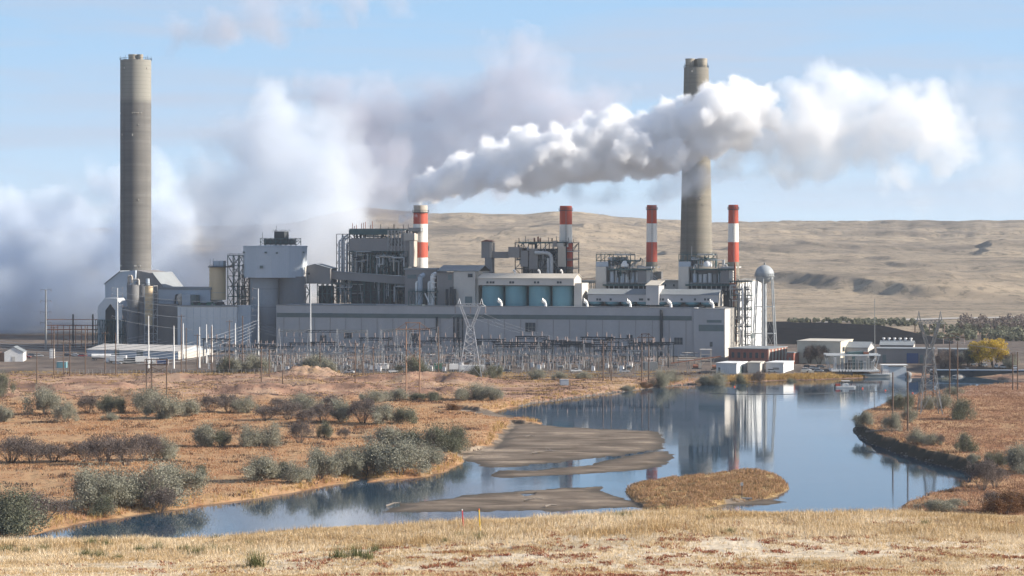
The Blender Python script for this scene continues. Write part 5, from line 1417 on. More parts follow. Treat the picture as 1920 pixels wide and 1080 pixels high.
def shed(name, label, cat, px0, pxc, px1, ytop, ybase, wall="white_sheet", roof="roof_grey", gable=None, ang=15.0, end=None, doors=(), depth=None, pitch=2.0, group=None):
    s = Shed(px0, pxc, px1, ybase, ang)
    if depth: s.d = depth
    t = T(name, label, cat, s.f(s.w / 2, s.d / 2, 0), group)
    H = s.h(ytop); w, d = s.w, s.d
    if gable is None:
        m = MB(); m.box(0, w, 0, d, -1, H, s.f); m.build("wall", wall, t)
        m = MB(); m.box(-.35, w + .35, -.35, d + .35, H, H + .35, s.f); m.build("roof", roof, t)
    elif gable == "end":      # ridge runs left to right, gable turned to the right
        he = H - pitch
        m = MB(); n = [(0, -1), (0, he), (d / 2, H), (d, he), (d, -1)]
        vs = [s.f(0, a, z) for a, z in n] + [s.f(w, a, z) for a, z in n]
        m.add(vs, [tuple(range(5)), tuple(range(5, 10))[::-1]] + [((i + 1) % 5, i, 5 + i, 5 + (i + 1) % 5) for i in range(5)]); m.build("wall", wall, t)
        m = MB()
        for va, vb in ((-.4, d / 2), (d + .4, d / 2)):
            za = he - pitch * .4 / (d / 2)
            m.hexa([s.f(-.4, va, za + .03), s.f(w + .4, va, za + .03), s.f(w + .4, vb, H + .03), s.f(-.4, vb, H + .03), s.f(-.4, va, za + .3), s.f(w + .4, va, za + .3), s.f(w + .4, vb, H + .3), s.f(-.4, vb, H + .3)])
        m.build("roof", roof, t)
    else:                     # gable turned to the camera
        he = H - pitch
        m = MB(); m.prism([(0, -1), (w, -1), (w, he), (w / 2, H), (0, he)], 0, d, s.f); m.build("wall", wall, t)
        m = MB()
        for ua, ub in ((-.4, w / 2), (w + .4, w / 2)):
            za = he - pitch * .4 / (w / 2)
            m.hexa([s.f(ua, -.4, za + .03), s.f(ub, -.4, H + .03), s.f(ub, d + .4, H + .03), s.f(ua, d + .4, za + .03), s.f(ua, -.4, za + .3), s.f(ub, -.4, H + .3), s.f(ub, d + .4, H + .3), s.f(ua, d + .4, za + .3)])
        m.build("roof", roof, t)
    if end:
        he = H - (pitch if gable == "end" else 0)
        m = MB(); m.box(-.12, -.01, .1, d - .1, -1, he - .05, s.f); m.build("end_wall", end, t)  # sun-facing end gets its brightness from a paler sheet colour
    for kind, side, a, b, z0, z1 in doors:      # fractions along the face
        m = MB()
        if side == "front": m.box(w * (1 - b), w * (1 - a), -.12, .1, H * z0, H * z1, s.f)
        else: m.box(-.25, -.13, d * a, d * b, H * z0, H * z1, s.f)
        m.build(kind, "dark_glass" if kind == "window" else "louvre" if kind == "door" else "steel_grey", t)
    return t, s, H

D_ = lambda k, s_, *a: (k, s_, *a)
shed("brick_building", "dark red brick building with pale pilasters at the right foot of the turbine hall", "brick building", 1366, 1440, 1476, 655, 681, "brick", "roof_grey", end=None, ang=24,
     doors=[D_("window", "front", .08 + i * .15, .15 + i * .15, .35, .75) for i in range(6)])
b_s = Shed(1366, 1440, 1476, 681, 24)
bt = [o for o in COL.objects if o.name.startswith("brick_building")][0]
for i in range(6):
    m = MB(); v = b_s.d * (i + .15) / 6; m.box(-.3, -.02, v, v + b_s.d * .055, 0, b_s.h(656), b_s.f); m.build("pilaster", "concrete_pale", bt)
    m = MB(); v = b_s.d * (i + .55) / 6; m.box(-.14, -.02, v, v + b_s.d * .05, b_s.h(673), b_s.h(661), b_s.f); m.build("window", "dark_glass", bt)
shed("brick_hut", "small brick hut with one sunlit wall between the brick building and the cream building", "brick hut", 1476, 1488, 1498, 662, 683, "brick", "roof_grey", ang=30, doors=[D_("door", "front", .3, .6, 0, .6)])
shed("site_shed", "bluish white shed with a pale roof, left of the three sheds on the river bank", "shed", 1343, 1381, 1401, 682, 701, "white_sheet", "white_paint", ang=22, doors=[D_("door", "front", .1, .2, 0, .6), D_("door", "end", .3, .6, 0, .7)])
shed("site_shed", "plain tan grey shed, middle of the three sheds on the river bank", "shed", 1402, 1425, 1433, 681, 700, "annex_sheet", "roof_beige", ang=14)
shed("site_shed", "long white shed, right of the three sheds on the river bank", "shed", 1436, 1469, 1488, 681, 700, "white_sheet", "white_paint", ang=22, doors=[D_("vent", "front", .4, .75, .35, .55)])
t, s_, H = shed("river_building", "large beige building with a cream roof behind the intake frame", "warehouse", 1495, 1576, 1599, 641, 683, "beige_wall", "roof_beige", ang=20,
     doors=[D_("door", "front", .85, .9, 0, .35), D_("window", "end", .15, .3, .55, .75), D_("window", "end", .4, .55, .55, .75), D_("window", "end", .65, .8, .55, .75)])
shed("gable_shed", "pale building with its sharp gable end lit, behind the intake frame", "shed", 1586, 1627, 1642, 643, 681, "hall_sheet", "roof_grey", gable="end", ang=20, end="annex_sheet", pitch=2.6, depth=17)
t, s_, H = shed("workshop_building", "wide flat grey workshop with a blue bay, right of the pale gabled shed", "workshop", 1644, 1752, 1758, 655, 682, "grey_sheet", "roof_grey", ang=10, depth=16,
     doors=[D_("door", "front", .1, .16, 0, .6), D_("door", "front", .75, .8, 0, .6)])
m = MB(); m.box(s_.w * .28, s_.w * .48, -.4, .0, .1, H * .72, s_.f); m.build("bay_screen", "blue_cloth", t)
t2, s2, H2 = shed("workshop_roof_block", "raised grey workshop with a bright end panel and small cowls, above the wide flat workshop", "workshop", 1650, 1712, 1740, 641, 668, "grey_sheet", "roof_grey", gable="end", ang=12, end="annex_sheet", depth=20, pitch=2.0)
for i in range(6):
    m = MB(); c = s2.f(s2.w * (i + .5) / 6, s2.d * .45, H2 - .3); m.tube(c, (c[0], c[1], c[2] + 1.5), .5, .5, 10); m.tube((c[0], c[1], c[2] + 1.5), (c[0], c[1], c[2] + 2.1), .85, .7, 10); m.build("roof_cowl", "white_paint", t2)
shed("low_store", "long low grey store building reaching towards the yellow tree", "store", 1760, 1818, 1822, 656, 682, "grey_sheet", "roof_grey", ang=8, depth=14)
t, s_, H = shed("warehouse", "long low warehouse with a broad white roof at the left of the yard", "warehouse", 163, 334, 386, 651, 674, "blue_sheet", "annex_sheet", gable="end", ang=24, end="annex_sheet", pitch=2.4, depth=34,
     doors=[D_("door", "front", .3, .36, 0, .7), D_("door", "front", .55, .62, 0, .7)])
shed("white_house", "small gabled white building at the far left edge of the yard", "shed", -6, 8, 43, 652, 677, "white_paint", "roof_grey", gable="front", ang=-8, depth=12, pitch=2.4, doors=[D_("door", "front", .4, .6, 0, .5)]) if False else None
s_ = Shed(8, 43, 46, 678, -4); s_.d = 13
t = T("white_house", "small gabled white building at the far left edge of the yard", "shed", s_.f(s_.w / 2, 6, 0)); H = s_.h(651); w = s_.w
m = MB(); m.prism([(0, -1), (w, -1), (w, H - 2.6), (w / 2, H), (0, H - 2.6)], 0, 13, s_.f); m.build("wall", "white_paint", t)
m = MB()
for ua, ub in ((-.4, w / 2), (w + .4, w / 2)):
    m.hexa([s_.f(ua, -.4, H - 2.8), s_.f(ub, -.4, H + .03), s_.f(ub, 13.4, H + .03), s_.f(ua, 13.4, H - 2.8), s_.f(ua, -.4, H - 2.5), s_.f(ub, -.4, H + .33), s_.f(ub, 13.4, H + .33), s_.f(ua, 13.4, H - 2.5)])
m.build("roof", "roof_grey", t)
m = MB(); m.box(w * .42, w * .6, -.12, 0.02, 0, 2.6, s_.f); m.build("door", "annex_sheet", t)
m = MB(); m.box(w + .05, w + 7, 2, 12, 0, H - 2.9, s_.f); m.build("lean_to", "wood_brown", t)

# ------------------------------------------------------------------ vehicles
def wheel(x, y, r, par):
    m = MB(); m.tube((x, y - .13, r), (x, y + .13, r), r, r, 14)
    w = m.build("wheel", "tyre", par)
    m = MB(); m.tube((x, y - .15, r), (x, y + .15, r), r * .55, r * .55, 10); m.build("rim", "galvanised", w); return w
def profile(m, pts, y0, y1): m.prism(pts, y0, y1)
for nm, c_ in (("car_white", (.75, .75, .73)), ("car_dark", (.03, .04, .06)), ("car_red", (.30, .03, .03)), ("car_silver", (.45, .46, .47))):
    W_(nm, c_, tuple(x * .85 for x in c_), scale=1, rough=.35, spec=.5)
def make_pickup(col, label, loc, rz, group=None, suv=False):
    t = T("pickup_truck" if not suv else "parked_car", label, "pickup truck" if not suv else "car", (0, 0, 0), group)
    m = MB(); profile(m, [(-2.6, .5), (2.7, .5), (2.75, .95), (2.6, 1.15), (1.3, 1.2), (-2.6, 1.2)] if not suv else [(-2.3, .4), (2.3, .4), (2.35, .8), (1.2, 1.0), (-2.25, 1.05)], -.95, .95); m.build("body", col, t)
    m = MB(); profile(m, [(-.7, 1.2), (1.25, 1.2), (.7, 1.85), (-.6, 1.85)] if not suv else [(-2.1, 1.05), (1.1, 1.0), (.5, 1.55), (-1.9, 1.58)], -.86, .86); m.build("window", "dark_glass", t)
    m = MB(); profile(m, [(-.62, 1.86), (.66, 1.86), (.6, 1.92), (-.58, 1.92)] if not suv else [(-1.85, 1.59), (.46, 1.56), (.4, 1.63), (-1.8, 1.65)], -.84, .84); m.build("roof", col, t)
    for x in (-1.7, 1.75) if not suv else (-1.4, 1.4):
        for y in (-.86, .86): wheel(x, y, .38, t)
    for y in (-.65, .65):
        m = MB(); m.box(2.72 if not suv else 2.31, 2.78 if not suv else 2.37, y - .18, y + .18, .75, .92); m.build("headlight", "white_paint", t)
    t.location = loc; t.rotation_euler = (0, 0, rz); return t
def make_truck(label, loc, rz, L=9.0, box="white_paint", tank=False, group=None):
    t = T("semi_trailer" if not tank else "tank_trailer", label, "trailer", (0, 0, 0), group)
    m = MB()
    if tank: m.tube((-L / 2, 0, 2.3), (L / 2, 0, 2.3), 1.25, 1.25, 20); m.build("tank", box, t, smooth=True)
    else: m.box(-L / 2, L / 2, -1.25, 1.25, 1.2, 3.9); m.build("cargo_box", box, t)
    m = MB(); m.box(-L / 2, L / 2, -.5, .5, .85, 1.05); m.build("chassis", "steel_dark", t)
    m = MB(); profile(m, [(L / 2 + .5, .6), (L / 2 + 3.0, .6), (L / 2 + 3.0, 1.6), (L / 2 + 2.5, 2.9), (L / 2 + .5, 2.9)], -1.15, 1.15); cb = m.build("cab", "car_white", t)
    m = MB(); m.hexa([(L / 2 + 2.98, -1.0, 1.75), (L / 2 + 3.02, -1, 1.75), (L / 2 + 3.02, 1, 1.75), (L / 2 + 2.98, 1, 1.75), (L / 2 + 2.55, -1.0, 2.75), (L / 2 + 2.62, -1, 2.75), (L / 2 + 2.62, 1, 2.75), (L / 2 + 2.55, 1, 2.75)]); m.build("windscreen", "dark_glass", cb)
    for x in (-L / 2 + .8, -L / 2 + 2, L / 2 - .2, L / 2 + 2.2):
        for y in (-1.1, 1.1): wheel(x, y, .5, t)
    t.location = loc; t.rotation_euler = (0, 0, rz); return t
make_truck("white tank trailer parked left of the other trailers before the warehouse", PG(190, 676), R(3), 10, "white_paint", tank=True)
make_truck("white box trailer parked between the tank trailer and the dark container", PG(222, 681), R(176), 8.5)
make_truck("white box trailer parked right of the dark container", PG(266, 682), R(5), 6.5)
make_truck("white boxy trailer standing alone in front of the switchyard", PG(716, 696), R(178), 6.2)
make_truck("white service truck right of the green truck before the switchyard", PG(851, 697), R(2), 4.5)
for i, (px, py, col, lab) in enumerate(((655, 700, "car_white", "white pickup at the foot of the dirt mound before the switchyard"), (738, 699, "car_silver", "silver pickup just right of the boxy white trailer"), (668, 699, "car_dark", "dark pickup right of the white one near the dirt mound"), (926, 697, "car_white", "white pickup right of the long white roofed container"),
    (948, 698, "car_dark", "dark pickup right of the long white roofed container"), (1080, 698, "car_white", "white pickup alone before the middle of the right switchyard"), (1170, 699, "car_silver", "silver pickup left of the slim two legged pole frame"), (560, 698, "car_white", "white pickup left of the dirt mound by the switchyard"))):
    make_pickup(col, lab, PG(px, py), R((i * 37) % 40 - 20), "pickups before the switchyard")
t = make_truck("green truck parked before the switchyard", PG(821, 696), R(182), 4.5, box="green_paint")
def container(label, px, py, L, mat, rz=0):
    t = T("shipping_container", label, "container", (0, 0, 0)); m = MB(); m.box(-L / 2, L / 2, -1.25, 1.25, .1, 2.8); m.build("shell", mat, t)
    m = MB()
    for i in range(int(L / .6)): m.box(-L / 2 + .3 + i * .6, -L / 2 + .5 + i * .6, -1.32, -1.26, .3, 2.6)
    m.build("corrugation", mat, t); m = MB(); m.box(L / 2 + .01, L / 2 + .08, -1.1, 1.1, .2, 2.7); m.build("door", "steel_grey", t)
    t.location = PG(px, py); t.rotation_euler = (0, 0, rz)
container("dark container between two white trailers before the warehouse", 245, 682, 7, "steel_dark", R(4))
container("white container right of the trailers before the warehouse", 286, 681, 6, "white_paint", R(3))
container("dark blue container at the right of the parked trailers", 305, 684, 6, "blue_cloth", R(2))
container("long white roofed container behind the left lattice tower", 885, 695, 12, "white_paint", R(0))
def cabinet(label, px, py, w, h, mat, name="utility_cabinet"):
    p = PG(px, py); t = T(name, label, "cabinet", p); m = MB(); m.box(p.x - w / 2, p.x + w / 2, p.y, p.y + w * .8, p.z - .2, p.z + h); m.build("housing", mat, t)
    m = MB(); m.box(p.x - w / 2 - .1, p.x + w / 2 + .1, p.y - .1, p.y + w * .8 + .1, p.z + h, p.z + h + .15); m.build("lid", "steel_light", t)
    m = MB(); m.box(p.x - w * .35, p.x + w * .05, p.y - .06, p.y, p.z + .2, p.z + h * .85); m.build("door", mat, t); return t
cabinet("pale green utility cabinet alone at the left of the yard edge", 115, 690, 4.8, 3.0, "tank_teal")
cabinet("grey utility box on the dirt above the far river bank", 1058, 723, 4.0, 2.6, "blue_sheet")
cabinet("tall thin white box on the left edge of the yard", 97, 672, 2.5, 5.0, "white_paint")
W = "white pickup behind the dark riverside wall, "
for i, px in enumerate((1767, 1789, 1813, 1825, 1845, 1868, 1880, 1903)):
    make_pickup("car_white", W + ORD[i] + " from the left", PG(px, 697), R(90 + (-1) ** i * 8), "pickups behind the retaining wall")
rng = random.Random(44)
for i, (px, py, col) in enumerate(((1515, 690, "car_dark"), (1526, 692, "car_silver"), (1540, 690, "car_dark"), (1535, 697, "car_silver"), (1458, 702, "car_silver"), (1448, 702, "car_white"), (1512, 696, "car_white"))):
    make_pickup(col, ["dark car left of two others beside the riverside mooring beams", "silver car between two dark cars beside the riverside mooring beams", "dark car right of the silver one beside the riverside mooring beams", "silver car nearest the water left of the intake frame", "silver car at the right foot of the long white shed",
                      "white car at the left foot of the long white shed", "white car nearest the water, right of the long white shed"][i], PG(px, py), R(rng.uniform(-20, 20)), suv=True)
for i, (px, py, col) in enumerate(((128, 668, "car_dark"), (142, 668, "car_white"), (155, 669, "car_red"), (60, 668, "car_dark"), (73, 669, "car_silver"), (50, 671, "car_red"), (220, 683, "car_silver"))):
    make_pickup(col, ["dark car leftmost of three parked left of the warehouse", "white car, middle of three parked left of the warehouse", "red car, rightmost of three parked left of the warehouse", "dark car right of the white gabled house", "silver car farthest right of the group by the white gabled house", "red car nearest the white gabled house",
                      "silver car before the white box trailers"][i], PG(px, py), R(rng.uniform(-15, 15)), suv=True)

# ------------------------------------------------------------------ poles, masts and towers
def wood_pole(px, yb, yt, label, arm=None, group="wooden poles", mat="wood_pole", r=.2):
    p = PG(px, yb); h = at_h(p, yt); t = T("utility_pole", label, "utility pole", p, group)
    m = MB(); m.tube((p.x, p.y, p.z - 1), (p.x, p.y, p.z + h), r * 1.5, r, 8); m.build("pole", mat, t, smooth=True)
    if arm:
        for dy, w in arm:
            m = MB(); m.beam((p.x - w / 2, p.y - .2, p.z + h - dy), (p.x + w / 2, p.y - .2, p.z + h - dy), .2); m.build("crossarm", mat, t)
            for s in (-.45, 0, .45):
                m = MB(); m.tube((p.x + w * s, p.y - .2, p.z + h - dy + .1), (p.x + w * s, p.y - .2, p.z + h - dy + .55), .1, .07, 6); m.build("insulator", "insulator", t)
    return p, h
left_poles = [(69, 733, 660), (101, 703, 611), (119, 703, 640), (131, 703, 640), (160, 702, 612), (197, 702, 622), (217, 702, 624), (340, 700, 590), (349, 697, 615), (370, 699, 626), (397, 699, 612), (430, 699, 600), (455, 698, 592), (490, 717, 650), (505, 716, 655), (530, 720, 662), (600, 700, 640), (666, 712, 640),
              (681, 712, 644), (700, 710, 650), (822, 702, 613), (1143, 700, 660), (1131, 714, 640), (1146, 714, 636)]
for i, (px, yb, yt) in enumerate(sorted(left_poles)):
    wood_pole(px, yb, yt, ORD[i] + " from the left of the slim dark yard edge poles", [(.8, 3.2)] if i % 2 else None, "slim wooden poles along the yard edge")
for i, (px, yb, yt) in enumerate([(1674, 802, 698), (1702, 808, 698), (1735, 758, 664), (1750, 752, 668), (1899, 731, 663), (1908, 731, 660)]):
    wood_pole(px, yb, yt, ["front left pole of the pair standing on the right bank nearest the water", "front right pole of the pair standing on the right bank nearest the water", "thin dark pole left of two behind the right lattice tower", "thin dark pole right of two behind the right lattice tower", "left pole of the pair at the right edge of the picture", "right pole of the pair at the right edge of the picture"][i], None, "tall poles on the right bank", r=.22)

def h_frame(pxs, yb, yt, arm_y, label, mat="wood_brown", brace=None, over=5, top_y=None, group="timber frame poles", r=.24):
    ps = [PG(p, yb) for p in pxs]; c = sum(ps, Vector()) / len(ps); t = T("timber_frame_pole", label, "timber pole frame", c, group)
    D = c.y; Z = lambda y: CAM_H - (y - HY) / FPX * D
    for p in ps:
        m = MB(); m.tube((p.x, D, p.z - 1), (p.x, D, Z(yt)), r * 1.3, r * .85, 8); m.build("pole", mat, t, smooth=True)
    x0, x1 = ps[0].x, ps[-1].x
    for y in arm_y:
        m = MB(); m.beam((x0 - over * .8, D - .3, Z(y)), (x1 + over * .8, D - .3, Z(y)), .32); m.build("crossarm", mat, t)
    if top_y:
        m = MB(); m.beam((x0 - .5, D - .3, Z(top_y)), (x1 + .5, D - .3, Z(top_y)), .3); m.build("top_beam", mat, t)
        for a, b in ((x0 - over * .7, x0), (x1 + over * .7, x1), (x0 + 1, x1 - .3)):
            m = MB(); m.beam((a, D - .3, Z(arm_y[0])), (b, D - .3, Z(top_y)), .2); m.build("brace", mat, t)
    if brace:
        for a, b in zip(ps[:-1], ps[1:]):
            for s in (0, 1):
                m = MB(); m.beam((a.x, D - .3, Z(brace[s])), (b.x, D - .3, Z(brace[1 - s])), .22); m.build("brace", mat, t)
    for x in (x0 - over * .75, (x0 + x1) / 2, x1 + over * .75):
        m = MB(); z = Z(arm_y[0]); m.tube((x, D - .3, z - .1), (x, D - .3, z - 2.6), .16, .16, 8); m.build("insulator", "insulator", t)
    return t
h_frame((762, 786.5), 745, 604, (617,), "brown two legged timber pole frame with a braced top, centre left on the dirt bank", brace=(655, 680), over=5.5, top_y=605)
h_frame((1204, 1216), 716, 625, (633,), "two legged pole frame with one pale crossarm at the far river bank", mat="wood_pole", over=3, top_y=626)
h_frame((272, 290, 309), 742, 672, (674, 683), "three legged dark timber pole frame among the left shrubs", mat="wood_pole", brace=(700, 688), over=.8)
h_frame((1781, 1795), 752, 640, (633,), "two legged dark pole frame with a light crossarm at the base of the right peninsula", mat="wood_pole", over=3.5, top_y=626)
h_frame((634, 650), 712, 640, (648,), "low two legged pole frame beside the dirt mound", mat="wood_pole", over=2.5) if False else None

def monopole(px, yb, yt, label, arms, r=.42, mat="galvanised", side=0):
    p = PG(px, yb); h = at_h(p, yt); t = T("steel_monopole", label, "steel pole", p, "pale steel monopoles")
    m = MB(); m.tube((p.x, p.y, p.z - .5), (p.x, p.y, p.z + h), r * 1.3, r * .6, 12); m.build("shaft", mat, t, smooth=True)
    for i, y in enumerate(arms):
        z = at_h(p, y) + p.z
        for s in ((-1, 1) if side == 0 else (side,)):
            m = MB(); L = 3.0; m.beam((p.x, p.y, z), (p.x + s * L * .6, p.y, z + .25), .22); m.beam((p.x + s * L * .6, p.y, z + .25), (p.x + s * L, p.y, z + .75), .18); m.build("arm", mat, t)
            m = MB(); m.tube((p.x + s * L, p.y, z + .6), (p.x + s * L, p.y, z - .9), .12, .12, 6); m.build("insulator", "insulator", t)
    return p, h
monopole(220, 662, 540, "tall pale steel pole with curved double arms in front of the grey silos", (541, 553, 573, 594), .5)
monopole(86, 655, 543, "tall grey steel pole with double arms at the far left", (544, 565, 586, 606), .5, "steel_grey")
monopole(484, 668, 541, "tall pale steel pole with left arms only before the silo building", (542, 559, 581, 603), .5, side=-1)
monopole(582, 668, 535, "tallest slim pale steel pole without arms before the turbine hall", (536,), .45, side=-1)
for i, (px, yb, yt) in enumerate([(278.5, 690, 592), (326, 691, 611), (343.5, 675, 606), (374, 690, 613), (387, 681, 608), (397.5, 680, 609), (441, 681, 606), (1640, 682, 560), (939, 682, 625), (809, 680, 622)]):
    monopole(px, yb, yt, ORD[i] + " from the left of the plain white poles without arms" if i < 7 else ["thin grey lone mast rising before the coal bank", "white lamp mast behind the left lattice tower", "thin white mast left of the left lattice tower"][i - 7], (), .34 if i < 7 else .2, mat="white_paint" if i < 7 else "steel_grey")

def lattice_seg(m, c0, h0, z0, c1, h1, z1, w, n=1, wb=None):
    """square lattice body between two levels, h = half widths (x, y)"""
    wb = wb or w * .55
    def corner(f, i):
        c = (c0[0] + (c1[0] - c0[0]) * f, c0[1] + (c1[1] - c0[1]) * f); h = (h0[0] + (h1[0] - h0[0]) * f, h0[1] + (h1[1] - h0[1]) * f); z = z0 + (z1 - z0) * f
        s = ((-1, -1), (1, -1), (1, 1), (-1, 1))[i]; return (c[0] + s[0] * h[0], c[1] + s[1] * h[1], z)
    for i in range(4): m.beam(corner(0, i), corner(1, i), w)
    for k in range(n):
        a, b = k / n, (k + 1) / n
        for i in range(4):
            j = (i + 1) % 4
            m.beam(corner(a, i), corner(b, j), wb); m.beam(corner(a, j), corner(b, i), wb); m.beam(corner(b, i), corner(b, j), wb)

def waist_tower(px, yb, label, half_px, waist_y, top_y, arm_half_px, peak_y, w=.28, mat="galvanised", arm_px=0):
    p = PG(px, yb); k = p.y / FPX; Z = lambda y: CAM_H - (y - HY) * k
    t = T("lattice_tower", label, "transmission tower", p, "lattice transmission towers")
    hb = half_px * k; hw = hb * .26; c = (p.x, p.y)
    y1 = yb + (waist_y - yb) * .3; f = .3
    for i in range(4):
        s = ((-1, -1), (1, -1), (1, 1), (-1, 1))[i]
        m = MB(); hm = hb + (hw - hb) * f
        m.beam((p.x + s[0] * hb, p.y + s[1] * hb, p.z - .5), (p.x + s[0] * hm, p.y + s[1] * hm, Z(y1)), w * 1.1)
        m.beam((p.x + s[0] * hb * .95, p.y + s[1] * hb * .95, p.z + 1), (p.x, p.y + s[1] * hm, Z(y1)), w * .6); m.beam((p.x + s[0] * hb * .95, p.y + s[1] * hb * .95, p.z + 1), (p.x + s[0] * hm, p.y, Z(y1)), w * .6); m.build("leg", mat, t)
    m = MB(); hm = hb + (hw - hb) * f; lattice_seg(m, c, (hm, hm), Z(y1), c, (hw, hw), Z(waist_y), w, 5); m.build("body", mat, t)
    ah = arm_half_px * k; ax = arm_px * k; yo = hw * .7; zt = Z(top_y)
    for s in (-1, 1):
        m = MB(); lattice_seg(m, (p.x + s * hw * .6, p.y), (hw * .45, yo), Z(waist_y), (p.x + ax + s * ah * .62, p.y), (hw * .35, yo), zt, w * .8, 5); m.build("fork", mat, t)
        m = MB(); zp = Z(peak_y); x = p.x + ax + s * ah * .72
        for dy in (-yo, yo): m.beam((x - hw * .5, p.y + dy, zt + 1), (x, p.y, zp), w * .6); m.beam((x + hw * .5, p.y + dy, zt + 1), (x, p.y, zp), w * .6)
        m.build("earth_peak", mat, t)
        for q in (.98, .0 if s > 0 else .98):
            m = MB(); xx = p.x + ax + s * ah * q; m.tube((xx, p.y, zt - .3), (xx, p.y, zt - 3.4), .17, .17, 6); m.build("insulator", "insulator", t)
    m = MB(); d = 1.1
    for dy in (-yo, yo):
        m.beam((p.x + ax - ah, p.y, zt), (p.x + ax - ah * .75, p.y + dy, zt), w * .6); m.beam((p.x + ax + ah, p.y, zt), (p.x + ax + ah * .75, p.y + dy, zt), w * .6)
        m.beam((p.x + ax - ah * .75, p.y + dy, zt), (p.x + ax + ah * .75, p.y + dy, zt), w * .7); m.beam((p.x + ax - ah * .75, p.y + dy, zt + d), (p.x + ax + ah * .75, p.y + dy, zt + d), w * .7)
        m.beam((p.x + ax - ah, p.y, zt), (p.x + ax - ah * .75, p.y + dy, zt + d), w * .6); m.beam((p.x + ax + ah, p.y, zt), (p.x + ax + ah * .75, p.y + dy, zt + d), w * .6)
    n = 12
    for i in range(n):
        a = p.x + ax - ah * .75 + ah * 1.5 * i / n; b = p.x + ax - ah * .75 + ah * 1.5 * (i + 1) / n
        for dy in (-yo, yo): m.beam((a, p.y + dy, zt + (d if i % 2 else 0)), (b, p.y + dy, zt + (0 if i % 2 else d)), w * .5)
        m.beam((a, p.y - yo, zt), (b, p.y + yo, zt), w * .45)
    m.build("crossarm", mat, t)
    return p, Z
waist_tower(882, 710, "silver lattice transmission tower with a wide flat top before the turbine hall", 22, 612, 574, 29, 560)
waist_tower(1743, 777, "silver lattice transmission tower standing on the right peninsula", 21, 652, 606, 28, 583, mat="steel_grey")

# ------------------------------------------------------------------ switchyard
def a_frame(px, yb, yt, label):
    p = PG(px, yb); h = at_h(p, yt); t = T("a_frame_mast", label, "switchyard mast", p, "pale A frame masts in the switchyard")
    for s in (-1, 1):
        m = MB(); m.beam((p.x + s * 1.5, p.y, p.z - .3), (p.x + s * .15, p.y, p.z + h), .3); m.build("leg", "steel_light", t)
    m = MB()
    for f in (.2, .42, .62, .8):
        w_ = 1.5 - 1.35 * f; m.beam((p.x - w_, p.y, p.z + h * f), (p.x + w_, p.y, p.z + h * f), .18)
    m.build("rung", "steel_light", t)
    m = MB(); m.beam((p.x, p.y, p.z + h), (p.x, p.y, p.z + h + 2.2), .14); m.build("spike", "steel_grey", t)
    return p, h
tops = {}
for i, (px, yb, yt) in enumerate([(466, 690, 615), (523, 692, 616), (579, 690, 617), (632, 694, 617), (688, 692, 618), (714, 694, 617), (743, 693, 615), (769, 691, 616), (821, 693, 612), (905, 694, 640), (1010, 692, 642), (1095, 692, 645)]):
    tops[px] = a_frame(px, yb, yt, ORD[i] + " from the left of the pale narrow A shaped masts in the switchyard")
def strain_beam(a, b, label):
    (p, h), (q, g) = tops[a], tops[b]; c = (p + q) / 2
    t = T("strain_beam", label, "switchyard beam", (c.x, c.y, c.z + (h + g) / 2 - 1), "dark strain beams between the masts")
    A = Vector((p.x, p.y, p.z + h - .6)); B = Vector((q.x, q.y, q.z + g - .6)); up = Vector((0, 0, 1.0))
    m = MB(); m.beam(A, B, .28); m.beam(A - up, B - up, .24); m.build("beam", "steel_dark", t)
    m = MB(); n = 10
    for i in range(n): m.beam(A.lerp(B, i / n) - (up if i % 2 else up * 0), A.lerp(B, (i + 1) / n) - (up * 0 if i % 2 else up), .14)
    m.build("lacing", "steel_dark", t)
    for f in (.25, .5, .75):
        m = MB(); c2 = A.lerp(B, f) - up; m.tube(c2, c2 - Vector((0, 0, 2.4)), .14, .14, 6); m.build("insulator", "insulator", t)
for a, b in ((523, 579), (579, 632), (632, 688), (714, 743), (743, 769), (769, 821)):
    strain_beam(a, b, "dark strain beam joining the A masts, span starting %s pole widths from the left" % a if False else
                {523: "dark strain beam, leftmost span between A masts", 579: "dark strain beam, second span from the left between A masts", 632: "dark strain beam, third span from the left between A masts", 714: "dark strain beam, third span from the right between A masts", 743: "dark strain beam, second span from the right between A masts", 769: "dark strain beam, rightmost span between A masts"}[a])

def proto_portal(mt="steel_light", lab="low pale steel bus support frame in the switchyard"):
    t = T("bus_portal", lab, "bus support", (0, 0, 0), "bus support frames in the switchyard")
    for x in (-4.5, 4.5):
        m = MB(); m.beam((x, 0, 0), (x, 0, 8), .3); m.build("post", mt, t)
    m = MB(); m.beam((-5.2, 0, 8), (5.2, 0, 8), .35); m.beam((-5.2, 0, 7.3), (5.2, 0, 7.3), .2)
    for i in range(8): m.beam((-4.5 + i * 1.125, 0, 7.3 if i % 2 else 8), (-4.5 + (i + 1) * 1.125, 0, 8 if i % 2 else 7.3), .12)
    m.build("beam", mt, t)
    for x in (-3, 0, 3):
        m = MB(); m.tube((x, 0, 8.1), (x, 0, 9.6), .2, .15, 6); m.build("insulator", "insulator", t)
    return t
def proto_switch(mt="steel_light", lab="slim pale post mounted switch with paired insulators in the switchyard"):
    t = T("disconnect_switch", lab, "switch", (0, 0, 0), "post switches in the switchyard")
    m = MB(); m.beam((0, 0, 0), (0, 0, 3.6), .3); m.beam((-1.4, 0, 3.6), (1.4, 0, 3.6), .25); m.build("stand", mt, t)
    for x in (-1.2, 1.2):
        m = MB(); m.tube((x, 0, 3.7), (x, 0, 5.4), .2, .16, 8); m.build("insulator", "insulator", t)
    m = MB(); m.beam((-1.4, 0, 5.45), (1.0, 0, 6.1), .12); m.build("blade", mt, t)
    return t
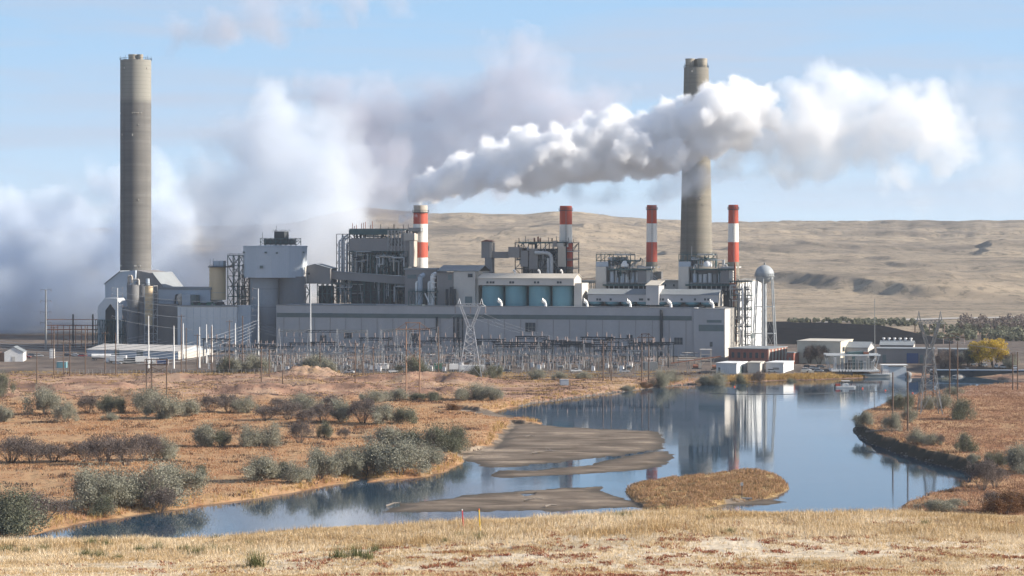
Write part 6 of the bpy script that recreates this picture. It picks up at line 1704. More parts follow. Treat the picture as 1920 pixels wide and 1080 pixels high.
def proto_breaker(grey):
    t = T("circuit_breaker", "white circuit breaker cabinet on legs in the switchyard" if not grey else "grey circuit breaker tank with three slanted bushings in the switchyard", "circuit breaker", (0, 0, 0), "circuit breakers in the switchyard")
    mt = "steel_grey" if grey else "white_paint"
    m = MB()
    if grey: m.tube((-1.4, 0, 1.9), (1.4, 0, 1.9), .8, .8, 14)
    else: m.box(-.9, .9, -.8, .8, .7, 3.2)
    m.build("tank" if grey else "cabinet", mt, t, smooth=grey)
    for x in (-.8, .8):
        m = MB(); m.beam((x, 0, -.2), (x, 0, 1.2), .3); m.build("leg", "steel_grey", t)
    for x in (-.9, 0, .9):
        m = MB(); m.tube((x, 0, 2.5), (x * 1.6, 0, 4.8), .22, .12, 8); m.build("bushing", "insulator", t)
    return t
def proto_transformer():
    t = T("transformer", "large grey finned transformer with bushings in the switchyard", "transformer", (0, 0, 0), "transformers in the switchyard")
    m = MB(); m.box(-2.4, 2.4, -1.4, 1.4, .4, 4.0); m.build("tank", "steel_grey", t)
    for s in (-1, 1):
        m = MB()
        for i in range(7): m.box(s * 2.45, s * 3.3, -1.3 + i * .4, -1.15 + i * .4, .9, 3.6)
        m.box(s * 2.42, s * 3.3, -1.3, 1.25, 3.61, 3.75); m.build("radiator", "steel_grey", t)
    for x in (-1.4, 0, 1.4):
        m = MB(); m.tube((x, 0, 4), (x, 0, 6.2), .3, .16, 8); m.build("bushing", "insulator", t)
    m = MB(); m.tube((-1.6, .9, 4.9), (1.6, .9, 4.9), .5, .5, 12); m.build("conservator", "steel_light", t, smooth=True)
    return t
rng = random.Random(77)
def scatter(proto, n, xr, yr, label=None, smin=.9, smax=1.15, rz=8):
    lst = []
    for i in range(n):
        for _ in range(30):
            px, py = rng.uniform(*xr), rng.uniform(*yr)
            q = PG(px, py)
            if all((q - s).length > 2.6 for s in lst): break
        lst.append(q)
        o = proto if i == 0 else copy_thing(proto)
        o.location = q; o.rotation_euler = (0, 0, R(15 * 0 + rng.uniform(-rz, rz) - 12)); s = rng.uniform(smin, smax); o.scale = (s, s, s)
# rows of like equipment run across the yard
def rows(proto, specs, jit=.25, smin=.95, smax=1.05):
    first = True
    for (pa, pb_, py, n) in specs:
        for i in range(n):
            px = pa + (pb_ - pa) * (i + rng.uniform(-jit, jit)) / max(1, n - 1)
            o = proto if first else copy_thing(proto); first = False
            o.location = PG(px, py + rng.uniform(-1.2, 1.2)); o.rotation_euler = (0, 0, R(-12 + rng.uniform(-4, 4))); s = rng.uniform(smin, smax); o.scale = (s, s, s)
rows(proto_portal(), [(400, 1240, 676, 24), (405, 1238, 680, 24), (420, 1230, 686, 24), (400, 830, 693, 16), (930, 1190, 693, 10)], smin=.85, smax=1.2)
rows(proto_switch(), [(400, 1240, 678, 46), (400, 1240, 684, 50), (410, 1240, 690, 50), (430, 820, 697, 26), (930, 1240, 696, 22)], jit=.6, smin=.8, smax=1.15)
rows(proto_portal('steel_dark', 'tall dark steel bus support frame in the switchyard'), [(400, 840, 682, 14), (920, 1240, 680, 14), (960, 1230, 690, 12)], smin=1.0, smax=1.75)
rows(proto_switch('white_paint', 'slim white post mounted switch with paired insulators in the switchyard'), [(400, 1240, 688, 34), (410, 1240, 694, 26)], jit=.8, smin=.8, smax=1.2)
rows(proto_breaker(True), [(420, 1220, 688, 18), (440, 1200, 695, 14)], jit=.6)
rows(proto_breaker(False), [(440, 1215, 692, 15), (520, 1190, 698, 9)], jit=.7, smin=.8, smax=1.1)
rows(proto_transformer(), [(480, 1235, 681, 8)], jit=.5)
t = proto_transformer(); t["label"] = "bright white finned transformer before the slim two legged pole frame"; t.location = PG(1219, 696); t.scale = (1.15,) * 3
t = proto_transformer(); t["label"] = "white topped transformer right of the brown timber pole frame"; t.location = PG(811, 686); t.scale = (1.1,) * 3

def fence():
    t = T("chain_link_fence", "low wire fence with pale posts along the front of the yard", "fence", PG(700, 702))
    m = MB(); pts = []
    for i in range(150):
        px = 100 + i * 8.2
        if 1335 < px: break
        pts.append(PG(px, 701 if px < 900 else 700))
    for p in pts: m.beam(p - Vector((0, 0, .2)), p + Vector((0, 0, 2.2)), .11)
    o = m.build("post", "steel_light", t); o["kind"] = "stuff"
    m = MB()
    for a, b in zip(pts[:-1], pts[1:]):
        m.beam(a + Vector((0, 0, 2.15)), b + Vector((0, 0, 2.15)), .06); m.beam(a + Vector((0, 0, 1.1)), b + Vector((0, 0, 1.1)), .04)
    m.build("rail", "steel_grey", t)
fence()

# yard lattice frames at the far left
t = T("pipe_bridge", "long brown steel pipe bridge on columns at the far left of the plant", "pipe bridge", PG(130, 655))
p0, p1 = PG(86, 652), PG(186, 652)
m = MB()
for i in range(10):
    q = p0.lerp(p1, i / 9); m.beam((q.x, q.y, q.z), (q.x, q.y, CAM_H - (610 - HY) / FPX * q.y), .35)
m.build("column", "rust", t)
for y, w_ in ((610, .5), (618, .6)):
    m = MB(); z = CAM_H - (y - HY) / FPX * p0.y; m.beam((p0.x, p0.y, z), (p1.x, p1.y, z), w_); m.build("girder", "rust", t)
for px in (137, 174):
    m = MB(); q = PG(px, 652); m.beam(q, (q.x, q.y, CAM_H - (589 - HY) / FPX * q.y), .8); m.build("tower_column", "steel_dark", t)
m = MB(); z = CAM_H - (599 - HY) / FPX * p0.y; m.beam((p0.x, p0.y, z), (p1.x, p1.y, z), .35); m.build("girder", "rust", t)

# low conveyor and gear right of the switchyard
t = T("low_conveyor", "thin rusty inclined conveyor above the river bank left of the brick building", "conveyor", PG(1305, 690))
a, b = PG(1258, 692), PG(1352, 692); za, zb_ = at_h(a, 681) + a.z, at_h(b, 668) + b.z
m = MB(); m.beam((a.x, a.y, za), (b.x, b.y, zb_), .9, .45); m.build("belt_gantry", "rust", t)
for f in (.1, .35, .6, .85):
    m = MB(); q = a.lerp(b, f); z = za + (zb_ - za) * f; m.beam((q.x - .6, q.y, q.z), (q.x, q.y, z), .22); m.beam((q.x + .6, q.y, q.z), (q.x, q.y, z), .22); m.build("trestle", "steel_grey", t)
t = T("pump_frame", "open steel frame with a pale top deck behind the inclined rusty conveyor", "steel frame", PG(1324, 686)); q = PG(1324, 686)
m = MB(); h = at_h(q, 656)
for x in (-2.6, 2.6):
    for y in (0, 4): m.beam((q.x + x, q.y + y, q.z), (q.x + x, q.y + y, q.z + h), .3)
for f in (.35, .7): m.beam((q.x - 2.6, q.y, q.z + h * f), (q.x + 2.6, q.y, q.z + h * f), .25)
m.beam((q.x - 2.6, q.y, q.z), (q.x + 2.6, q.y, q.z + h * .7), .2); m.build("frame", "duct_tan", t)
m = MB(); m.box(q.x - 3, q.x + 3, q.y - .4, q.y + 4.4, q.z + h, q.z + h + .3); m.build("deck", "annex_sheet", t)
t = T("pipe_rack", "pale pipe rack with stacked runs left of the open steel frame", "pipe rack", PG(1287, 686)); q = PG(1287, 686)
for i in range(4):
    m = MB(); z = q.z + 3 + i * 1.2; m.tube((q.x - 5 + i, q.y + i * .3, z), (q.x + 6, q.y + i * .3, z), .28, .28, 8); m.build("pipe", "duct_tan" if i % 2 else "steel_light", t)
for x in (-4, 0, 4):
    m = MB(); m.beam((q.x + x, q.y + .4, q.z), (q.x + x, q.y + .4, q.z + 7.4), .3); m.build("post", "steel_grey", t)
for i, (px, py, lab) in enumerate(((1306, 692, "rust brown skid of machinery left of the open steel frame"), (1342, 693, "rust brown skid of machinery right of the open steel frame"))):
    q = PG(px, py); t = T("machine_skid", lab, "machinery", q)
    m = MB(); m.box(q.x - 2.4, q.x + 2.4, q.y - 1, q.y + 1, q.z, q.z + .5); m.build("base", "steel_dark", t)
    m = MB(); m.tube((q.x - 1.8, q.y, q.z + 1.5), (q.x + .8, q.y, q.z + 1.5), .9, .9, 12); m.build("drum", "rust", t, smooth=True)
    m = MB(); m.box(q.x + 1.0, q.x + 2.2, q.y - .7, q.y + .7, q.z + .5, q.z + 2.8); m.build("motor", "duct_tan", t)

# intake frame, dock, boat
def intake():
    D = 1188.0; k = D / FPX; X = lambda px: (px - 960) * k; Z = lambda y: CAM_H - (y - HY) * k
    t = T("intake_gantry", "white steel river intake gantry with screens and machinery at the water's edge", "intake structure", (X(1603), D, 2))
    m = MB(); m.box(X(1551), X(1654), D + 5, D + 6, Z(668), Z(665.5)); m.build("top_beam", "white_paint", t)
    m = MB(); m.box(X(1551), X(1654), D + 13, D + 14, Z(667), Z(664.5)); m.build("top_beam", "white_paint", t)
    for a, b in ((1552, 1560), (1588, 1588), (1610, 1610), (1632, 1632), (1652, 1644)):
        for dy in (5.5, 13.5):
            m = MB(); m.beam((X(a), D + dy, Z(667)), (X(b), D + dy, Z(695)), .4); m.build("leg", "steel_light", t)
    m = MB(); m.beam((X(1632), D + 5, Z(680)), (X(1648), D + 5, Z(694)), .4); m.beam((X(1644), D + 5, Z(672)), (X(1628), D + 5, Z(694)), .4); m.build("brace", "white_paint", t)
    m = MB(); m.box(X(1560), X(1650), D + 2, D + 16, Z(697), Z(694)); m.build("deck", "white_paint", t)
    rg = random.Random(2)
    for i in range(11):
        m = MB(); x = X(1568 + i * 7); h = rg.uniform(2, 6.5); m.box(x - .7, x + .7, D + 4, D + 6, Z(694), Z(694) + h); m.build("screen_housing", rg.choice(["steel_light", "steel_dark", "steel_grey", "steel_teal"]), t)
    m = MB()
    for i in range(12): m.beam((X(1586 + i * 5), D + 3.5, Z(694)), (X(1586 + i * 5), D + 3.5, Z(674)), .16)
    for y in (674, 680, 687): m.beam((X(1586), D + 3.5, Z(y)), (X(1642), D + 3.5, Z(y)), .16)
    m.build("handrail", "steel_light", t)
    m = MB(); m.prism([(X(1590), Z(667)), (X(1628), Z(667)), (X(1622), Z(660)), (X(1596), Z(662))], D + 6, D + 13); m.build("hoist_cover", "steel_teal", t)
    m = MB(); m.box(X(1622), X(1632), D + 5, D + 8, Z(665), Z(661)); m.build("hoist_drum", "rust", t)
    for i in range(5):
        m = MB(); x = X(1574 + i * 5.5); m.beam((x, D, -1), (x, D, Z(694)), .35); m.build("pile", "steel_dark", t)
    m = MB(); m.box(X(1556), X(1600), D + 1, D + 4, -1, Z(699)); m.build("sheet_wall", "steel_dark", t)
    t = T("dock_wall", "bright concrete retaining wall at the water's edge right of the intake", "retaining wall", (X(1636), D + 8, 0))
    m = MB(); m.box(X(1599), X(1673), D + 6, D + 14, -1.5, Z(703.5)); m.build("wall", "concrete_pale", t)
    m = MB(); m.box(X(1598.5), X(1673.5), D + 5.7, D + 14, Z(703.5), Z(703.5) + .3); m.build("coping", "white_paint", t)
    m = MB()
    for i in range(20): m.beam((X(1601 + i * 3.7), D + 6.5, Z(702)), (X(1601 + i * 3.7), D + 6.5, Z(702) + 1.3), .09)
    m.beam((X(1601), D + 6.5, Z(702) + 1.3), (X(1672), D + 6.5, Z(702) + 1.3), .1); m.build("railing", "rust", t)
    t = T("boat_house", "low white flat roofed hut on the bank beside the concrete retaining wall", "hut", PG(1680, 697))
    q = PG(1680, 698); kk = q.y / FPX; h = at_h(q, 683)
    m = MB(); m.box(q.x - 25 * kk, q.x - 14 * kk, q.y, q.y + 6, q.z - .5, q.z + h - .6); m.box(q.x - 13.9 * kk, q.x + 20 * kk, q.y + 1, q.y + 6, q.z - .5, q.z + h - 1.2); m.build("wall", "white_sheet", t)
    m = MB(); m.box(q.x - 27 * kk, q.x + 22 * kk, q.y - .5, q.y + 6.5, q.z + h - .55, q.z + h - .2); m.build("roof", "white_paint", t)
    t = T("round_tank", "small dark round tank at the right end of the concrete retaining wall", "tank", PG(1703, 698)); q = PG(1703, 698)
    m = MB(); m.lathe((q.x, q.y, q.z), [(1.4, 0), (1.4, 1.5)] , 16); m.build("stand", "concrete_pale", t)
    m = MB(); m.lathe((q.x, q.y, q.z + 1.5), [(.3, 0), (1.5, .8), (1.8, 1.8), (1.4, 2.8), (.01, 3.3)], 20); m.build("tank", "steel_grey", t, smooth=True)
    t = T("riverside_wall", "long dark retaining wall along the far bank at the right edge", "retaining wall", (X(1840), D + 20, 0))
    a, b = PW(1745, 706), PW(1990, 709)
    m = MB(); m.hexa([(a[0], a[1] + 1, -1), (b[0], b[1] + 1, -1), (b[0], b[1] + 3, -1), (a[0], a[1] + 3, -1), (a[0], a[1] + 1, 3.0), (b[0], b[1] + 1, 3.4), (b[0], b[1] + 3, 3.4), (a[0], a[1] + 3, 3.0)]); m.build("wall", "steel_dark", t)
    m = MB(); m.hexa([(a[0], a[1] + .6, 3.0), (b[0], b[1] + .6, 3.4), (b[0], b[1] + 3.4, 3.4), (a[0], a[1] + 3.4, 3.0), (a[0], a[1] + .6, 3.5), (b[0], b[1] + .6, 3.9), (b[0], b[1] + 3.4, 3.9), (a[0], a[1] + 3.4, 3.5)]); m.build("coping", "blue_sheet", t)
    for i, (px, r_, lab) in enumerate(((1797, 15, "largest"), (1846, 8, "smaller"), (1905, 7, "smallest rightmost"))):
        q = PW(px, 706); m = MB(); m.lathe((q[0], q[1] - .5, -.3), [(r_ * .27, 0), (r_ * .23, .9), (r_ * .13, 1.7), (.01, 2.0)], 18)
        t = T("spoil_mound", lab + " pale mound of spoil at the foot of the dark riverside wall", "mound", (q[0], q[1], 0), "pale mounds below the riverside wall"); m.build("mound", "gravel_pale", t, smooth=True)
    # mooring beams on the bank
    for i in range(3):
        q = PG(1507 + i * 14, 697); t = T("concrete_block", ["left", "middle", "right"][i] + " of three pale concrete barrier blocks on the bank left of the intake", "barrier block", q, "barrier blocks on the bank")
        m = MB(); m.prism([(q.x - 1.6, q.z - .1), (q.x + 1.6, q.z - .1), (q.x + 1.3, q.z + 1.0), (q.x - 1.3, q.z + 1.0)], q.y - .4, q.y + .4); m.build("block", "concrete_pale", t)
intake()

def boat():
    x, d = PW(1586, 727); t = T("work_boat", "small red and white work boat with a canopy on the open water", "boat", (x, d, 0)); k = d / FPX
    for s in (-1, 1):
        m = MB(); m.tube((x - 4.6, d + s, .15), (x + 3.6, d + s, .15), .42, .42, 12); m.tube((x + 3.6, d + s, .15), (x + 4.6, d + s, .45), .42, .08, 12); m.build("pontoon", "galvanised", t, smooth=True)
    m = MB(); m.box(x - 4.6, x + 4.2, d - 1.4, d + 1.4, .55, .8); m.build("deck", "white_paint", t)
    m = MB(); m.box(x - 4.8, x - 2.6, d - 1.2, d + 1.2, .8, 1.9); m.build("engine_box", "red_paint", t)
    m = MB(); m.box(x - 1.6, x + 1.2, d - 1.1, d + 1.1, .8, 1.9); m.build("console", "white_paint", t)
    m = MB(); m.box(x - 2.0, x + 1.8, d - 1.4, d + 1.4, 3.1, 3.25); m.build("canopy", "white_paint", t)
    for a in (-1.9, 1.7):
        for b in (-1.3, 1.3):
            m = MB(); m.beam((x + a, d + b, .8), (x + a, d + b, 3.1), .1); m.build("canopy_post", "steel_dark", t)
    m = MB()
    for a in (2.0, 3.0, 4.0): m.beam((x + a, d - 1.3, .8), (x + a, d - 1.3, 1.8), .08)
    m.beam((x + 1.8, d - 1.3, 1.8), (x + 4.1, d - 1.3, 1.8), .08); m.build("rail", "red_paint", t)
    m = MB(); m.tube((x - 5.2, d, -.2), (x - 5.0, d, 1.4), .25, .3, 8); m.build("outboard_motor", "steel_dark", t)
    for i, (px, py, lab) in enumerate(((1377, 726, "lone orange buoy near the far bank left of the work boat"), (1617, 729, "orange buoy just right of the work boat"), (1660, 733, "orange buoy farther right of the work boat"), (1711, 738, "orange buoy close to the tip of the right peninsula"))):
        x, d = PW(px, py); t = T("buoy", lab, "buoy", (x, d, 0), "orange buoys"); m = MB(); m.lathe((x, d, -.2), [(.01, -.2), (.36, 0), (.44, .25), (.32, .55), (.1, .8)], 14); m.build("float", "orange_plastic", t, smooth=True)
        m = MB(); m.beam((x, d, .7), (x, d, 1.9), .08); m.build("staff", "steel_grey", t)
boat()

# floating boom line on the water
t = T("boom_line", "thin dark floating boom stretched across the upper water", "boom line", (*PW(1500, 739), 0))
m = MB(); q = [PW(1330 + 48 * i, 736.5 + 3.2 * math.sin(i * .55 + .4)) for i in range(8)]
for a, b in zip(q[:-1], q[1:]): m.tube((*a, .03), (*b, .03), .12, .12, 6)
m.build("float_line", "steel_dark", t)

# stakes in the foreground, gauge on the islet
for px, yt, yb, lean, mt, lab in ((869, 957, 990, -.07, "red_stake", "red marker stake leaning left on the near grassy slope"), (900.5, 956, 995, -.06, "yellow_stake", "yellow marker stake right of the red stake on the near slope")):
    p = PG(px, yb, 45); h = at_h(p, yt)
    t = T("marker_stake", lab, "marker stake", p, "marker stakes"); top = Vector((p.x + lean * h, p.y, p.z + h))
    m = MB(); m.tube((p.x, p.y, p.z - .3), top, .045, .045, 10); m.build("stake", mt, t, smooth=True)
    m = MB(); m.tube(top, top + (top - p).normalized() * .09, .052, .045, 10); m.build("cap", "white_paint" if mt == "red_stake" else "orange_plastic", t)
p = PG(1391, 934); t = T("gauge_post", "thin dark post with a small pale box on top at the islet's edge", "gauge post", p); h = at_h(p, 905)
m = MB(); m.tube((p.x, p.y, p.z - .4), (p.x, p.y, p.z + h * .8), .1, .08, 8); m.build("post", "steel_dark", t)
m = MB(); m.box(p.x - .35, p.x + .35, p.y - .2, p.y + .2, p.z + h * .8, p.z + h); m.build("gauge_box", "steel_light", t)
m = MB(); m.box(p.x - 2.2, p.x + 2.6, p.y - .5, p.y + .5, p.z - .3, p.z + .12); m.build("landing", "steel_grey", t)

def snag(px, py, L, seed, label, ang=0, lift=.25, n=7):
    rg = random.Random(seed); p = PG(px, py); t = T("driftwood_log", label, "driftwood", p, "driftwood logs")
    d = Vector((math.cos(ang), math.sin(ang), 0)); a = p - d * L / 2 + Vector((0, 0, .25)); b = p + d * L / 2 + Vector((0, 0, .25 + lift * L * .3))
    m = MB(); mid = (a + b) / 2 + Vector((0, .3, .25)); m.tube(a, mid, .3, .22, 8); m.tube(mid, b, .22, .1, 8); m.build("trunk", "driftwood", t, smooth=True)
    for i in range(n):
        f = rg.uniform(.1, .95); q = a.lerp(b, f); e = q + Vector((rg.uniform(-.3, .3) * L, rg.uniform(-.2, .2) * L, rg.uniform(.1, .35) * L * .7)); m = MB(); m.tube(q, e, .1, .03, 5); m.build("branch", "driftwood", t)
snag(1024, 851, 9, 1, "bleached branching log on the largest sandbar", .1)
snag(738, 950, 4, 2, "dark tree stump at the left tip of the nearest sandbar", .3, lift=.6, n=5)
snag(1000, 940, 5, 3, "small log in the middle of the nearest sandbar", 0, n=4)
snag(1033, 951, 3, 4, "short pale stick near the lower edge of the nearest sandbar", .2, n=2)
snag(1655, 812, 12, 5, "large dark fallen branch lying on the right bank edge", -.5, n=12)
snag(995, 820, 3, 6, "small stick on the upper part of the largest sandbar", 0, n=2)

# ------------------------------------------------------------------ wires
def wire(a, b, sag, label, r=.07):
    r *= 1.3
    a, b = Vector(a), Vector(b); c = (a + b) / 2; t = T("power_line", label, "power line", c, "power lines")
    m = MB(); n = 14; pts = []
    for i in range(n + 1):
        f = i / n; q = a.lerp(b, f); q.z -= sag * 4 * f * (1 - f); pts.append(q)
    for p, q in zip(pts[:-1], pts[1:]): m.tube(p, q, r, r, 4, caps=False)
    m.build("cable", "wire", t)
def PX(px, py, D): return ((px - 960) / FPX * D, D, CAM_H - (py - HY) / FPX * D)
k = 0
rungs = [(542, 1290), (554, 1290), (574, 1290), (595, 1290)]
for i, (y, D) in enumerate(rungs):
    wire(PX(480, y + 17, 1285), PX(212, y + 2 if i else 545, 1290), 3.5, ORD[i] + " line from the top between the two tall armed steel poles", .05)
for i in range(6):
    wire(PX(-30, 634 + i * 5, 1260), PX(278 + i * 12, 628 + i * 4, 1225), 4.0, ORD[i] + " from top of the lines entering at the left edge", .06)
for i in range(6):
    wire(PX(160 + i * 14, 664 + i * 3, 1180), PX(484 - i * 3, 600 + i * 7, 1280), 5, ORD[i] + " of the lines rising right to the left armed pole", .06)
for i in range(4):
    wire(PX(484, 603 + i * 6, 1285), PX(632 + i * 20, 618 + i * 3, 1240), 4, ORD[i] + " of the lines from the left armed pole to the masts", .055)
for i in range(9):
    wire(PX(395 + i * 70, 648 + (i % 3) * 7, 1235), PX(700 + i * 62, 640 + (i % 4) * 6, 1225), 3.0, ORD[i] + " from the left of the slack lines low over the switchyard", .05)
for i in range(4):
    wire(PX(575 + i * 8, 660 + i * 4, 1210), PX(768, 620 + i * 3, 1100), 3, ORD[i] + " from the top of the lines climbing to the brown timber frame", .055)
for i in range(3):
    wire(PX(855 + i * 26, 590, 1165), PX(640 + i * 26, 668 + i * 3, 1225), 5, ["left", "middle", "right"][i] + " line dropping left from the lattice tower into the switchyard", .06)
    wire(PX(907 - i * 20, 588, 1165), PX(1215 - i * 10, 634, 1130), 6, ["front", "middle", "rear"][i] + " line between the left lattice tower and the bank pole frame", .045)
    wire(PX(1716 + i * 26, 620, 935), PX(2120, 596 + i * 8, 900), 9, ["left", "middle", "right"][i] + " line leaving the right lattice tower towards the right edge", .03)

# ------------------------------------------------------------------ coal bank and the pale road behind
def coal_bank():
    rows_, cols = 26, 90; V, Fc = [], []
    xa, xb = (1405 - 960) / FPX * 1480, (1800 - 960) / FPX * 1480
    for j in range(rows_):
        v = j / (rows_ - 1); y = 1440 + 240 * v
        for i in range(cols):
            u = i / (cols - 1); x = xa + (xb - xa) * u
            prof = min(1, v / .22, (1 - v) / .35); prof = max(0, prof) ** .8
            end = np.interp(u, [0, .08, .45, .75, .9, 1], [0.6, 1, .98, .78, .3, 0])
            h = 9.0 * prof * end
            h += 0.7 * float(fbm(np.array([x / 12]), np.array([y / 12]), 5, 4)[0]) * 1.1 * min(1, prof * 3) * end
            V.append((x, y, gz(x, y) - .6 + h))
    for j in range(rows_ - 1):
        for i in range(cols - 1):
            a = j * cols + i; Fc.append((a, a + 1, a + cols + 1, a + cols))
    me = mesh_from("coal_bank", V, Fc); me.polygons.foreach_set("use_smooth", np.ones(len(me.polygons), bool)); me.materials.append(MAT["coal"])
    o = bpy.data.objects.new("coal_pile", me); COL.objects.link(o); tag(o, "long flat topped black coal pile behind the water tower", "coal pile")
coal_bank()
def pale_road():
    m = MB(); pts = []
    L = [(1530, 606.5, 605), (1600, 604, 601.5), (1700, 601.5, 598.6), (1780, 599, 596.5), (1850, 598, 595.5), (1960, 595, 593)]
    for px, y0, y1 in L:
        a = PG(px, y0, 7); b = PG(px, y1, 7); pts.append((a, b))
    V, Fc = [], []
    for (a, b) in pts: V += [(a.x, a.y, a.z + .5), (b.x, b.y, b.z + .5)]
    for i in range(len(pts) - 1): Fc.append((2 * i, 2 * i + 2, 2 * i + 3, 2 * i + 1))
    me = mesh_from("road", V, Fc); me.materials.append(MAT["gravel_pale"]); o = bpy.data.objects.new("road", me); COL.objects.link(o); o["kind"] = "structure"
pale_road()

# ------------------------------------------------------------------ plants
def foliage_mat(name, stops, scale=0.8, trans=0.25, rnd=True):
    m, n, l = new_mat(name)
    o = n.new("ShaderNodeOutputMaterial")
    nz = noise(n, l, scale, 3, 0.6)
    r = ramp(n, stops)
    if rnd:
        a = n.new("ShaderNodeAttribute"); a.attribute_name = "shade"
        s = n.new("ShaderNodeMath"); s.operation = 'MULTIPLY_ADD'; s.inputs[1].default_value = 0.45; s.inputs[2].default_value = -0.22
        l.new(a.outputs["Fac"], s.inputs[0])
        q = n.new("ShaderNodeMath"); q.operation = 'ADD'; l.new(s.outputs[0], q.inputs[0]); l.new(nz.outputs["Fac"], q.inputs[1])
        l.new(q.outputs[0], r.inputs[0])
    else: l.new(nz.outputs["Fac"], r.inputs[0])
    d = n.new("ShaderNodeBsdfDiffuse"); t = n.new("ShaderNodeBsdfTranslucent"); mx = n.new("ShaderNodeMixShader"); mx.inputs[0].default_value = trans
    l.new(r.outputs[0], d.inputs[0]); l.new(r.outputs[0], t.inputs[0]); l.new(d.outputs[0], mx.inputs[1]); l.new(t.outputs[0], mx.inputs[2]); l.new(mx.outputs[0], o.inputs[0])
    MAT[name] = m
foliage_mat("olive_leaf", [(0.3, (0.18, 0.175, 0.13)), (0.5, (0.29, 0.28, 0.215)), (0.7, (0.41, 0.395, 0.31))])
foliage_mat("green_leaf", [(0.3, (0.11, 0.115, 0.078)), (0.5, (0.175, 0.18, 0.125)), (0.7, (0.26, 0.26, 0.19))])
foliage_mat("bare_twig", [(0.3, (0.10, 0.08, 0.075)), (0.5, (0.17, 0.14, 0.125)), (0.7, (0.24, 0.20, 0.175))])
foliage_mat("rust_leaf", [(0.3, (0.11, 0.055, 0.03)), (0.5, (0.20, 0.11, 0.06)), (0.7, (0.27, 0.16, 0.09))])
foliage_mat("yellow_leaf", [(0.3, (0.34, 0.24, 0.035)), (0.5, (0.58, 0.40, 0.05)), (0.7, (0.72, 0.52, 0.09))])
foliage_mat("yucca_leaf", [(0.3, (0.09, 0.10, 0.045)), (0.5, (0.16, 0.17, 0.08)), (0.7, (0.30, 0.27, 0.14))])
foliage_mat("near_grass", [(0.25, (0.36, 0.235, 0.11)), (0.45, (0.54, 0.39, 0.21)), (0.62, (0.70, 0.56, 0.38)), (0.8, (0.78, 0.67, 0.50))], scale=0.12)
foliage_mat("rust_weed", [(0.3, (0.20, 0.075, 0.045)), (0.6, (0.32, 0.13, 0.08))], scale=0.3)
foliage_mat("reed", [(0.25, (0.20, 0.13, 0.045)), (0.45, (0.42, 0.27, 0.10)), (0.6, (0.54, 0.37, 0.16)), (0.78, (0.36, 0.26, 0.09))], scale=0.07)
foliage_mat("marsh_grass", [(0.25, (0.16, 0.08, 0.045)), (0.38, (0.35, 0.165, 0.08)), (0.5, (0.49, 0.28, 0.14)), (0.6, (0.59, 0.42, 0.26)), (0.78, (0.31, 0.16, 0.085))], scale=0.035)
foliage_mat("rust_grass", [(0.25, (0.17, 0.09, 0.058)), (0.5, (0.32, 0.185, 0.12)), (0.75, (0.44, 0.28, 0.18))], scale=0.06)
foliage_mat("islet_grass", [(0.25, (0.14, 0.10, 0.05)), (0.40, (0.33, 0.21, 0.11)), (0.52, (0.50, 0.32, 0.19)), (0.62, (0.42, 0.24, 0.14)), (0.78, (0.22, 0.17, 0.075))], scale=0.16)
foliage_mat("dark_brush", [(0.3, (0.05, 0.035, 0.03)), (0.6, (0.11, 0.07, 0.055))], scale=0.2)

NR = np.random.default_rng(99)
def with_shade(me, per_face, k):
    a = me.attributes.new("shade", 'FLOAT', 'FACE'); a.data.foreach_set("value", per_face.astype(np.float32))

def leaf_cloud(name, C, size, mat, parent=None, flat=0.0):
    """one small square leaf clump at every point of C"""
    n = len(C); a = NR.normal(size=(n, 3)); a /= np.linalg.norm(a, axis=1)[:, None]
    b = np.cross(a, NR.normal(size=(n, 3))); b /= np.linalg.norm(b, axis=1)[:, None]
    s = size * NR.uniform(.6, 1.3, (n, 1))
    V = np.stack([C - a * s, C - b * s * .6, C + a * s, C + b * s * .6], 1).reshape(-1, 3)
    F_ = np.arange(n * 4).reshape(-1, 4); me = mesh_from(name, V, F_); with_shade(me, NR.random(n), 4); me.materials.append(MAT[mat])
    o = bpy.data.objects.new(name, me); COL.objects.link(o)
    if parent: o.parent = parent
    return o

def twig_mesh(name, segs, mat, parent):
    """segs: (p, q, r0, r1) three sided sticks, vectorised"""
    P = np.array([s[0] for s in segs]); Q = np.array([s[1] for s in segs]); r0 = np.array([s[2] for s in segs])[:, None]; r1 = np.array([s[3] for s in segs])[:, None]
    d = Q - P; a = np.cross(d, NR.normal(size=d.shape)); a /= np.linalg.norm(a, axis=1)[:, None] + 1e-9; b = np.cross(d, a); b /= np.linalg.norm(b, axis=1)[:, None] + 1e-9
    ring = []
    for C, r in ((P, r0), (Q, r1)):
        for k in range(3):
            t = 2 * math.pi * k / 3; ring.append(C + (a * math.cos(t) + b * math.sin(t)) * r)
    V = np.stack(ring, 1).reshape(-1, 3); n = len(P); base = np.arange(n)[:, None] * 6
    F_ = np.concatenate([base + np.array([[0, 1, 4, 3]]), base + np.array([[1, 2, 5, 4]]), base + np.array([[2, 0, 3, 5]])])
    me = mesh_from(name, V, F_); with_shade(me, NR.random(len(F_)), 4); me.materials.append(MAT[mat] if isinstance(mat, str) else mat)
    o = bpy.data.objects.new(name, me); COL.objects.link(o)
    if parent: o.parent = parent
    return o

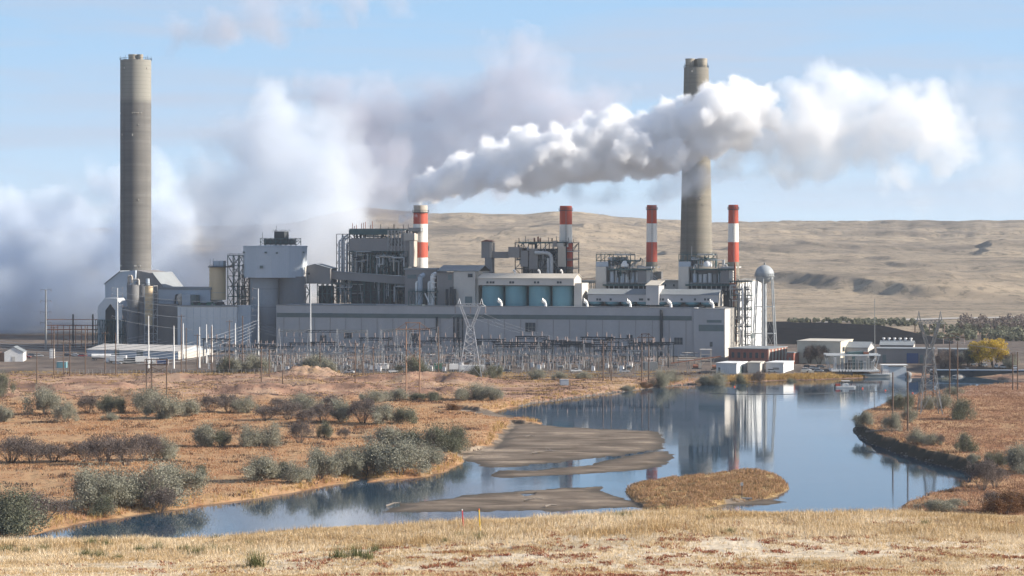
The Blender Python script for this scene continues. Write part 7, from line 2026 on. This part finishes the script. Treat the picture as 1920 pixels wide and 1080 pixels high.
def branches(rg, w, h, n, depth=3, spread=.9, r=.10):
    segs = []
    def grow(p, d, L, rr, k):
        q = p + d * L; segs.append((p, q, rr, rr * .6))
        if k == 0: return
        for _ in range(rg.integers(2, 4)):
            e = d + rg.normal(size=3) * .45; e[2] += .15; e /= np.linalg.norm(e); grow(q, e, L * rg.uniform(.55, .8), rr * .55, k - 1)
    for i in range(n):
        a = rg.uniform(0, 2 * math.pi); s = rg.uniform(.1, spread); d = np.array([math.cos(a) * s * w / h, math.sin(a) * s * w / h, 1.0]); d /= np.linalg.norm(d)
        grow(np.array([math.cos(a) * .1 * w, math.sin(a) * .1 * w, 0.0]), d, h * rg.uniform(.3, .42), r, depth)
    return segs

def proto_shrub(kind, seed, leaf="olive_leaf", n=11000):
    """unit shrub: 2 wide, 1 high, so it can be scaled to the size seen"""
    rg = np.random.default_rng(seed); t = T("willow_shrub" if kind != "bare" else "bare_shrub", "shrub", "shrub", (0, 0, 0))
    segs = branches(rg, 1.0, 1.0, 9 if kind != "bare" else 26, 3 if kind != "bare" else 4, r=.018 if kind != "bare" else .012)
    if kind == "bare":
        segs = [s for s in segs if s[1][2] < 1.1]
        twig_mesh("branches", segs, "bare_twig", t)
        C = np.array([s[1] for s in segs if s[1][2] > .3]); C = np.repeat(C, 4, 0) + NR.normal(size=(len(C) * 4, 3)) * .05
        leaf_cloud("twigs", C, .022, "bare_twig", t)
        return t
    twig_mesh("branches", segs, "bare_twig", t)
    lobes = []
    for i in range(16):
        a = rg.uniform(0, 2 * math.pi); s = rg.uniform(0, .8); lobes.append((np.array([math.cos(a) * s, math.sin(a) * s, rg.uniform(.12, .86) * (1 - .5 * s)]), rg.uniform(.15, .34)))
    pts = []
    for c, r in lobes:
        m = n // 16; d = rg.normal(size=(m, 3)); d /= np.linalg.norm(d, axis=1)[:, None]
        rr = r * (rg.random((m, 1)) ** .35) * (1 + .25 * np.sin(d[:, :1] * 9 + d[:, 2:] * 7)) ; pts.append(c + d * rr)
        # sprays that break the outline
        m2 = m // 4; d = rg.normal(size=(m2, 3)); d[:, 2] = np.abs(d[:, 2]); d /= np.linalg.norm(d, axis=1)[:, None]; L = rg.uniform(.9, 1.9, (m2, 1)) ** 1.15; pts.append(c + d * r * L)
    C = np.concatenate(pts); C = C[C[:, 2] > .02]
    leaf_cloud("foliage", C, .022, leaf, t)
    return t

PROTO = {"O": [proto_shrub("olive", 100 + i) for i in range(4)], "G": [proto_shrub("olive", 140 + i, "green_leaf") for i in range(2)], "R": [proto_shrub("olive", 160, "rust_leaf")], "B": [proto_shrub("bare", 120 + i) for i in range(3)]}
used = set()
def put_shrub(kind, px, yb, w_px, h_px, label, group="shrubs", zoff=0.0):
    p = PG(px, yb - 1); k = p.y / FPX
    lst = PROTO[kind]; i = NR.integers(len(lst)); pr = lst[i]
    o = pr if pr.name not in used else copy_thing(pr)
    used.add(pr.name)
    o.location = (p.x, p.y, p.z - .15); o.rotation_euler = (0, 0, NR.uniform(0, 6.28)); sx = w_px * k / 2 * 1.34
    o.scale = (sx, sx, h_px * k * 0.96); o["label"] = label; o["category"] = "shrub"; o["group"] = group
    return o

ROWS = [
 ("near left bank shrub", "near left bank shrubs", [(22, 1000, 130, 92, "G"), (78, 985, 90, 60, "B"), (172, 955, 92, 80, "O"), (222, 948, 100, 78, "O"), (280, 950, 110, 82, "O"), (330, 932, 95, 66, "O"), (195, 965, 60, 40, "G"), (300, 965, 60, 50, "B")]),
 ("grey green shrub along the left bank's waterline", "bank clump shrubs", [(488, 903, 80, 52, "O"), (556, 906, 52, 42, "O"), (600, 898, 66, 60, "O"), (645, 893, 66, 58, "O"), (695, 895, 92, 70, "O"), (750, 890, 95, 68, "O"), (795, 878, 62, 50, "O"), (530, 896, 46, 34, "G")]),
 ("dark shrub beside the largest sandbar's left end", "upper bank clump shrubs", [(728, 842, 70, 46, "O"), (775, 845, 76, 46, "G"), (820, 848, 80, 54, "G"), (855, 846, 60, 52, "G")]),
 ("rounded shrub in mid orange field", "mid field shrubs", [(378, 898, 26, 30, "G"), (380, 838, 56, 46, "O"), (414, 838, 50, 40, "G"), (472, 840, 56, 46, "O"), (506, 838, 50, 46, "O"), (562, 832, 50, 42, "B"), (612, 822, 32, 36, "G"), (645, 824, 26, 22, "B")]),
 ("purplish shrub in the long left thicket", "left thicket shrubs", [(20, 868, 80, 50, "B"), (62, 870, 60, 42, "B"), (100, 868, 60, 34, "B"), (160, 868, 60, 40, "B"), (196, 875, 66, 56, "B"), (236, 874, 72, 56, "B"), (275, 866, 64, 50, "B"), (310, 864, 44, 48, "O")]),
 ("scrubby shrub below the dirt berms", "upper row shrubs", [(4, 745, 40, 50, "G"), (4, 792, 34, 36, "O"), (84, 778, 66, 54, "O"), (124, 792, 40, 40, "O"), (165, 775, 40, 30, "B"), (204, 776, 52, 42, "G"), (208, 790, 30, 16, "O"), (283, 775, 58, 54, "O"), (302, 786, 66, 52, "O"), (354, 782, 48, 36, "O"), (394, 775, 54, 34, "B"), (428, 774, 46, 34, "B"), (462, 775, 48, 34, "O")]),
 ("low shrub in the broad central thicket", "centre thicket shrubs", [(500, 790, 50, 30, "B"), (540, 788, 50, 34, "B"), (560, 768, 50, 32, "O"), (586, 780, 44, 40, "O"), (605, 795, 50, 40, "B"), (640, 792, 60, 46, "O"), (680, 794, 60, 44, "B"), (715, 797, 60, 44, "O"), (752, 796, 50, 38, "G"), (575, 800, 40, 32, "B"), (620, 770, 44, 28, "B"), (524, 770, 40, 22, "B")]),
 ("small pale shrub on the dirt bank", "dirt bank shrubs", [(698, 756, 50, 26, "O"), (745, 752, 46, 24, "O"), (780, 750, 30, 16, "G"), (812, 752, 36, 20, "G"), (868, 752, 40, 26, "O"), (895, 750, 54, 34, "O"), (925, 752, 46, 28, "O"), (850, 770, 34, 16, "R")]),
 ("shrub along the switchyard's front edge", "switchyard edge shrubs", [(425, 699, 40, 32, "G"), (448, 699, 42, 26, "O"), (478, 698, 48, 34, "O"), (590, 700, 52, 36, "O"), (614, 702, 34, 30, "O"), (776, 706, 56, 40, "G"), (894, 712, 34, 30, "G"), (925, 710, 30, 30, "G"), (1004, 712, 32, 22, "O"), (1050, 713, 26, 16, "O"), (1094, 711, 26, 14, "O")]),
 ("shrub on the far bank below the sheds", "far bank shrubs", [(1238, 728, 36, 38, "O"), (1262, 716, 30, 24, "O"), (1342, 718, 40, 38, "O"), (1320, 719, 28, 22, "O"), (1388, 716, 30, 32, "G"), (1420, 713, 32, 30, "B"), (1482, 711, 20, 20, "G"), (1180, 735, 26, 14, "O"), (1210, 728, 24, 14, "R")]),
 ("shrub on the right peninsula", "right peninsula shrubs", [(1622, 801, 38, 30, "O"), (1680, 768, 34, 34, "G"), (1702, 770, 34, 40, "G"), (1675, 812, 36, 40, "O"), (1705, 793, 28, 30, "O"), (1742, 770, 32, 30, "O"), (1765, 768, 34, 34, "O"), (1802, 788, 56, 44, "G"), (1787, 742, 34, 18, "O"), (1722, 832, 40, 30, "O"), (1748, 836, 36, 26, "O"), (1760, 836, 26, 20, "B"), (1809, 850, 42, 42, "G"), (1825, 866, 24, 20, "O"), (1872, 876, 44, 34, "G"), (1905, 884, 66, 54, "O"), (1935, 890, 60, 60, "O")]),
 ("shrub on the lower right bank", "lower right bank shrubs", [(1842, 922, 56, 60, "B"), (1866, 915, 50, 40, "B"), (1882, 966, 80, 56, "R"), (1860, 960, 40, 40, "B"), (1758, 962, 70, 28, "O"), (1790, 950, 40, 16, "O"), (1915, 960, 50, 44, "R")]),
 ("bare shrub beside the riverside buildings", "riverside building shrubs", [(1518, 683, 26, 34, "B"), (1536, 683, 34, 36, "B"), (1548, 683, 20, 30, "B"), (1768, 690, 36, 30, "B"), (1795, 690, 30, 22, "B"), (1800, 696, 30, 24, "O"), (1895, 692, 30, 26, "O"), (1770, 705, 30, 16, "O"), (1880, 705, 30, 14, "B")]),
]
for lab, grp, L in ROWS:
    for i, (px, yb, w, h, kd) in enumerate(sorted(L)):
        put_shrub(kd, px, yb, w, h, "%s, %s from the left" % (lab, ORD[i]), grp)

def big_tree(px, yb, w_px, h_px, leaf, label, seed, n=9000, name="cottonwood_tree"):
    rg = np.random.default_rng(seed); p = PG(px, yb); k = p.y / FPX; w, h = w_px * k, h_px * k; t = T(name, label, "tree", p)
    segs = branches(rg, w * .5, h, 6, 4, .8, r=.28); twig_mesh("trunk", segs, "bare_twig", t)
    lobes = [(np.array([rg.uniform(-.36, .36) * w, rg.uniform(-.3, .3) * w, rg.uniform(.28, .82) * h]), rg.uniform(.12, .2) * w) for _ in range(26)]
    pts = []
    for c, r in lobes:
        m = n // 26; d = rg.normal(size=(m, 3)); d /= np.linalg.norm(d, axis=1)[:, None]; pts.append(c + d * r * rg.random((m, 1)) ** .4)
    leaf_cloud("crown", np.concatenate(pts), .28, leaf, t)
    return t
big_tree(1838, 697, 50, 50, "yellow_leaf", "yellow green autumn tree, left half of the pair at the right riverside", 5)
big_tree(1864, 698, 60, 56, "yellow_leaf", "golden yellow autumn tree, right half of the pair at the right riverside", 6)
big_tree(1816, 694, 30, 32, "green_leaf", "small green tree at the left foot of the yellow trees", 7, n=4000)
big_tree(1893, 690, 28, 30, "bare_twig", "small thin brown tree right of the golden yellow tree", 8, n=2500)
big_tree(1775, 686, 34, 34, "bare_twig", "leafless grey tree before the long low store", 9, n=1800)

def river_woods():
    rg = np.random.default_rng(31); pts = []
    for i in range(420):
        px = rg.uniform(1600, 2060) if i < 340 else rg.uniform(1480, 1640); f = (px - 1600) / 460
        yb = rg.uniform(612, 640) if i < 340 else rg.uniform(603, 607)
        if px < 1720 and i < 340: yb = rg.uniform(603, 612)
        p = PG(px, yb, 6); k = p.y / FPX; h = rg.uniform(7, 16) * k * (1 if px > 1750 else .6); w = h * rg.uniform(.7, 1.4)
        m = 90; d = rg.normal(size=(m, 3)); d /= np.linalg.norm(d, axis=1)[:, None]; d *= rg.random((m, 1)) ** .4
        pts.append(np.array([p.x, p.y, p.z + h * .5]) + d * np.array([w / 2, w / 2, h * .55]))
    o = leaf_cloud("riverside_woods", np.concatenate(pts), .8, "green_leaf"); tag(o, "grey green belt of riverside woods behind the right bank", "woods", kind="stuff")
    rg = np.random.default_rng(32); pts = []
    for i in range(140):
        px = rg.uniform(1800, 2060); p = PG(px, rg.uniform(606, 622), 6); k = p.y / FPX; h = rg.uniform(13, 22) * k; w = h * rg.uniform(.7, 1.1); m = 90; d = rg.normal(size=(m, 3)); d /= np.linalg.norm(d, axis=1)[:, None]; d *= rg.random((m, 1)) ** .4
        pts.append(np.array([p.x, p.y, p.z + h * .5]) + d * np.array([w / 2, w / 2, h * .55]))
    o = leaf_cloud("bare_woods", np.concatenate(pts), .8, "bare_twig"); tag(o, "purplish leafless part of the riverside woods at the far right", "woods", kind="stuff")
river_woods()

# ------------------------------------------------------------------ grasses: each a mass nobody could count
def blades(name, P, h, w, per, mat, label, cat, lean=.35, spread=.25):
    n = len(P) * per; B = np.repeat(P, per, 0) + np.concatenate([NR.normal(size=(n, 2)) * spread, np.zeros((n, 1))], 1)
    hh = np.repeat(np.broadcast_to(h, (len(P),)), per)[:, None] * NR.uniform(.55, 1.15, (n, 1))
    a = NR.uniform(0, 2 * math.pi, n); side = np.stack([np.cos(a), np.sin(a), np.zeros(n)], 1) * (w / 2)
    tip = B + np.concatenate([NR.normal(size=(n, 2)) * hh * lean, hh], 1)
    mid = (B + tip) / 2; mid[:, 2] += hh[:, 0] * .08
    V = np.stack([B - side, B + side, mid + side * .8, mid - side * .8, tip], 1).reshape(-1, 3)
    base = np.arange(n) * 5
    Fq = np.stack([base, base + 1, base + 2, base + 3], 1); Ft = np.stack([base + 3, base + 2, base + 4, base + 4], 1)
    # triangles kept as their own polygons
    me = bpy.data.meshes.new(name); me.vertices.add(len(V)); me.vertices.foreach_set("co", V.astype(np.float32).ravel())
    li = np.concatenate([Fq, Ft[:, :3]], 1).ravel(); me.loops.add(len(li)); me.loops.foreach_set("vertex_index", li.astype(np.int32))
    ls = (np.arange(n)[:, None] * 7 + np.array([[0, 4]])).ravel(); me.polygons.add(len(ls)); me.polygons.foreach_set("loop_start", ls.astype(np.int32)); me.update()
    with_shade(me, np.repeat(NR.random(n), 2), 0); me.materials.append(MAT[mat])
    o = bpy.data.objects.new(name, me); COL.objects.link(o); tag(o, label, cat, kind="stuff"); return o

def sample(n, x0, x1, y0, y1, keep):
    x = NR.uniform(x0, x1, n); y = NR.uniform(y0, y1, n); z, M = ground(x, y); k = keep(x, y, z, M)
    return np.stack([x[k], y[k], z[k]], 1)
def fan(n, d0, d1, px0, px1, keep):
    D = np.sqrt(NR.uniform(d0 ** 2, d1 ** 2, n)); px = NR.uniform(px0, px1, n); x = (px - 960) / FPX * D
    z, M = ground(x, D); k = keep(x, D, z, M, px); return np.stack([x[k], D[k], z[k]], 1)

# near slope
P = fan(90000, 132, 206, -60, 1980, lambda x, y, z, M, px: NR.random(len(x)) < np.clip(.38 + fbm(x / 5, y / 7, 201, 4) * .9 + sstep(y, 168, 188) * .55, .06, 1))
hgt = .16 + .16 * sstep(P[:, 1], 160, 186) + .12 * np.clip(fbm(P[:, 0] / 4, P[:, 1] / 5, 202, 3), 0, 1)
blades("dry_grass", P, hgt, .028, 6, "near_grass", "pale straw coloured dry grass covering the near slope", "grass", spread=.10)
P = fan(6500, 174, 204, -60, 1980, lambda x, y, z, M, px: fbm(x / 4, y / 6, 203, 3) > -.1)
blades("tall_grass", P, .62, .026, 9, "near_grass", "taller golden grass along the brow of the near slope", "grass", spread=.16, lean=.25)
P = fan(16000, 134, 190, -60, 1980, lambda x, y, z, M, px: (fbm(x / 1.6, y / 2.6, 204, 4) > .14) & (NR.random(len(x)) < np.clip(.25 + (px - 300) / 900, .12, 1)))
blades("rust_weeds", P, .17, .07, 7, "rust_weed", "low rust red weeds dotted over the near slope", "weeds", spread=.12, lean=.8)
# marsh field
P = fan(60000, 545, 1010, -80, 1020, lambda x, y, z, M, px: (M['land'] > 2) & (M['isle'] < .1) & (z > .45) & (M['sand'] < .1) & (NR.random(len(x)) < np.clip(.5 + fbm(x / 15, y / 17, 211, 4) * 1.2, .03, 1)))
blades("marsh_grass", P, .55 + .5 * np.clip(fbm(P[:, 0] / 11, P[:, 1] / 12, 212, 3), 0, 1), .13, 5, "marsh_grass", "rust and straw coloured marsh grass on the left bank", "grass", spread=.45)
P = fan(42000, 560, 1170, -80, 1330, lambda x, y, z, M, px: (M['land'] > .4) & (M['land'] < 5.5 + 3 * fbm(x / 12, y / 14, 213, 3)) & (M['sand'] < .1) & (px < 1330) & (NR.random(len(x)) < .9))
blades("reeds", P, 1.5 + .6 * fbm(P[:, 0] / 9, P[:, 1] / 9, 214, 3), .13, 5, "reed", "golden reeds fringing the left and far shores", "reeds", spread=.4, lean=.16)
P = fan(16000, 545, 1010, -80, 900, lambda x, y, z, M, px: (M['land'] > 3) & (fbm(x / 7, y / 11, 215, 4) > .22))
blades("dark_brush", P, .8, .16, 6, "dark_brush", "dark brown low brush scattered through the orange marsh", "brush", spread=.6, lean=.5)
P = fan(16000, 990, 1180, -80, 1330, lambda x, y, z, M, px: (M['land'] > 1) & (fbm(x / 13, y / 9, 216, 4) > .05))
blades("dirt_bank_brush", P, .5, .2, 5, "dark_brush", "dark tufts over the dirt banks before the yard", "brush", spread=.8, lean=.5)
P = fan(14000, 1000, 1190, -80, 1330, lambda x, y, z, M, px: (M['land'] > 1) & (fbm(x / 17, y / 9, 217, 4) > .0))
blades("dirt_bank_grass", P, .5, .2, 5, "reed", "straw tufts over the dirt banks before the yard", "grass", spread=.8, lean=.5)
# right peninsula, lower right bank
P = fan(52000, 560, 1120, 1560, 2060, lambda x, y, z, M, px: (M['land'] > 2.8) & (z > .5) & (NR.random(len(x)) < np.clip(.75 + fbm(x / 9, y / 12, 221, 4) * 1.0, .1, 1)))
blades("rusty_grass", P, .6, .12, 5, "rust_grass", "dense rust brown grass on the right peninsula", "grass", spread=.4)
P = fan(16000, 560, 1120, 1560, 2060, lambda x, y, z, M, px: (M['land'] > 2.6) & (M['land'] < 6 + 2 * fbm(x / 6, y / 6, 223, 3)))
blades("straw_fringe", P, .9, .12, 5, "islet_grass", "straw coloured grass along the right bank's edge", "grass", spread=.4, lean=.3)
P = fan(15000, 1120, 1200, 1330, 1620, lambda x, y, z, M, px: (M['land'] > .4) & (M['land'] < 9))
blades("far_reeds", P, 1.3, .2, 5, "reed", "golden reeds along the far bank below the sheds", "reeds", spread=.5, lean=.2)
# islet
P = sample(26000, 20, 90, 590, 720, lambda x, y, z, M: (M['isle'] > .5) & (z > .2) & (NR.random(len(x)) < np.clip(.7 + fbm(x / 2.5, y / 4, 232, 3) * 1.6, .05, 1)))
blades("islet_grass", P, .8 + .5 * fbm(P[:, 0] / 4, P[:, 1] / 5, 231, 3), .11, 6, "islet_grass", "straw and olive grass covering the islet", "grass", spread=.3, lean=.3)

def stones():
    rg = np.random.default_rng(41); P = fan(60000, 980, 1180, 930, 1330, lambda x, y, z, M, px: (M['land'] > -.8) & (M['land'] < 1.0) & (M['sand'] < .1)); P = P[:420]
    Q = fan(40000, 600, 1010, 1560, 1900, lambda x, y, z, M, px: (M['land'] > -.6) & (M['land'] < .5)); P = np.concatenate([P, Q[:160]])
    v0, f0 = ico(1); V, Fc = [], []
    for i, p in enumerate(P):
        s = rg.uniform(.15, .5) * np.array([1.2, 1, .7]); V.append(v0 * s * (1 + .25 * rg.normal(size=(len(v0), 1))) + p); Fc.append(f0 + i * len(v0))
    me = mesh_from("stones", np.concatenate(V), np.concatenate(Fc)); me.materials.append(MAT["rock"]); o = bpy.data.objects.new("shore_stones", me); COL.objects.link(o); tag(o, "pale stones scattered along the waterline", "stones", kind="stuff")
stones()

# ------------------------------------------------------------------ yuccas on the near slope
def proto_yucca(seed, n=150):
    rg = np.random.default_rng(seed); t = T("yucca", "yucca", "yucca", (0, 0, 0)); 
    a = rg.uniform(0, 2 * math.pi, n); el = rg.uniform(.1, 1.5, n); L = rg.uniform(.7, 1.05, n); o_ = rg.normal(size=(n, 3)) * np.array([.3, .3, .02]); o_[:, 2] = np.abs(o_[:, 2])
    d = np.stack([np.cos(a) * np.cos(el), np.sin(a) * np.cos(el), np.sin(el)], 1); s = np.stack([-np.sin(a), np.cos(a), np.zeros(n)], 1) * .022
    tip = o_ + d * L[:, None]; V = np.stack([o_ - s, o_ + s, tip], 1).reshape(-1, 3); me = mesh_from("leaf_rosette", V, np.arange(n * 3).reshape(-1, 3)); with_shade(me, rg.random(n), 0); me.materials.append(MAT["yucca_leaf"])
    o = bpy.data.objects.new("leaf_rosette", me); COL.objects.link(o); o.parent = t
    n = n // 3; a = rg.uniform(0, 2 * math.pi, n); L = rg.uniform(.4, .8, n); d = np.stack([np.cos(a), np.sin(a), np.full(n, .12)], 1); s = np.stack([-np.sin(a), np.cos(a), np.zeros(n)], 1) * .03
    V = np.stack([-s, s, d * L[:, None]], 1).reshape(-1, 3) + np.array([0, 0, .03]); me = mesh_from("dry_skirt", V, np.arange(n * 3).reshape(-1, 3)); with_shade(me, rg.random(n), 0); me.materials.append(MAT["near_grass"])
    o = bpy.data.objects.new("dry_skirt", me); COL.objects.link(o); o.parent = t
    return t
YP = [proto_yucca(i) for i in (1, 2, 3)]; yu = set()
YL = [(478, 1063, 52, 32), (12, 1034, 34, 14), (48, 1036, 30, 14), (80, 1034, 34, 16), (170, 1024, 34, 18), (198, 1026, 32, 18), (160, 1042, 34, 14), (186, 1044, 32, 16), (222, 1048, 26, 12), (262, 1036, 30, 16), (298, 1032, 30, 18), (345, 1034, 34, 14), (372, 1040, 40, 20), (400, 1034, 24, 16), (428, 1036, 34, 14),
      (470, 1022, 26, 10), (634, 1048, 40, 24), (668, 1046, 46, 26), (704, 1034, 26, 16), (690, 1050, 30, 20), (862, 1008, 24, 12), (898, 1012, 34, 16), (836, 1018, 20, 10), (1168, 970, 46, 12), (1368, 1000, 26, 12), (1332, 975, 22, 10), (1525, 962, 50, 12), (1095, 976, 20, 8), (1735, 985, 24, 12), (405, 1012, 26, 12), (60, 1008, 40, 16)]
for i, (px, yb, w, h) in enumerate(sorted(YL)):
    p = PG(px, yb, 45); k = p.y / FPX; pr = YP[i % 3]; o = pr if pr.name not in yu else copy_thing(pr); yu.add(pr.name)
    o.location = p; o.rotation_euler = (0, 0, NR.uniform(0, 6)); o.scale = (w * k / 1.5, w * k / 1.5, h * k * 1.35)
    tag(o, "large spiky yucca tuft casting a shadow at the bottom left of the near slope" if (px, yb) == (478, 1063) else "spiky green yucca tuft on the near slope, %s from the left" % ORD[i], "yucca", "yuccas on the near slope")

# ------------------------------------------------------------------ air between the camera and the far plains
def haze():
    m, n, l = new_mat("haze")
    o = n.new("ShaderNodeOutputMaterial"); v = n.new("ShaderNodeVolumePrincipled")
    v.inputs["Color"].default_value = (0.80, 0.89, 1.0, 1); v.inputs["Density"].default_value = HAZE; v.inputs["Anisotropy"].default_value = 0.2
    v.inputs["Density Attribute"].default_value = ""
    l.new(v.outputs[0], o.inputs["Volume"]); MAT["haze"] = m
    b = MB(); b.box(-11000, 11000, -400, 15600, -330, 330); o = b.build("haze", "haze"); o["kind"] = "stuff"; o["label"] = "thin blue haze filling the air over the whole valley"
HAZE = 3.5e-5
haze()
